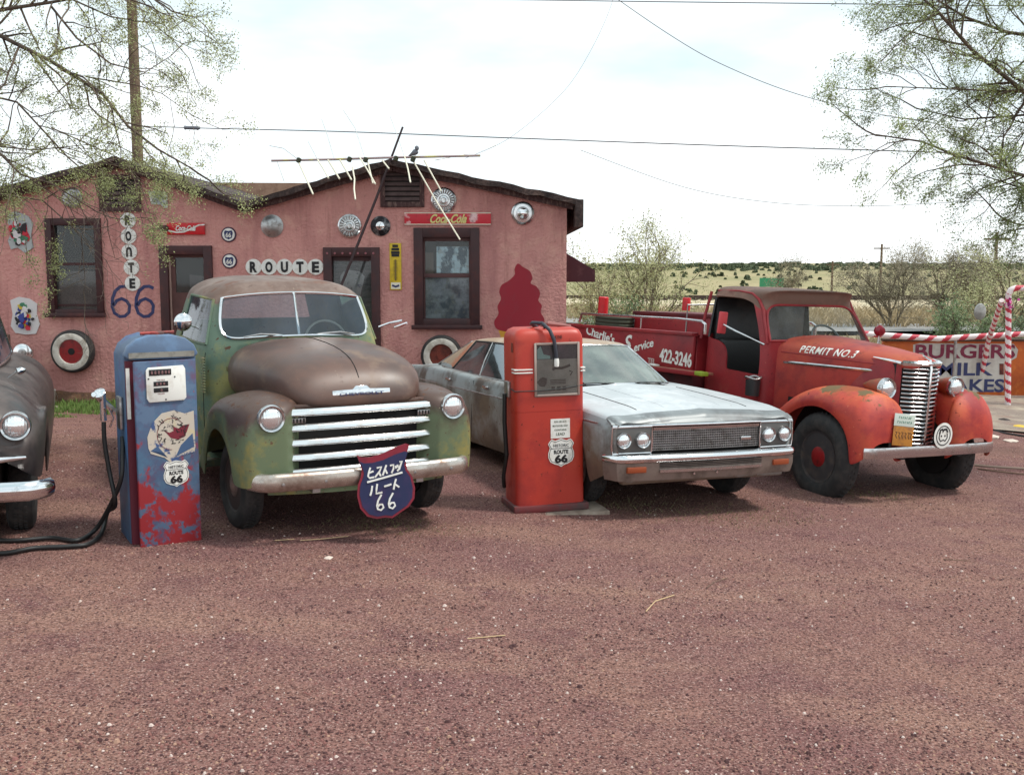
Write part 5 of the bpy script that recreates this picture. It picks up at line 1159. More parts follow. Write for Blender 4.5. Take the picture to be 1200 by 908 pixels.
    PM = Matrix.Translation((-.43, -1.03, .80)) @ Matrix.Rotation(.10, 4, 'Y') @ Matrix.Rotation(-.15, 4, 'X')
    mb = MB()
    for z_, xs2 in ((.112, (-.075, -.05, -.025, .0, .025, .05, .075)), (.068, (-.09, -.065, -.04, -.015, .01, .035, .06, .085))):
        for i_, x_ in enumerate(xs2): mb.stroke([(x_-.006, z_-.011), (x_-.004+.003*(i_ % 3), z_+.011), (x_+.007, z_+.008-.014*(i_ % 2))], .006, -.011-.0002*i_, -.0085)
    mb.xf(PM).obj('lettering', M('ink_green', S(60, 120, 100), .5), pl, smooth=False)
    mb = MB()
    for i_, x_ in enumerate((-.095, -.055, -.015, .03, .07, .1)): mb.stroke([(x_-.012, -.03), (x_+.01, -.03-.012*(i_ % 2)), (x_-.006, -.062), (x_+.012, -.09)], .011, -.0062-.0002*i_, -.0035)
    mb.xf(PM).obj('lettering', M('plate_ink', S(96, 60, 30), .5), pl, smooth=False)
    M4 = Matrix.Translation((.09, -1.065, .725)) @ Matrix.Rotation(.05, 4, 'Z')
    bd = MB().lathe([(.004, .02), (.004, .125), (-.004, .128), (-.006, .12)], n=40).xf(M4).obj('round_badge', 'white', t)
    mb = MB(); mb.tube([(.095*math.cos(2*PI*q/32), -.0075, .095*math.sin(2*PI*q/32)) for q in range(33)], .006, 6); 
    mb.stroke([(-.055, .02), (-.05, .055), (-.02, .065), (-.01, .035), (.0, .06), (.035, .062), (.055, .03)], .022, -.010, -.0065)
    mb.stroke([(-.055, .02), (-.06, -.02), (-.035, -.055), (-.005, -.045)], .012, -.0105, -.0066).stroke([(.05, .02), (.056, -.02), (.03, -.055), (.0, -.04)], .012, -.0103, -.0067)
    mb.lathe([(-.0115, .001), (-.011, .009), (-.0066, .01)], (-.028, 0, -.003), n=10).lathe([(-.0115, .001), (-.011, .009), (-.0066, .01)], (.022, 0, -.003), n=10)
    mb.xf(M4).obj('emblem', 'ink', bd)
    # cab with open doorways
    lo = [(0, .80), (.42, .81), (.715, .85), (.77, .93), (.78, 1.12), (.78, 1.50), (.78, 1.88), (.70, 1.98), (.40, 2.0), (0, 2.0)]
    def R_(z, s, ws=0, f=1, zz=None):
        return ringf([(x*s, (y if i > 5 else y+ws*(1 if i < 3 else 1.1 if i == 3 else .95 if i == 4 else .1)), z if zz is None else zz[i]) for i, (x, y) in enumerate(lo)])
    sill = [1.49, 1.49, 1.48, 1.46, 1.40, 1.40, 1.42, 1.45, 1.45, 1.45]
    rings = [R_(.52, 1), R_(.80, 1.0), R_(1.10, 1.0), R_(0, .99, .0, 1, sill), R_(0, .895, .24, 1, [1.86]*4+[1.91]*6), R_(0, .86, .22, 1, [1.93]*4+[1.965]*6), ringf([(x*.83, max(1.03, 1.5+(y-1.5)*.99), 2.01) for x, y in lo]), ringf([(x*.55, 1.5+(y-1.5)*.8, 2.028) for x, y in lo])]
    n = len(rings[0])
    def tg(i, j):
        jj = j if j < 9 else n-1-j
        if i == 3 and jj in (0, 1): return 'ws'
        if (i == 3 and jj in (3, 4, 5)) or (i == 2 and jj in (3, 4)): return 'gap'
        if i >= 4: return 'roof'
        if jj >= 6 and i in (3,): return 'black'
        return 'body'
    vs, fs, ts = cage(rings, tg); k = len(vs); vs.append((0, 1.4, 2.027))
    for j in range(n): fs.append(((len(rings)-1)*n+j, (len(rings)-1)*n+(j+1) % n, k)); ts.append('roof')
    cg = bake_cage(vs, fs, ts, ('ws', 'gap'), dict(ws='windshield', gap='gap', body='cab', roof='roof', black='rear_panel'), dict(ws='open_glass', body='truck_red', roof='truck_roof', black='side_black'), t, solid=.02, corner=.72)
    trim(cg['ws'], .014, 'truck_red', cg['ws'], 'windshield_frame')
    MB().box(-.66, .66, 1.88, 1.93, .6, 1.88).obj('cab_lining', 'side_black', t, bevel=.01)
    MB().box(-.68, .68, 1.2, 1.8, .55, .95).box(-.68, .68, 1.68, 1.86, .9, 1.42).obj('bench_seat', 'seat_vinyl', t, bevel=.05)
    MB().box(-.66, .66, .9, 1.0, 1.15, 1.44).obj('dashboard', 'side_black', t, bevel=.02)
    MB().box(-.72, .72, .86, 1.95, .56, .6).obj('floor_pan', 'dark', t, smooth=False)
    mb = MB(); mb.tube([(.33+.2*math.cos(a*PI/12), 1.12+.10*math.sin(a*PI/12), 1.48+.15*math.sin(a*PI/12)) for a in range(25)], .012).tube([(.33, 1.12, 1.48), (.33, .95, 1.2)], .018).tube([(.14, 1.12, 1.48), (.52, 1.12, 1.48)], .009)
    mb.obj('steering_wheel', M('wheel_grey', S(120, 130, 130), .5), t)
    tc_ = bvh([cg['body'], cg['roof'], cg['black']])
    for sx in (-1, 1):
        a0 = []
        for y, z in [(.885, 1.45), (.93, 1.56), (1.0, 1.68), (1.07, 1.80), (1.15, 1.91), (1.26, 1.97), (1.5, 1.985), (1.9, 1.965)]:
            h = tc_.ray_cast(Vector((sx*3, y, z)), Vector((-sx, 0, 0))); xx = h[0].x if h[0] and abs(h[0].x) > .5 else sx*(.775-.12*max(0, z-1.4))
            a0.append((xx+sx*.004, y, z))
        MB().tube(a0, [.020, .021, .021, .020, .016, .012, .010, .010]).obj('door_pillar', 'truck_red', t)
        MB().tube([(sx*.795, 1.975, 1.40), (sx*.75, 1.975, 1.7), (sx*.70, 1.955, 1.95)], .018).obj('rear_pillar', 'truck_red', t)
        # mirror on a long arm
        if sx > 0: continue
        m_ = MB().tube([(sx*.78, .86, 1.44), (sx*.97, 1.12, 1.56), (sx*1.05, 1.24, 1.62)], .010).obj('mirror_arm', 'chrome', t)
        MB().box(-.075, .075, -.012, .012, -.12, .12).xf(Matrix.Translation((sx*1.06, 1.25, 1.64)) @ Matrix.Rotation(.08, 4, 'Y') @ Matrix.Rotation(sx*-.3, 4, 'Z')).obj('mirror_head', M('mirror_red', S(196, 66, 72), .5, 0, [(S(150, 60, 66), 8, .5, .65, 0, None)]), m_, bevel=.012)
    # coiled hose pot below the doorway
    MB().lathe([(-.12, .01), (-.12, .075), (.05, .08), (.055, .0)], (-.845, .92, 1.0), (0, 0, 1), 20).obj('canister', 'black_paint', t)
    MB().tube([(-.845+.085*math.cos(a*PI/8), .92+.085*math.sin(a*PI/8), 1.075+.01*math.sin(a)) for a in range(17)], .012).obj('ring_handle', 'dull_metal', t)
    # far side lamp on a stalk
    MB().tube([(.19, .20, 1.5), (.20, .20, 1.56), (.20, .20, 1.63)], .008).obj('lamp_stalk', 'chrome', t)
    MB().lathe([(-.05, .01), (-.04, .045), (0, .062), (.03, .05), (.045, .01)], (.20, .20, 1.66), (0, 1, .15), 20).obj('beacon_lamp', M('beacon_red', S(128, 22, 40), .25), t)
    # service body
    sl = lambda y: -.050*(y-1.7)
    x = -.86
    def BX(x0, x1, y0, y1, z0, z1, mb):
        return mb.loft([[(x0, y0, z0+sl(y0)), (x1, y0, z0+sl(y0)), (x1, y0, z1+sl(y0)), (x0, y0, z1+sl(y0))], [(x0, y1, z0+sl(y1)), (x1, y1, z0+sl(y1)), (x1, y1, z1+sl(y1)), (x0, y1, z1+sl(y1))]])
    mb = MB(); BX(-.86, -.80, 2.03, 5.0, .98, 1.44, mb); BX(.80, .86, 2.03, 5.0, .98, 1.44, mb); BX(-.80, .80, 2.03, 2.08, .9, 1.44, mb); BX(-.80, .80, 4.95, 5.0, .9, 1.44, mb)
    body = mb.obj('service_body', 'truck_red', t, bevel=.008)
    mb = MB(); BX(-.885, -.79, 2.03, 5.02, 1.435, 1.475, mb); BX(.79, .885, 2.03, 5.02, 1.435, 1.475, mb); mb.obj('top_rail', 'truck_red', body, bevel=.006)
    mb = MB(); BX(-.84, .84, 2.03, 5.0, .62, .98, mb); mb.obj('lower_body', M('lower_red', S(96, 24, 30), .6, 0, [(S(70, 22, 28), 3, .45, .65, 0, None)]), body, bevel=.01)
    mb = MB(); BX(-.8, .8, 2.1, 4.95, .98, 1.0, mb); mb.obj('deck', 'wood_dark', body, smooth=False)
    mb = MB(); BX(-1.0, -.845, 1.62, 4.9, 1.005, 1.035, mb); mb.obj('side_step', M('step_tan', S(160, 110, 88), .6, 0, [(S(130, 40, 40), 3, .45, .6, 0, None)]), body, bevel=.004)
    mb = MB(); BX(-1.012, -1.0, 1.62, 4.9, .985, 1.035, mb); mb.obj('step_edge', 'truck_red', body, bevel=.003)
    mb = MB(); mb.box(-1.03, -.93, 1.60, 1.74, 1.0, 1.045); mb.obj('step_marker', M('marker_lime', S(150, 170, 50), .5), body, bevel=.006)
    mb = MB(); mb.box(-.98, -.90, 2.62, 2.76, .99, 1.012); mb.obj('wrapper', 'white', body, bevel=.01)
    rail = [(-.83, 1.86, 1.46), (-.83, 1.86, 1.57), (-.83, 1.92, 1.60), (-.83, 2.4, 1.59), (-.83, 3.4, 1.54), (-.83, 4.7, 1.475), (-.83, 4.75, 1.36)]
    rl = MB().tube(rail, .017).obj('hand_rail', 'chrome', body); MB().tube([(-.83, 3.2, 1.55), (-.83, 3.2, 1.38)], .01).obj('rail_post', 'chrome', rl)
    MB().tube([(-x_, y_, z_) for x_, y_, z_ in rail], .017).obj('hand_rail', 'chrome', body)
    mb = MB(); BX(-.35, .62, 2.3, 4.1, 1.0, 1.68, mb); bx = mb.obj('tool_box', 'truck_red', body, bevel=.012)
    mb = MB(); BX(-.37, .64, 2.28, 4.12, 1.64, 1.685, mb); mb.obj('box_lid', 'lower_red', bx, bevel=.006)
    mb = MB(); BX(-.2, .2, 4.15, 4.6, 1.0, 1.55, mb); mb.obj('small_box', 'side_black', body, bevel=.01)
    MB().lathe([(0, .055), (.16, .055), (.17, .05), (.17, .01)], (.1, 3.55, 1.62), (0, 0, 1), 20).obj('filler_pipe', 'sign_red', body)
    MB().lathe([(0, .07), (.36, .07), (.37, .06), (.37, .01)], (-.55, 4.6, 1.35), (0, 0, 1), 20).obj('corner_post', 'sign_red', body)
    MB().tube([(-.6, 2.55, 1.35), (-.6, 2.55, 1.75), (.2, 2.55, 1.78)], .012).tube([(-.2, 2.5, 1.6), (-.2, 2.5, 1.84)], .02).obj('pipe_frame', 'dull_metal', body)
    hs = MB()
    for q in range(3): hs.tube([(-.5+.24*math.cos(a*PI/8), 4.35+.28*math.sin(a*PI/8), 1.36+.05*q) for a in range(17)], .028)
    hs.obj('coiled_hose', M('hose_green', S(66, 70, 56), .7), body)
    # lettering on the near side (reads with +y to the left)
    def side_text(s_, w_, h_, y, z, mat, sh=0, rot=0, bold=.03):
        tb = text_mb(s_, w_, h_, .004, bold, sh).xf(Matrix.Rotation(rot, 4, 'Y')).xf(Matrix.Rotation(-PI/2, 4, 'Z')).xf(Matrix.Translation((-.864, y, z+sl(y))))
        tb.obj('lettering', mat, body, smooth=False)
    side_text("Charlie's", .74, .13, 4.12, 1.36, 'white', .1, .10, .02)
    M('dull_white', S(196, 176, 170), .6)
    side_text('S', .2, .20, 3.42, 1.28, 'white', .3, -.2, .02)
    side_text('ervice', .44, .10, 3.06, 1.27, 'white', .2, -.26, .02)
    side_text('TEL', .17, .07, 2.86, 1.055+.03, 'dull_white')
    side_text('422-3246', .66, .17, 2.36, 1.16, 'white', 0, .0)
    return t
truck_root = service_truck()
shorten(truck_root, -.66, .5)
# ------------------------------------------------------------------ black sedan at the left edge
M('black_faded', S(58, 54, 54), .38, 0, [(S(96, 84, 80), 1.6, .50, .85, .30, .5), (S(34, 32, 34), 2.5, .45, .65, 0, .3), (S(100, 62, 50), 4, .68, .82, .08, .7)])
def black_sedan():
    t = thing('black_sedan', 'faded black rounded sedan with chrome headlight and bumper, cut off by the left edge', 'car', mat=pose(-4.31, 7.74, .38))
    # front fenders + nose as one body shell lofted across stations
    st = [(-.86, .40, .70, .84, .60), (-.84, .56, .62, .92, .74), (-.78, .70, .55, 1.0, .82), (-.64, .80, .50, 1.055, .865), (-.50, .84, .48, 1.075, .88), (-.42, .85, .50, 1.08, .885), (-.33, .86, .66, 1.08, .89), (-.15, .87, .735, 1.075, .89), (0, .875, .745, 1.07, .89), (.15, .875, .735, 1.06, .89), (.33, .88, .63, 1.05, .89), (.42, .88, .36, 1.045, .89), (.6, .88, .28, 1.04, .89), (1.0, .88, .26, 1.05, .885), (1.8, .88, .26, 1.05, .88), (2.5, .88, .26, 1.03, .88), (3.2, .88, .28, 1.0, .88), (4.0, .84, .34, .92, .84), (4.35, .7, .45, .75, .7)]
    rings = []
    for y, w_, zl, zt, xo in st:
        zc = zt+.09*sst(-.8, -.2, y) if y < .6 else zt+.09
        if y > 1: zc = zt
        k5 = min(1, max(0, (y+.86)/.3)); h = [(xo-.02, y, zl), (xo, y, lerp(zl, zt, .25)), (xo-.005, y, lerp(zl, zt, .55)), (xo-.05, y, zt-.20), (xo-.13, y, zt-.09), (xo-.23, y, zt-.02), (xo-.33, y, zt+.01), (xo-.43, y, zt+.01+.5*(zc-zt)), (.25, y, zc+.05*k5), (0, y, zc+.065*k5)]
        rings.append(h[:-1]+[h[-1]]+[(-a, b, c) for a, b, c in h[:-1][::-1]])
    n = len(rings[0]); ky = [s_[0] for s_ in st]
    def tg(i, j):
        jj = j if j < 9 else n-2-j; y = (ky[i]+ky[i+1])/2
        if jj >= 7 and y < .6: return 'hood'
        if jj >= 7 and .8 < y < 3: return 'none'
        return 'body'
    vs, fs, ts = cage(rings, tg, closed=False)
    k = len(vs); vs.append((0, -.90, .78)); 
    for j in range(n-1): fs.append((j, j+1, k)); ts.append('body')
    bake_cage(vs, fs, ts, (), dict(body='body', hood='hood'), dict(body='black_faded', hood='black_faded'), t, sub=2, solid=.012)
    lo = [(0, .56), (.30, .57), (.47, .61), (.56, .78), (.62, 1.4), (.62, 2.2), (.56, 2.7), (.36, 3.1), (0, 3.2)]
    hi = [(0, .82), (.25, .83), (.39, .87), (.46, 1.0), (.50, 1.5), (.50, 2.1), (.45, 2.5), (.3, 2.7), (0, 2.75)]
    lo = [(x*.87, y) for x, y in lo]; hi = [(x*.85, y) for x, y in hi]
    R5 = [ringf([(x, y, 1.0) for x, y in lo]), ringf([(x, y, 1.115) for x, y in lo]), ringf([(x, y, 1.50) for x, y in hi]), ringf([(x*.95, 1.8+(y-1.8)*.95, 1.56) for x, y in hi]), ringf([(x*.65, 1.8+(y-1.8)*.65, 1.62) for x, y in hi])]
    n2 = len(R5[0])
    def tg2(i, j):
        jj = j if j < 8 else n2-1-j
        if i == 1 and jj in (0, 1): return 'ws'
        if i == 1 and jj in (3, 4): return 'sR' if j < 8 else 'sL'
        return 'roof'
    vs, fs, ts = cage(R5, tg2); k = len(vs); vs.append((0, 1.8, 1.64))
    for j in range(n2): fs.append((4*n2+j, 4*n2+(j+1) % n2, k)); ts.append('roof')
    o = bake_cage(vs, fs, ts, ('ws', 'sR', 'sL'), dict(ws='windshield', sR='side_window', sL='side_window', roof='roof'), dict(ws='truck_glass', sR='truck_glass', sL='truck_glass', roof='black_faded'), t, sub=3, solid=.012)
    trim(o['ws'], .018, 'bright_chrome', o['ws']); trim(o['sR'], .012, 'chrome', o['sR'])
    MB().box(-.75, .75, .9, 3.0, .5, .95).obj('interior', 'dark', t, bevel=.05)
    MB().tube([(.60, .52, 1.07), (.66, .50, 1.12)], .01).lathe([(-.03, .01), (-.02, .03), (.02, .025), (.04, .008)], (.69, .49, 1.13), (.9, .1, .3), 16).obj('fender_lamp', 'bright_chrome', t)
    for sx in (-1, 1):
        headlight(t, sx*.72, -.845, .90, .094, .2, 'black_faded', tilt=sx*-.0)
        wheel(t, sx*.72, 0, .345, .19, rim_mat='black_paint', hub_mat='chrome', out=sx, sag=.02); wheel(t, sx*.72, 2.95, .345, .19, rim_mat='black_paint', hub_mat='chrome', out=sx, sag=.02)
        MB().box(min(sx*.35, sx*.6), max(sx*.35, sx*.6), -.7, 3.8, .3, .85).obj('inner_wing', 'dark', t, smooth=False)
        MB().tube([(sx*.20, -1.0, .70), (sx*.45, -.99, .695), (sx*.62, -.94, .685), (sx*.78, -.84, .68)], [.03, .03, .024, .012], 10).obj('grille_bar', 'bright_chrome', t)
        MB().tube([(sx*.58, -.93, .70), (sx*.58, -.95, .52)], .012).obj('grille_post', 'chrome', t)
        MB().lathe([(0, .012), (-.012, .01), (-.014, .001)], (sx*.90, -.97, .5), (0, 1, 0), 8).obj('bumper_bolt', 'dull_metal', t)
    MB().box(-.5, .5, -.9, -.8, .45, .8).obj('grille_backing', 'dark', t, smooth=False)
    for k in range(6): MB().tube([(-.42, -.92, .55+.05*k), (0, -.95, .55+.05*k), (.42, -.92, .55+.05*k)], .012, 6).obj('grille_bar', 'dull_metal', t)
    MB().lathe([(0, .07), (-.02, .075), (-.05, .05), (-.06, .01)], (.43, -.97, .78), (0, 1, 0), 24).obj('fog_lamp', 'bright_chrome', t)
    pts = []
    for k in range(31):
        a = -1+2*k/30; pts.append((.94*a, -1.10+.05*a*a+.12*max(0, (abs(a)-.86)/.14)**2, .495))
    bar_path(pts, [(-.03, -.065), (.0, -.07), (.03, -.045), (.04, 0), (.03, .04), (.0, .062), (-.03, .05)], 'bright_chrome', 'front_bumper', t)
black_sedan()
# ------------------------------------------------------------------ fuel pumps
def shield_mb(w_, y0, y1):
    P = [(-.5, .34), (-.44, .44), (-.36, .52), (-.22, .46), (0, .53), (.22, .46), (.36, .52), (.44, .44), (.5, .34), (.43, .2), (.5, 0), (.5, -.16), (.42, -.33), (.25, -.42), (.1, -.46), (0, -.53), (-.1, -.46), (-.25, -.42), (-.42, -.33), (-.5, -.16), (-.5, 0), (-.43, .2)]
    return MB().prism([(x*w_, z*w_) for x, z in P], y0, y1)
def route_sticker(par, x, y, z, w_, M4=None):
    X = Matrix.Translation((x, y, z)); X = (M4 @ X) if M4 is not None else X
    s_ = shield_mb(w_, -.003, 0).xf(X).obj('route_shield', 'white', par, smooth=False)
    ed = MB(); P = [(-.46, .34), (-.36, .47), (-.22, .41), (0, .48), (.22, .41), (.36, .47), (.46, .34), (.385, .2), (.455, 0), (.455, -.15), (.38, -.3), (.1, -.41), (0, -.475), (-.1, -.41), (-.38, -.3), (-.455, -.15), (-.455, 0), (-.385, .2), (-.46, .34)]
    ed.stroke([(a*w_, b*w_) for a, b in P], .018*w_, -.0042, -.0032).stroke([(-.41*w_, .17*w_), (.41*w_, .17*w_)], .02*w_, -.0044, -.0034).xf(X).obj('shield_outline', 'ink', s_, smooth=False)
    tb = text_mb('HISTORIC', .6*w_, .11*w_, .001, .01).xf(Matrix.Translation((0, -.0045, .28*w_))); tb.merge(text_mb('ROUTE', .56*w_, .15*w_, .001, .04).xf(Matrix.Translation((0, -.0045, .04*w_)))); tb.merge(text_mb('66', .5*w_, .31*w_, .001, .05).xf(Matrix.Translation((0, -.0045, -.22*w_))))
    tb.xf(X).obj('lettering', 'ink', s_, smooth=False)
    return s_
M('pump_blue', S(74, 98, 126), .5, 0, [(S(66, 112, 160), 2.6, .48, .66, 0, None), (S(76, 66, 112), 4, .56, .7, 0, None), (S(150, 166, 180), 9, .68, .74, 0, None), (S(110, 50, 62), 6, .68, .76, 0, None), (S(96, 70, 60), 18, .68, .76, 0, .8)])
M('pump_panel', S(74, 94, 124), .5, 0, [(S(76, 112, 140), 5, .5, .66, 0, None), (S(92, 72, 100), 7, .5, .64, 0, None), (S(128, 60, 76), 3.2, .58, .68, 0, None), (S(154, 42, 48), 4.5, .47, .54, 0, None, (1.4, 1, .9), (-.32, .46)), (S(150, 48, 58), 9, .64, .68, 0, None), (S(84, 106, 134), 7, .53, .58, 0, None), (S(190, 186, 180), 19, .70, .73, 0, None), (S(104, 72, 62), 22, .70, .76, 0, .8)])
M('pump_lower_red', S(166, 34, 36), .5, 0, [(S(70, 84, 130), 6, .55, .62, 0, None, (2, 1, .8)), (S(60, 110, 140), 12, .66, .72, 0, None), (S(120, 30, 46), 3, .5, .65, 0, None)])
M('pump_gap_red', S(96, 26, 44), .5)
def blue_pump():
    # width centre measured from its front corners
    t = thing('blue_fuel_pump', 'weathered blue and red fuel pump with white dial face and long black hose', 'fuel pump', (-2.535, 7.72, gz(-2.5, 7.7)-.02), math.radians(30))
    H_, hw, dp = 1.50, .255, .42
    def sect(y): return [(-hw, y, 0), (-hw, y, H_-.10), (-hw+.03, y, H_-.03), (-hw+.09, y, H_+.02), (-.08, y, H_+.045), (.08, y, H_+.045), (hw-.09, y, H_+.02), (hw-.03, y, H_-.03), (hw, y, H_-.10), (hw, y, 0)]
    MB().loft([sect(.03), sect(.05), sect(dp)]).obj('cabinet', 'pump_blue', t, bevel=.012)
    MB().loft([[(x*1.03, y, z) for x, yy, z in sect(0)[1:-1]]+[(x*.86, y, H_-.13) for x in (hw, -hw)] for y in (-.03, .06)]).obj('hood_cap', M('cap_blue', S(90, 112, 140), .45, 0, [(S(104, 136, 172), 3, .5, .66, 0, None), (S(110, 96, 84), 8, .6, .7, 0, .8)]), t, bevel=.015)
    MB().box(-hw*.9, hw*.9, -.036, -.031, H_-.115, H_-.075).obj('light_strip', M('strip_grey', S(142, 140, 132), .5, 0, [(S(90, 86, 80), 8, .45, .65, 0, None)]), t, smooth=False)
    MB().lathe([(0, .05), (.02, .05), (.025, .02)], (0, .1, H_+.04), (0, 0, 1), 16).tube([(-.12, .1, H_+.052), (.12, .1, H_+.058)], .012, 6).obj('globe_mount', M('red_lead', S(168, 66, 60), .6, 0, [(S(90, 60, 55), 9, .45, .6, 0, None)]), t)
    # front panel, hung slightly ajar
    D = Matrix.Translation((.235, -.005, 0)) @ Matrix.Rotation(math.radians(7), 4, 'Z') @ Matrix.Translation((-.235, 0, 0))
    pz = H_-.135
    pn = MB().box(-.215, .235, -.03, .0, .0, pz).xf(D).obj('front_panel', 'pump_panel', t, bevel=.008)
    MB().box(-hw+.005, .2, .0, .028, .01, pz).obj('gap_panel', 'pump_gap_red', t, smooth=False)
    MB().box(-hw+.006, -hw+.03, -.012, -.001, .95, pz-.05).obj('edge_strip', 'white', t, smooth=False)
    # dial
    df = MB().prism([(-.118, 1.07), (-.135, 1.10), (-.135, 1.30), (-.12, 1.32), (.135, 1.325), (.15, 1.30), (.152, 1.09), (.135, 1.07)], -.044, -.031).xf(D).obj('dial_face', 'white', pn, bevel=.004)
    mb = MB()
    for x0, x1, z0, z1 in ((-.115, .045, 1.262, 1.305), (-.085, .02, 1.185, 1.218), (-.085, .02, 1.14, 1.172)): mb.box(x0, x1, -.048, -.0445, z0, z1)
    mb.xf(D).obj('counter_window', 'ink', df, bevel=.002)
    mb = MB()
    for (zc, xs2, h_) in ((1.283, (-.095, -.07, -.045, -.02, .005, .028), .024), (1.201, (-.06, -.035, -.01), .018), (1.156, (-.03,), .018)):
        for x_ in xs2: mb.merge(text_mb('8' if x_ != -.03 else '0', .013, h_, .001, .01), Matrix.Translation((x_, -.0495, zc)))
    mb.merge(text_mb('THIS SALE', .06, .009, .001, .01), Matrix.Translation((-.033, -.0455, 1.228))); mb.merge(text_mb('GALLONS', .05, .009, .001, .01), Matrix.Translation((-.033, -.0455, 1.129)))
    mb.xf(D).obj('counter_digits', M('digit_grey', S(150, 110, 110), .6), df, smooth=False)
    for x_, z_ in ((-.12, 1.24), (.07, 1.245), (.0, 1.085)): MB().lathe([(-.048, .001), (-.047, .006), (-.044, .006)], (x_, 0, z_), n=8).xf(D).obj('screw', 'ink', df)
    # peeling round decal on a shield-shaped backing
    bk = MB().prism([(-.14, .82), (-.10, .92), (-.03, .985), (.06, 1.0), (.14, .97), (.205, .985), (.21, .72), (.20, .68), (.10, .66), (.04, .60), (-.02, .66), (-.12, .70), (-.135, .74)], -.0335, -.0305).xf(D).obj('worn_decal', M('decal_white', S(196, 186, 172), .6, 0, [(S(60, 84, 130), 9, .54, .60, 0, None), (S(60, 50, 60), 15, .60, .66, 0, None), (S(206, 190, 140), 6, .58, .7, 0, None)]), pn, smooth=False)
    MB().prism([(-.12, .72), (-.03, .70), (.0, .66), (-.07, .75)], -.0345, -.0337).prism([(.06, .66), (.2, .72), (.19, .82), (.1, .74)], -.0345, -.0337).xf(D).obj('decal_patch', M('decal_blue', S(66, 92, 128), .5, 0, [(S(196, 190, 186), 12, .6, .66, 0, None)]), bk, smooth=False)
    MB().prism([(-.02, .86), (.02, .84), (.05, .85), (.05, .88), (.09, .865), (.12, .885), (.17, .89), (.15, .84), (.13, .80), (.08, .785), (.03, .80)], -.0347, -.0337).xf(D).obj('decal_patch', M('decal_red', S(120, 34, 50), .5, 0, [(S(40, 34, 40), 12, .5, .6, 0, None)]), bk, smooth=False)
    mb = MB(); rr2 = random.Random(8)
    for k in range(34):
        a = rr2.random()*6.28; d_ = rr2.random()**.5*.12; x_, z_ = .035+math.cos(a)*d_, .83+math.sin(a)*d_; l_ = .012+.02*rr2.random(); b_ = rr2.random()*3.14
        mb.stroke([(x_, z_), (x_+l_*math.cos(b_), z_+l_*math.sin(b_)), (x_+l_*math.cos(b_)-.008, z_+l_*math.sin(b_)*1.4)], .005, -.0352-.00003*k, -.0337)
    mb.xf(D).obj('decal_marks', 'ink', bk, smooth=False)
    MB().tube([(math.cos(2*PI*q/28)*.105+.035, -.0345, .83+.115*math.sin(2*PI*q/28)) for q in range(3, 22)], .0022, 4).xf(D).obj('decal_ring', 'decal_red', bk)
    route_sticker(pn, .06, -.031, .535, .185, D)
    mb = MB()
    for z_ in (1.0, .6): mb.lathe([(-.002, .001), (-.001, .014), (.004, .016)], (hw+.0, .15, z_), (1, 0, 0), 12)
    mb.obj('side_bolt', 'bright_chrome', t)
    # nozzle boot, nozzle and hose at the left side
    MB().box(-hw-.03, -hw-.001, .10, .22, .86, 1.10).obj('nozzle_boot', 'dull_metal', t, bevel=.01)
    nz = MB().tube([(-hw-.04, .20, .98), (-hw-.12, .18, 1.06), (-hw-.17, .14, 1.12), (-hw-.20, .10, 1.13)], [.022, .024, .022, .018]).tube([(-hw-.13, .16, 1.13), (-hw-.13, .16, .93)], .022).tube([(-hw-.10, .12, 1.02), (-hw-.07, .12, .95), (-hw-.09, .15, .88)], .007)
    nz.lathe([(0, .018), (.012, .045), (.024, .03), (.03, .01)], (-hw-.155, .12, 1.13), (-.4, -.5, .7), 16); nz = nz.obj('nozzle', 'bright_chrome', t)
    zf = lambda x, y: gz(x, y)
    Mi = (Matrix.Translation(Vector((-2.535, 7.72, gz(-2.5, 7.7)-.02))) @ Matrix.Rotation(math.radians(30), 4, 'Z')).inverted()
    def gp(u, v, z):
        # ground point: rolled lot
        d = W(u, v, 8)-Vector((0, 0, CH)); tt = 1.
        for _ in range(30):
            p = Vector((0, 0, CH))+d*tt; tt *= (CH-(gz(p.x, p.y)+z))/(CH-p.z)
        return Mi @ (Vector((0, 0, CH))+d*tt)
    a = Vector((-hw-.13, .16, .92))
    ph = [a, a+Vector((.0, 0, -.15)), a+Vector((.02, -.01, -.35)), a+Vector((.05, -.03, -.6)), gp(126, 600, .12), gp(119, 624, .03), gp(104, 637, .02), gp(80, 640, .02), gp(40, 642, .02), gp(0, 648, .02), gp(-40, 640, .02), gp(-60, 628, .02), gp(-20, 632, .02), gp(20, 633, .02), gp(60, 630, .02), gp(90, 633, .02), gp(110, 622, .04), gp(125, 600, .2), Vector((-hw-.05, .05, .50)), Vector((-hw-.02, .10, .70)), Vector((-hw-.005, .16, .80))]
    # smooth the path
    def cr(P, m=6):
        o_ = []
        for i in range(len(P)-1):
            p0, p1, p2, p3 = P[max(i-1, 0)], P[i], P[i+1], P[min(i+2, len(P)-1)]
            for q in range(m):
                s_ = q/m; o_.append(.5*((2*p1)+(p2-p0)*s_+(2*p0-5*p1+4*p2-p3)*s_*s_+(3*p1-p0-3*p2+p3)*s_**3))
        return o_+[P[-1]]
    MB().tube(cr(ph), .0165, 10).obj('hose', 'hose_rubber', t)
blue_pump()
M('pump_red', S(178, 52, 38), .42, 0, [(S(190, 70, 48), 1.5, .5, .7, .0, None), (S(152, 40, 36), 3, .5, .68, 0, .5), (S(96, 40, 34), 17, .66, .685, 0, .8), (S(206, 130, 110), 46, .69, .705, 0, .8)])
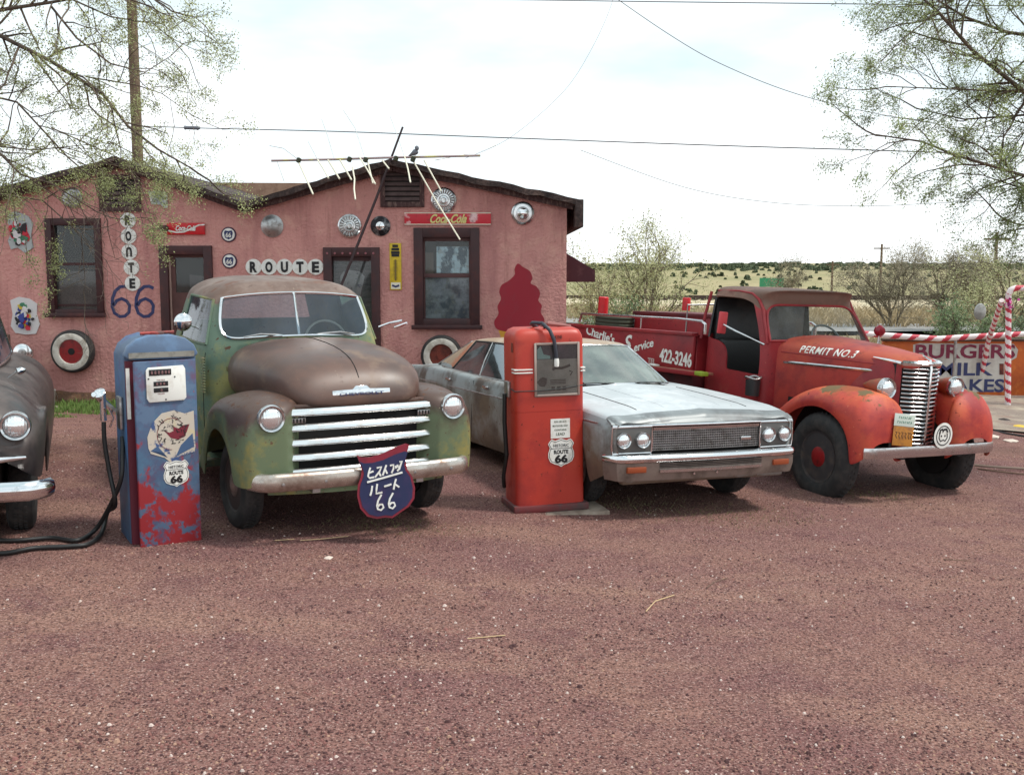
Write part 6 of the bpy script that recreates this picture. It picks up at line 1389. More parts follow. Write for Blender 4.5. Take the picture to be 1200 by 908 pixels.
def red_pump():
    t = thing('red_fuel_pump', 'tall red fuel pump with glazed dial and white route shield sticker on a small slab', 'fuel pump', (.345, 9.20, gz(.345, 9.2)-.01), math.radians(15))
    t.rotation_euler[1] = math.radians(-.8)
    H_ = 1.62; hw = .315; dp = .42
    MB().box(-.36, .50, -.12, .5, -.06, .018).obj('slab', M('slab_grey', S(164, 150, 136), .9, 0, [(S(128, 112, 100), 6, .45, .65, 0, None)], bump=(30, .4, .01)), t, bevel=.008)
    MB().box(-hw-.025, hw+.025, -.025, dp+.02, .02, .085).obj('plinth', M('plinth_red', S(112, 44, 46), .6, 0, [(S(84, 62, 62), 6, .45, .6, 0, None)]), t, bevel=.01)
    def sec(z, k, d): return [(x, y, z) for x, y, _ in [(p[0], p[2], 0) for p in SE(0, -hw+k, hw-k, d, dp-d, 9, 40)]]
    rr_ = [sec(.085, .0, 0), sec(.9, 0, 0), sec(.9, .003, .003), sec(.906, .003, .003), sec(.906, 0, 0), sec(H_-.10, .0, 0), sec(H_-.06, .008, .006), sec(H_-.02, .03, .025), sec(H_, .07, .06)]
    MB().loft(rr_).obj('cabinet', 'pump_red', t, ang=40)
    fr_o = (-.125, .305-.03, 1.035, 1.50)
    x0, x1, z0, z1 = -.145, .265, 1.035, 1.500
    f = MB().box(x0, x0+.022, -.018, -.002, z0, z1).box(x1-.022, x1, -.018, -.002, z0, z1).box(x0+.022, x1-.022, -.017, -.002, z0, z0+.022).box(x0+.022, x1-.022, -.017, -.002, z1-.022, z1).obj('dial_frame', M('frame_steel', S(176, 160, 150), .3, .5), t, bevel=.006)
    MB().box(x0+.02, x1-.02, -.004, -.0015, z0+.02, z1-.02).obj('dial_face', M('dial_grey', S(168, 158, 146), .6, 0, [(S(140, 130, 120), 3, .45, .65, 0, None)]), f, smooth=False)
    MB().box(x0+.02, x1-.02, -.0065, -.0045, z1-.145, z1-.02).obj('dial_header', M('header_dark', S(66, 54, 62), .5, 0, [(S(96, 76, 84), 6, .5, .65, 0, None)]), f, smooth=False)
    mb = MB().prism([(-.115, 1.36), (-.118, 1.44), (-.085, 1.47), (-.06, 1.40), (.0, 1.385), (.0, 1.36)], -.0085, -.007)
    mb.obj('header_print', M('print_mint', S(150, 180, 172), .6), f, smooth=False)
    tb = text_mb('WAYNE', .10, .03, .002, .02).xf(Matrix.Translation((.06, -.004, 1.545))); tb.obj('lettering', M('ink_soft', S(60, 28, 30), .6), t, smooth=False)
    mb = MB(); mb.stroke([(.02, 1.265), (.05, 1.28), (.10, 1.275), (.14, 1.285), (.18, 1.30)], .022, -.0075, -.005).prism([(-.10, 1.13), (-.12, 1.16), (-.095, 1.19), (-.07, 1.205), (-.03, 1.19), (-.035, 1.15), (-.05, 1.12), (-.08, 1.12)], -.007, -.005)
    for k, z_ in enumerate((1.17, 1.155, 1.14)): mb.box(.0, .14, -.0065, -.005, z_, z_+.009)
    for k in range(3): mb.box(.01+.05*k, .04+.05*k, -.0065, -.005, 1.085, 1.118)
    mb.stroke([(.17, 1.25), (.20, 1.24), (.18, 1.21)], .01, -.0065, -.005)
    mb.obj('dial_print', M('ink_brown', S(88, 72, 66), .7), f, smooth=False)
    MB().box(x0+.02, x1-.02, -.012, -.0105, z0+.02, z1-.02).obj('pane', 'pane_glass', f, smooth=False)
    mb = MB()
    for z_ in (1.245, 1.272):
        for a, b in ((-hw-.004, x0-.01), (x1+.01, hw+.004)): mb.box(a, b, -.006, .1, z_-.006, z_+.006)
    mb.obj('side_trim', 'white', t, bevel=.002)
    n1 = MB().box(.0, .175, -.004, -.0015, .665, .835).obj('notice', 'white', t, smooth=False)
    tb = MB()
    for k, (s_, w_) in enumerate((('FOR USE AS A', .11), ('MOTOR FUEL ONLY', .14), ('CONTAINS', .11), ('LEAD', .08))): tb.merge(text_mb(s_, w_, .016 if k < 3 else .024, .001, .01), Matrix.Translation((.088, -.0052, .81-.036*k)))
    tb.obj('lettering', M('ink_olive', S(80, 90, 70), .6), n1, smooth=False)
    route_sticker(t, .0925, -.0015, .535, .235)
    MB().tube([(-hw-.008, .1, 1.10), (-hw-.006, -.01, 1.09), (-.1, -.022, 1.088), (.1, -.022, 1.10), (hw+.006, -.01, 1.125), (hw+.008, .1, 1.13)], .005).obj('strap', 'hose_rubber', t)
    # hose: rises at the left side and loops over the top to hang down the front
    MB().tube([(-hw-.03, .2, .5), (-hw-.045, .2, .8), (-hw-.04, .2, 1.05)], .02).tube([(-hw-.03, .2, .5), (-hw-.05, .25, .3), (-hw-.03, .3, .2)], .018).obj('side_hose', 'hose_rubber', t)
    MB().box(-hw-.03, -hw+.002, .14, .26, 1.02, 1.16).obj('nozzle_boot', 'dull_metal', t, bevel=.008)
    P = [Vector(p) for p in [(-.02, .30, H_-.01), (-.10, .22, H_+.03), (-.12, .12, H_+.045), (-.06, .02, H_+.045), (-.01, -.03, H_-.01), (.025, -.045, H_-.10), (.04, -.045, H_-.20), (.045, -.045, H_-.26)]]
    MB().tube(P, .0165, 10).obj('top_hose', M('hose_grey', S(50, 52, 62), .5), t)
    MB().lathe([(0, .018), (-.03, .022), (-.07, .02), (-.075, .005)], (.046, -.045, H_-.255), (0, 0, 1), 14).obj('hose_end', 'white', t)
    MB().tube([(.02, .30, H_+.0), (.05, .2, H_+.03), (.16, .2, H_+.015), (.26, .22, H_-.0)], [.02, .022, .016, .012]).obj('top_nozzle', M('nozzle_pink', S(150, 100, 96), .5, .3), t)
    MB().tube([(-.03, .08, H_+.02), (-.03, .05, H_-.0)], .01).obj('hinge', 'ink', t)
    MB().box(-hw-.004, -hw+.002, .05, .10, 1.42, 1.50).obj('hinge_plate', 'rust_red', t, smooth=False)
red_pump()
# ------------------------------------------------------------------ candy striped rails, swing frame and burger sign
M('candy_red', S(190, 50, 70), .5); M('candy_white', S(226, 214, 214), .5)
def candy(mb, pts, r_, pitch=.16, n=14, phase=0):
    """pole whose spiral stripes are separate face materials"""
    pts = [Vector(p) for p in pts]; L_ = 0; rings = []; P = []
    for a, b in zip(pts, pts[1:]):
        m = max(1, int((b-a).length/.02))
        for q in range(m): P.append(a.lerp(b, q/m))
    P.append(pts[-1]); tmp = MB().tube(P, r_, n)
    o = len(mb.v); mb.v += tmp.v; mb.f += [tuple(i+o for i in f) for f in tmp.f]
    acc = [0]
    for a, b in zip(P, P[1:]): acc.append(acc[-1]+(b-a).length)
    for i in range(len(P)-1):
        for j in range(n): mb.m.append(int(((acc[i]/pitch)+j/n+phase) % 1 < .42))
    mb.m += [0, 0]
def gpt(u, v, z=0):
    d = W(u, v, 8)-Vector((0, 0, CH)); tt = 1.
    for _ in range(60):
        p = Vector((0, 0, CH))+d*tt; tt *= (CH-(gz(p.x, p.y)+z))/(CH-p.z)
    return Vector((0, 0, CH))+d*tt
a = gpt(1181, 476); at_ = W(1182, 341, a.y); b = gpt(1163, 463); 
sw = thing('striped_swing_frame', 'red and white candy striped pipe frame standing beside the burger sign', 'pipe frame', tuple(a))
def rel(p): return Vector(p)-a
mb = MB(); candy(mb, [rel(a), rel(at_)-Vector((0, 0, .04))], .05); mb.obj('post', ['candy_white', 'candy_red'], sw, fixn=False)
mb = MB(); candy(mb, [rel(at_)-Vector((0, 0, .06)), rel(at_)+Vector((.04, 0, .02)), rel(at_)+Vector((.12, 0, .05)), rel(at_)+Vector((2.2, 0, .05))], .052, .3); mb.obj('top_bar', ['candy_white', 'candy_red'], sw, fixn=False)
tp = W(1174, 352, a.y+.1)
mb = MB(); candy(mb, [rel(tp), rel(W(1158, 400, b.y-.6)), rel(W(1146, 461, b.y))], .045); mb.obj('brace', ['candy_white', 'candy_red'], sw, fixn=False)
mb = MB(); candy(mb, [rel(a)+Vector((2.2, 0, -.05)), rel(at_)+Vector((2.2, 0, .05))], .05); mb.obj('post', ['candy_white', 'candy_red'], sw, fixn=False)
r = random.Random(3); mb = MB()
for k in range(26):
    c = rel(W(1184, 356, a.y-.08))+Vector((r.gauss(0, .06), r.gauss(0, .03), r.gauss(0, .05))); q = Vector((r.gauss(0, 1), r.gauss(0, 1), r.gauss(0, 1))).normalized(); w_ = q.orthogonal()
    mb.add([c-q*.03, c+w_*.03, c+q*.03, c-w_*.03], [(0, 1, 2, 3)])
mb.obj('pink_bow', M('bow_pink', S(176, 50, 130), .6), sw, smooth=False, fixn=False)
sg = 20.6
rl = thing('striped_rail', 'sagging red and white striped rail along the top of the burger sign', 'rail', tuple(W(1120, 392, sg-.35)))
ro = Vector(rl.location)
mb = MB(); candy(mb, [W(1012, 391, sg-.35)-ro, W(1060, 394.5, sg-.35)-ro, W(1100, 397, sg-.35)-ro, W(1140, 394.5, sg-.35)-ro, W(1200, 391.5, sg-.35)-ro, W(1290, 388, sg-.35)-ro], .055, .32); mb.obj('pipe', ['candy_white', 'candy_red'], rl, fixn=False)
for u in (1030, 1120, 1215, 1285):
    p = W(u, 396, sg-.3)-ro; g_ = gz((p+ro).x, sg-.3)-ro.z; MB().tube([(p.x, p.y, g_), (p.x, p.y, p.z)], .03).obj('rail_post', 'dull_metal', rl)
# the sign
M('sign_orange', S(190, 92, 28), .6, 0, [(S(160, 70, 30), 2, .45, .65, 0, None), (S(206, 120, 50), 5, .55, .7, 0, None)])
M('sign_white', S(196, 192, 186), .7, 0, [(S(160, 152, 146), 2, .45, .65, 0, None)])
sx0, sx1 = W(1034, 420, sg).x, W(1300, 420, sg).x; cx = W(1130, 420, sg).x; gzs = gz(cx, sg)
bs = thing('burger_sign', 'long low orange and white board painted burgers, milk and shakes', 'sign', (cx, sg, gzs))
zt = W(1120, 400, sg).z-gzs
def Q(u, v): p = W(u, v, sg); return (p.x-cx, p.z-gzs)
MB().box(sx0-cx, sx1-cx, 0, .08, 0, zt).obj('board', 'sign_orange', bs, bevel=.005)
MB().box(sx0-cx, sx1-cx, -.05, .12, zt+.002, zt+.05).obj('top_plank', 'wood_dark', bs, bevel=.005)
MB().prism([Q(1070, 404), Q(1078, 402), Q(1188, 403), Q(1193, 410), Q(1191, 419), Q(1184, 423), Q(1177, 424), Q(1176, 459), Q(1095, 460), Q(1070, 458)], -.006, -.001).obj('white_field', 'sign_white', bs, smooth=False)
def sgt(s_, u0, u1, v0, v1, mat, bold=.025):
    (xa, za), (xb, zb_) = Q(u0, v1), Q(u1, v0)
    text_mb(s_, xb-xa, zb_-za, .004, bold).xf(Matrix.Translation(((xa+xb)/2, -.011, (za+zb_)/2))).obj('lettering', mat, bs, smooth=False)
M('letter_maroon', S(120, 32, 62), .6, 0, [(S(150, 70, 90), 9, .55, .7, 0, None)])
sgt('BURGERS', 1072, 1190, 403.5, 420, 'letter_maroon'); sgt('MILK', 1098, 1164, 425, 440, 'navy'); sgt('SHAKES', 1086, 1177, 444, 459.5, 'navy')
MB().prism([Q(1171, 426), Q(1176, 426), Q(1176, 439), Q(1171, 439)], -.012, -.007).obj('painted_mark', 'rust_red', bs, smooth=False)
# ------------------------------------------------------------------ wires and poles
M('pole_wood', S(112, 92, 74), .9, 0, [(S(84, 68, 56), 8, .4, .65, 0, None, (6, 6, .4)), (S(134, 116, 92), 3, .5, .7, 0, None)])
M('wire', (.03, .03, .035, 1), .6)
def pole(label, u, v0, Y, r_, top=None, arm=False):
    x = W(u, 300, Y).x; g_ = gz(x, Y); zt_ = W(u, top if top is not None else v0, Y).z
    t_ = thing('utility_pole', label, 'utility pole', (x, Y, g_-.2))
    MB().lathe([(0, r_*1.15), (zt_-g_+.2, r_*.85)], ax=(0, 0, 1), n=14).obj('shaft', 'pole_wood', t_)
    if arm: MB().box(-.9, .9, -.06, .06, zt_-g_-.35, zt_-g_-.22).obj('crossarm', 'pole_wood', t_, bevel=.01)
    return t_
pole('tall wooden utility pole standing behind the left gable', 166, -60, 22.5, .11, -60)
pole('thin distant utility pole, leftmost of the three on the plain', 976, 306, 150, .15, 306, True)
pole('distant utility pole between the two bare trees', 1033, 286, 120, .14, 286, True)
pole('distant utility pole right of the bare trees', 1167, 272, 75, .12, 272, True)
def wire(label, pts, r_):
    P = [W(*p) for p in pts]; o = P[0]; n_ = len(P); Q_ = []
    for i in range(n_-1):
        p0, p1, p2, p3 = P[max(i-1, 0)], P[i], P[i+1], P[min(i+2, n_-1)]
        for q in range(8):
            s_ = q/8; Q_.append(.5*((2*p1)+(p2-p0)*s_+(2*p0-5*p1+4*p2-p3)*s_*s_+(3*p1-p0-3*p2+p3)*s_**3))
    Q_.append(P[-1]); t_ = tag(MB().tube([p-o for p in Q_], r_, 6).obj('overhead_wire', 'wire'), label, 'wire'); t_.location = o; return t_
wire('overhead wire running level above the roofs from the grey clamp to the right tree', [(166, 148, 22.5), (240, 150.5, 21), (400, 154.5, 20), (600, 162, 19), (850, 171, 18), (1060, 177.5, 17), (1400, 190, 16)], .0085)
wire('overhead wire at the very top of the picture', [(480, -2, 24), (740, 2, 23), (1000, 5, 22), (1400, 10, 21)], .009)
wire('sagging overhead wire sloping down into the right tree', [(640, -60, 20), (780, 38, 20), (860, 82, 20), (960, 118, 20), (1100, 146, 20), (1400, 190, 20)], .006)
wire('lowest thin overhead wire curving past the trees at right', [(680, 176, 26), (800, 219, 26), (900, 237, 26), (1000, 241.5, 26), (1100, 238, 26), (1400, 220, 26)], .006)
wire('thin slanting wire rising from the antenna to the top of the picture', [(545, 186, 16.5), (600, 160, 17.5), (660, 108, 19), (692, 60, 20), (715, 10, 21), (725, -30, 22)], .003)
p = W(224, 150, 21.1); c_ = MB().lathe([(-.14, .02), (-.12, .045), (-.1, .035), (.1, .035), (.12, .045), (.17, .02)], ax=(1, 0, -.03), n=12).obj('wire_clamp', M('clamp_grey', S(110, 112, 120), .5)); tag(c_, 'grey sleeve clamp on the overhead wire near the left tree', 'clamp'); c_.location = p
# ------------------------------------------------------------------ trees
M('bark', S(104, 90, 76), .9, 0, [(S(56, 46, 42), 6, .42, .65, 0, None)], bump=(20, .5, .01))
M('twig', S(104, 92, 82), .9)
M('bark_pale', S(128, 116, 96), .9, 0, [(S(92, 82, 70), 6, .42, .65, 0, None)])
def leafm(name, a, b):
    m = M(name, a, .6, 0, [(b, 1.2, .42, .62, 0, None)]); bs_ = m.node_tree.nodes['Principled BSDF']
    bs_.inputs['Transmission Weight'].default_value = 0; bs_.inputs['Subsurface Weight'].default_value = 0
    return m
leafm('leaf_spring', S(128, 136, 84), S(158, 162, 106)); leafm('leaf_dark', S(112, 126, 74), S(146, 156, 92)); leafm('leaf_olive', S(134, 136, 88), S(158, 156, 108)); leafm('leaf_dry', S(128, 118, 88), S(104, 96, 76)); leafm('leaf_hedge', S(70, 92, 52), S(100, 118, 66))
def grow(rr, start, d, length, r_, depth, br, tw, lf, par):
    """recursive limb: br collects thick wood, tw thin twigs, lf leaf anchors"""
    segs = max(3, int(length/par['seg'])); p = Vector(start); d = Vector(d).normalized(); pts = [p.copy()]; rad = [r_]
    kids = []
    for s_ in range(segs):
        d = (d+Vector((rr.gauss(0, 1), rr.gauss(0, 1), rr.gauss(0, 1)))*par['wig']+Vector((0, 0, par['grav']*(1 if depth < 2 else 1.6)))).normalized()
        p = p+d*(length/segs); pts.append(p.copy()); rad.append(r_*(1-.75*(s_+1)/segs)+.0014)
        if depth < par['depth'] and s_ >= segs*par.get('bare', .25): kids.append((p.copy(), d.copy(), s_/segs))
    (br if depth < par['thick'] else tw).tube(pts, rad, 6 if depth < 2 else 3, cap=False)
    if depth >= par['depth']-par.get('leafd', 1):
        for p_ in pts[1:]: lf.append((p_, depth))
        for a_, b_ in zip(pts, pts[1:]): lf.append((a_.lerp(b_, .5), depth))
    for p_, d_, q in kids:
        for _ in range(par['kids'][min(depth, len(par['kids'])-1)]):
            if rr.random() > par.get('prob', .85): continue
            ax = d_.orthogonal().normalized(); ax = Matrix.Rotation(rr.random()*2*PI, 3, d_) @ ax
            nd = Matrix.Rotation(math.radians(rr.uniform(*par['ang'])), 3, ax) @ d_
            grow(rr, p_, nd, length*par['ratio']*rr.uniform(.6, 1.15)*(1-.45*q), r_*.5*(1-.5*q), depth+1, br, tw, lf, par)
def leaves(lf, rr, n_per, size, spread, keep=None):
    mb = MB()
    for p, _ in lf:
        for _k in range(n_per if isinstance(n_per, int) else (int(n_per)+(rr.random() < n_per % 1))):
            c = p+Vector((rr.gauss(0, spread), rr.gauss(0, spread), rr.gauss(0, spread)))
            if keep and not keep(c): continue
            q = Vector((rr.gauss(0, 1), rr.gauss(0, 1), rr.gauss(0, 1))).normalized(); w_ = q.orthogonal().normalized(); s_ = size*rr.uniform(.5, 1.3)
            mb.add([c, c+q*s_*.5+w_*s_*.28, c+q*s_, c+q*s_*.5-w_*s_*.28], [(0, 1, 2, 3)])
    return mb
def near_tree(label, trunk_xy, limbs, seed, par, leaf_mat, n_leaf, size, spread):
    rr = random.Random(seed); x, y = trunk_xy; g_ = gz(x, y)
    t_ = thing('leafing_tree', label, 'tree', (x, y, g_)); o = Vector((x, y, g_))
    br, tw, lf = MB(), MB(), []
    br.tube([(0, 0, -.2), (.02, 0, 1.0), (.1, .05, 2.4), (.0, .05, 3.6), (-.1, 0, 5.2)], [.24, .2, .18, .16, .1], 12)
    for P, r_ in limbs:
        P = [Vector(p)-o for p in P]; rad = [lerp(r_, r_*.3, i/(len(P)-1)) for i in range(len(P))]
        br.tube(P, [q*.8 for q in rad], 7)
        for i in range(len(P)-1):
            a_, b_ = P[i], P[i+1]; m = max(2, int((b_-a_).length/par['step']))
            for q in range(m):
                p_ = a_.lerp(b_, (q+rr.random())/m); d_ = (b_-a_).normalized()
                ax = Matrix.Rotation(rr.random()*2*PI, 3, d_) @ d_.orthogonal().normalized()
                nd = Matrix.Rotation(math.radians(rr.uniform(25, 75)), 3, ax) @ d_
                grow(rr, p_, nd, par['len']*rr.uniform(.5, 1.2), rad[i]*.42, 1, br, tw, lf, par)
        lf.append((P[-1], 2)); grow(rr, P[-1], P[-1]-P[-2], par['len'], rad[-1], 1, br, tw, lf, par)
    br.obj('trunk', 'bark', t_); tw.obj('twigs', 'twig', t_, smooth=False, fixn=False)
    leaves(lf, rr, n_leaf, size, spread, (lambda c: not (-4.65 < c.x+x < -3.7 and c.z+g_ < 2.72))).obj('crown', leaf_mat, t_, smooth=False, fixn=False)
    return t_
def wp(l): return [W(u, v, Y) for u, v, Y in l]
near_tree('leafing tree whose bare spring branches hang in from the left over the gable', (-7.6, 11.2),
    [(wp([(-120, 60, 11), (0, 42, 10.5), (60, 72, 10.3), (120, 110, 10.2), (150, 148, 10.2), (185, 175, 10.2), (222, 196, 10.4)]), .03),
     (wp([(-120, 30, 10.5), (-20, 15, 10), (60, 3, 9.7), (120, -8, 9.5)]), .032),
     (wp([(60, 8, 9.8), (90, 45, 9.8), (130, 75, 9.9), (170, 85, 10), (200, 66, 10.2)]), .014),
     (wp([(-90, 180, 10.8), (0, 172, 10.5), (40, 176, 10.4), (80, 172, 10.4), (120, 168, 10.5)]), .012),
     (wp([(-100, 140, 10.5), (0, 180, 10.2), (25, 205, 10.2), (60, 215, 10.2), (100, 240, 10.3)]), .018),
     (wp([(-100, -40, 11), (40, -45, 10.5), (130, -30, 10.2), (190, 5, 10.2)]), .025),
     (wp([(-60, 100, 11.2), (20, 120, 11), (80, 185, 11), (110, 210, 11), (118, 240, 11.1)]), .016),
     (wp([(60, 150, 11.2), (110, 172, 11.2), (150, 190, 11.2), (165, 215, 11.2)]), .010),
     (wp([(90, 190, 11.3), (120, 200, 11.3), (140, 212, 11.3), (146, 226, 11.3)]), .008),
     (wp([(110, 180, 11.4), (140, 196, 11.4), (170, 205, 11.4), (190, 212, 11.4)]), .008),
     (wp([(40, 215, 11.4), (80, 240, 11.4), (95, 270, 11.4), (112, 306, 11.4)]), .008),
     (wp([(100, 90, 10.8), (160, 100, 10.8), (190, 110, 10.8), (215, 128, 10.8)]), .010),
     (wp([(40, -20, 10.8), (130, 20, 10.8), (180, 28, 10.8), (205, 50, 10.8)]), .013),
     (wp([(-100, 210, 11.5), (-20, 225, 11.2), (50, 235, 11.1), (95, 275, 11), (100, 330, 11)]), .014)],
    7, dict(seg=.11, wig=.20, grav=-.03, depth=3, thick=2, kids=[1, 1, 2], ang=(20, 70), ratio=.55, prob=.85, step=.115, len=.66), 'leaf_spring', 4.2, .0195, .035)
near_tree('leafing tree whose green branches reach in from the right edge', (8.9, 13.5),
    [(wp([(1400, 70, 12.5), (1300, 100, 12), (1200, 108, 11.8), (1140, 60, 11.6), (1100, 15, 11.5), (1060, -20, 11.5)]), .045),
     (wp([(1400, 60, 12.5), (1260, 50, 12.2), (1180, 38, 12), (1130, 20, 12), (1090, -5, 12)]), .035),
     (wp([(1400, 110, 12.2), (1260, 108, 12), (1150, 106, 11.8), (1100, 104, 11.8), (1050, 102, 11.8)]), .02),
     (wp([(1400, 250, 12), (1260, 222, 11.8), (1190, 203, 11.6), (1120, 182, 11.5), (1080, 166, 11.5), (1040, 160, 11.6)]), .03),
     (wp([(1400, 190, 12.6), (1280, 160, 12.4), (1200, 135, 12.3), (1130, 140, 12.2), (1085, 130, 12.2)]), .025),
     (wp([(1400, -40, 12.4), (1250, -60, 12.2), (1120, -50, 12), (1060, -20, 12)]), .035),
     (wp([(1400, 10, 11.6), (1250, 0, 11.5), (1140, -20, 11.4), (1090, 20, 11.3)]), .03),
     (wp([(1400, 320, 12), (1290, 290, 12), (1230, 270, 12), (1190, 262, 12)]), .035),
     (wp([(1300, 240, 12), (1240, 235, 11.8), (1180, 215, 11.8), (1150, 205, 11.8)]), .02)],
    11, dict(seg=.115, wig=.18, grav=-.02, depth=3, thick=2, kids=[1, 1, 2], ang=(20, 60), ratio=.58, prob=.88, step=.10, len=.70), 'leaf_dark', 5.2, .026, .04)
# background trees -------------------------------------------------------------
def bg_tree(name, label, x, y, h, seed, leaf, n_leaf, size, multi=3, wood='bark_pale', par=None, group=None, spread=.22):
    rr = random.Random(seed); g_ = gz(x, y); t_ = thing(name, label, 'tree' if h > 1.6 else 'bush', (x, y, g_-.1), group=group); br, tw, lf = MB(), MB(), []
    P = dict(seg=h*.055, wig=.13, grav=.03, depth=3, thick=2, kids=[1, 2, 2], ang=(16, 48), ratio=.50, prob=.80, bare=.12); P.update(par or {})
    for k in range(multi):
        a = 2*PI*k/multi+rr.random(); tilt = rr.uniform(.12, .38)
        grow(rr, (math.cos(a)*.1, math.sin(a)*.1, 0), (math.cos(a)*tilt, math.sin(a)*tilt, 1), h*rr.uniform(.8, 1.05), h*.014, 0, br, tw, lf, P)
    br.obj('trunk', wood, t_, fixn=False); tw.obj('twigs', wood, t_, smooth=False, fixn=False)
    if n_leaf: leaves(lf, rr, n_leaf, size, spread).obj('crown', leaf, t_, smooth=False, fixn=False)
    return t_
def at_px(u, Y): return W(u, 300, Y).x
def ht(u, v, Y): return W(u, v, Y).z-gz(at_px(u, Y), Y)
for lb, u, v, Y, lf_, nl, sz, mu, sd_, pr in [
    ('pale green willow-like tree with several stems directly right of the pink building', 735, 262, 30, 'leaf_olive', .8, .065, 4, 1, None),
    ('bushy olive tree right of the willow-like tree behind the truck bed', 775, 276, 34, 'leaf_olive', .8, .07, 3, 2, None),
    ('low olive thicket tree at the corner of the pink building', 704, 318, 27, 'leaf_olive', .5, .055, 3, 3, None),
    ('bare grey tree, left of the pair beyond the rail', 1048, 290, 44, 'leaf_dry', .9, .07, 6, 4, dict(prob=.85)),
    ('bare grey tree, right of the pair beyond the rail', 1118, 284, 40, 'leaf_dry', .9, .07, 7, 5, dict(prob=.85)),
    ('green tree behind the striped frame at the right edge', 1180, 278, 34, 'leaf_olive', .9, .07, 5, 6, None),
    ('tall pale tree cut off by the right edge', 1215, 262, 37, 'leaf_dry', .5, .07, 5, 7, None),
    ('small bare tree above the truck cab far off on the plain', 912, 305, 110, 'leaf_dry', .5, .16, 3, 8, None)]:
    bg_tree('field_tree', lb, at_px(u, Y), Y, ht(u, v, Y)*.93, sd_, lf_, nl, sz, mu, par=pr, spread=.16 if Y < 60 else .3)
def hedge(label, u0, u1, v, Y, seed, mat, dz=.5):
    rr = random.Random(seed); x0, x1 = at_px(u0, Y), at_px(u1, Y); cx = (x0+x1)/2; g_ = gz(cx, Y); h = W(u0, v, Y).z-g_
    t_ = thing('hedge_bush', label, 'bush', (cx, Y, g_)); br, tw, lf = MB(), MB(), []
    for k in range(int((x1-x0)*4)):
        x = rr.uniform(x0, x1)-cx; grow(rr, (x, rr.uniform(-dz, dz), 0), (rr.gauss(0, .3), rr.gauss(0, .3), 1), h*rr.uniform(.6, 1.0), .02, 1, br, tw, lf, dict(seg=.12, wig=.2, grav=0, depth=3, thick=1, kids=[2, 2], ang=(20, 70), ratio=.5, prob=.9, bare=.1))
    tw.obj('stems', 'bark', t_, smooth=False, fixn=False); leaves(lf, rr, 1.6, .07, .10).obj('foliage', mat, t_, smooth=False, fixn=False)
hedge('dense dark hedge behind the striped rail at the right edge', 1128, 1260, 346, 27, 1, 'leaf_hedge', .7)
hedge('small green shrub beside the maroon awning of the building', 668, 704, 344, 24, 2, 'leaf_hedge', .5)
# juniper bushes dotted over the hills: one kind, copied
rr = random.Random(12); juns = []
M('juniper', S(74, 86, 62), .9, 0, [(S(98, 106, 80), 2, .45, .65, 0, None)])
def juniper_mesh(seed):
    r = random.Random(seed); mb = MB()
    for k in range(90):
        a = r.random()*6.28; zz = r.random(); d = math.sqrt(r.random())*(1-.55*zz)*.95; c = Vector((math.cos(a)*d, math.sin(a)*d, .1+zz*1.25)); q = Vector((r.gauss(0, 1), r.gauss(0, 1), r.gauss(0, 1))).normalized(); w_ = q.orthogonal().normalized()*.28; q *= .32
        mb.add([c-q, c+w_, c+q, c-w_], [(0, 1, 2, 3)])
    return mb
def juniper(seed, loc, s_):
    t_ = juniper_mesh(seed).obj('juniper_bush', 'juniper', smooth=False, fixn=False); tag(t_, 'dark green juniper bush dotted on the pale hillside', 'bush', 'juniper bushes on the hills'); t_.location = loc; t_.scale = (s_, s_, s_); return t_
proto = []
cnt = 0
while cnt < 285:
    y = 262+400*rr.random()**.9; u = 690+560*rr.random(); x = at_px(u, y)
    if rr.random() < .35*(1-sst(250, 330, y)): continue
    if noise.noise(Vector((x*.02, y*.012, 4))) < -.12 and rr.random() < .75: continue
    s_ = rr.uniform(.7, 1.5)*lerp(.75, 1.15, (y-260)/400); loc = (x, y, gz(x, y)-.2)
    if len(proto) < 4: proto.append(juniper(len(proto), loc, s_))
    else: o = proto[rr.randrange(4)].copy(); C.objects.link(o); o.location = loc; o.scale = (s_, s_, s_*rr.uniform(.8, 1.1)); o.rotation_euler = (0, 0, rr.random()*6)
    cnt += 1
mb = MB()
for k in range(700):
    y = rr.uniform(520, 700); u = rr.uniform(640, 1300); x = at_px(u, y); s_ = rr.uniform(.8, 2.0)
    mb.merge(juniper_mesh(k % 4), Matrix.Translation((x, y, gz(x, y)-.3)) @ Matrix.Diagonal((s_*1.4, s_, s_*.9, 1)))
tag(mb.obj('ridge_scrub', 'juniper', smooth=False, fixn=False), 'band of dark scrub along the crest of the hills', 'scrub', kind='stuff')
# railway, pale embankment, highway sign, distant sheds, debris
M('rail_dark', S(70, 52, 46), .8); M('embankment_tan', S(190, 178, 150), .95, 0, [(S(170, 150, 122), .6, .45, .65, 0, None)])
Y = 88
emb = MB(); emb.loft([[(x, Y-5, gz(x, Y-5)-.1), (x, Y-2, gz(x, Y)+.75), (x, Y+2, gz(x, Y)+.8), (x, Y+6, gz(x, Y+6)-.1)] for x in range(-10, 90, 4)], closed=False); tag(emb.obj('embankment', 'embankment_tan'), kind='structure')
tr_ = thing('railway_track', 'dark railway track running along the low embankment', 'railway track', (30, Y, gz(30, Y)+.8))
for dy in (-.7, .7): MB().box(-40, 60, dy-.06, dy+.06, .14, .30).obj('rail', 'rail_dark', tr_, smooth=False)
mb = MB()
for k in range(160): mb.box(-40+k*.62, -40+k*.62+.25, -1.25, 1.25, .0, .14)
mb.obj('sleepers', 'rail_dark', tr_, smooth=False)
rr = random.Random(4); 
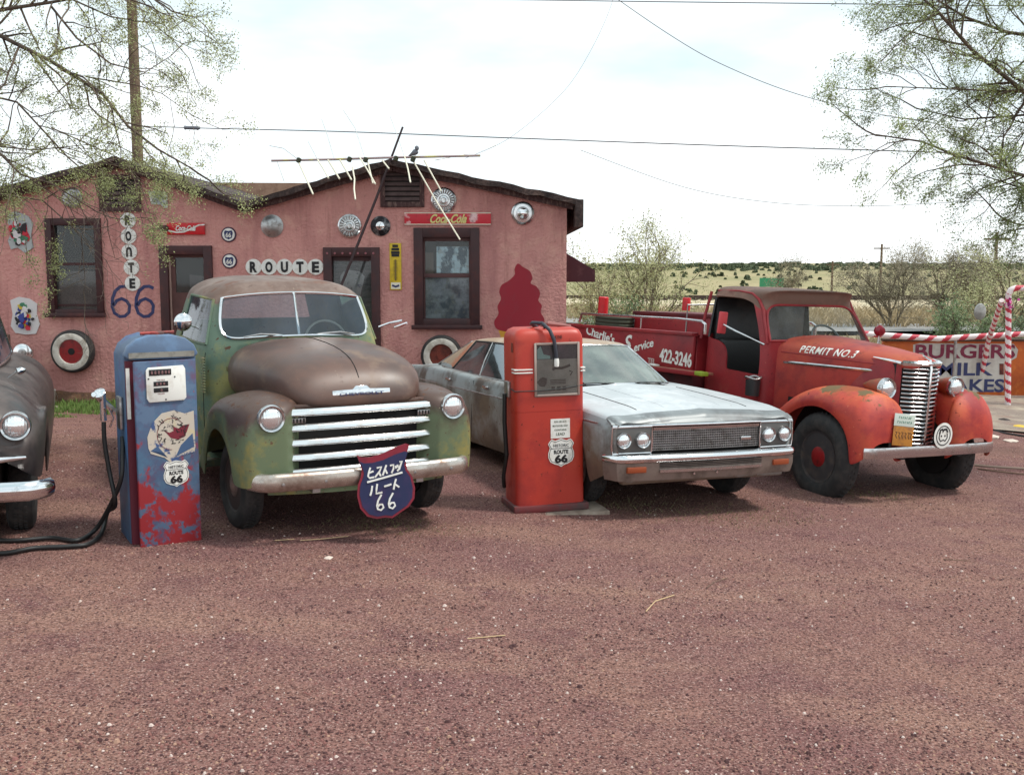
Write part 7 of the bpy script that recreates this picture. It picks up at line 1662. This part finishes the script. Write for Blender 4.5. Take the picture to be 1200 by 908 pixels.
for i, (u, v, wd) in enumerate([(1068, 350, 2.2), (1082, 352, 1.6), (1095, 356, 2.0), (965, 355, 2.4)]):
    yy = 97+3*i; x = at_px(u, yy); s_ = wd
    m_ = MB().loft([SE(q*s_*.28, -s_*.7*math.sqrt(max(.02, 1-q*q/4.4)), s_*.7*math.sqrt(max(.02, 1-q*q/4.4)), -.2, (.45+.25*rr.random())*math.sqrt(max(.02, 1-q*q/4.4))*s_*.5, 2, 10) for q in (-2, -1, 0, 1, 2)]).obj('sand_mound', 'embankment_tan', sub=1)
    tag(m_, ['pale sand mound left of centre behind the track', 'narrow pale sand mound in the middle of the row behind the track', 'pale sand mound nearest the right bare tree', 'pale sand mound just right of the truck roof'][i], 'mound'); m_.location = (x, yy, W(u, v+9, yy).z)
Y = 135; x = at_px(905, Y); hs = thing('highway_sign', 'green highway sign far off above the red truck cab', 'road sign', (x, Y, gz(x, Y)))
zz = W(905, 331, Y).z-gz(x, Y)
MB().box(-1.5, 1.5, -.05, .05, zz-.55, zz+.55).obj('panel', M('sign_green', S(52, 138, 96), .5), hs, smooth=False)
for dx in (-1, 1): MB().tube([(dx, .1, 0), (dx, .1, zz+.4)], .08).obj('post', 'dull_metal', hs)
# pale oval by the hedge, ground bits
p = W(1150, 366, 25.6); bo = MB().lathe([(0, .01), (.02, .3), (.08, .44), (.2, .46), (.24, .3), (.25, .01)], ax=(0, 1, .12), n=28).xf(Matrix.Diagonal((.30, .5, .44, 1))).obj('oval_tub', M('tub_pale', S(168, 168, 166), .6, 0, [(S(128, 128, 126), 5, .45, .6, 0, None)])); tag(bo, 'pale oval tub leaning on the hedge behind the rail', 'tub'); bo.location = p
def stick(label, pts, r_, mat, name='twig', cat='twig'):
    P = [gpt(u, v, .008+dz) for u, v, dz in pts]; o = P[0]; t_ = tag(MB().tube([q-o for q in P], r_, 6).obj(name, mat), label, cat); t_.location = o
M('straw', S(196, 168, 130), .8); M('stick_brown', S(110, 88, 74), .9)
stick('long thin straw lying left of the lettered shield sign', [(352, 633, 0), (380, 631, .004), (408, 628, 0)], .0035, 'straw', 'straw', 'straw')
stick('short straw beside the longer one near the pickup tyre', [(322, 633, 0), (345, 631.5, 0)], .0035, 'straw', 'straw', 'straw')
stick('pale twig on the drive in the middle foreground', [(548, 748, 0), (570, 746, .004), (592, 744, 0)], .0035, 'straw')
stick('curved pale twig on the drive below the red pump', [(757, 716, 0), (768, 704, .006), (790, 697, 0)], .0035, 'straw')
stick('small twig on the drive right of the curved one', [(828, 688, 0), (838, 681, .004), (853, 677, 0)], .003, 'stick_brown')
stick('thin dark twig on the bare earth at right', [(1105, 655, 0), (1138, 657, 0)], .003, 'stick_brown')
stick('grey weathered branch on the earth at the right edge', [(1142, 545, .02), (1165, 547, .03), (1200, 549, .02), (1240, 550, .02)], .016, M('branch_grey', S(138, 120, 108), .9), 'fallen_branch', 'branch')
stick('thin dark branch under the grey one at the right edge', [(1146, 549, .0), (1175, 553, .01), (1215, 557, .0)], .009, 'stick_brown', 'fallen_branch', 'branch')
stick('black garden hose edging the grey gravel at right', [(1128, 482, 0), (1140, 495, 0), (1160, 503, 0), (1180, 508, 0), (1200, 511, 0), (1260, 518, 0)], .018, 'hose_rubber', 'garden_hose', 'hose')
def rock(label, u, v, s_, mat, seed, name='small_rock', cat='rock', fl=.5):
    p = gpt(u, v); r = random.Random(seed); mb = MB().loft([SE(q*.5, -.9*math.sqrt(1.1-q*q/4.4), .9*math.sqrt(1.1-q*q/4.4), -.1, fl*math.sqrt(1.1-q*q/4.4), 2.2, 10) for q in (-2, -1, 0, 1, 2)])
    mb.v = [tuple(Vector(v_)*s_*r.uniform(.85, 1.15)) for v_ in mb.v]; o = tag(mb.obj(name, mat, ang=25), label, cat); o.location = p
rock('dark rock on the grey gravel near the right edge', 1176, 494, .10, M('rock_dark', S(62, 52, 50), .9), 1)
rock('pale flat stone by the black garden hose', 1160, 512, .13, M('rock_pale', S(206, 190, 178), .9), 2, fl=.3)
rock('smaller pale stone right of the flat one by the hose', 1184, 517, .10, 'rock_pale', 3, fl=.25)
rock('yellow toy scrap on the gravel at the right edge', 1196, 502, .12, M('toy_yellow', S(214, 176, 40), .5), 4, 'yellow_scrap', 'toy', .4)
rock('white stone in the grass near the bucket', 67, 478, .09, 'rock_pale', 5, fl=.3)
rock('white pebble near the pickup wheel on the drive', 385, 654, .035, 'rock_pale', 6, fl=.35)
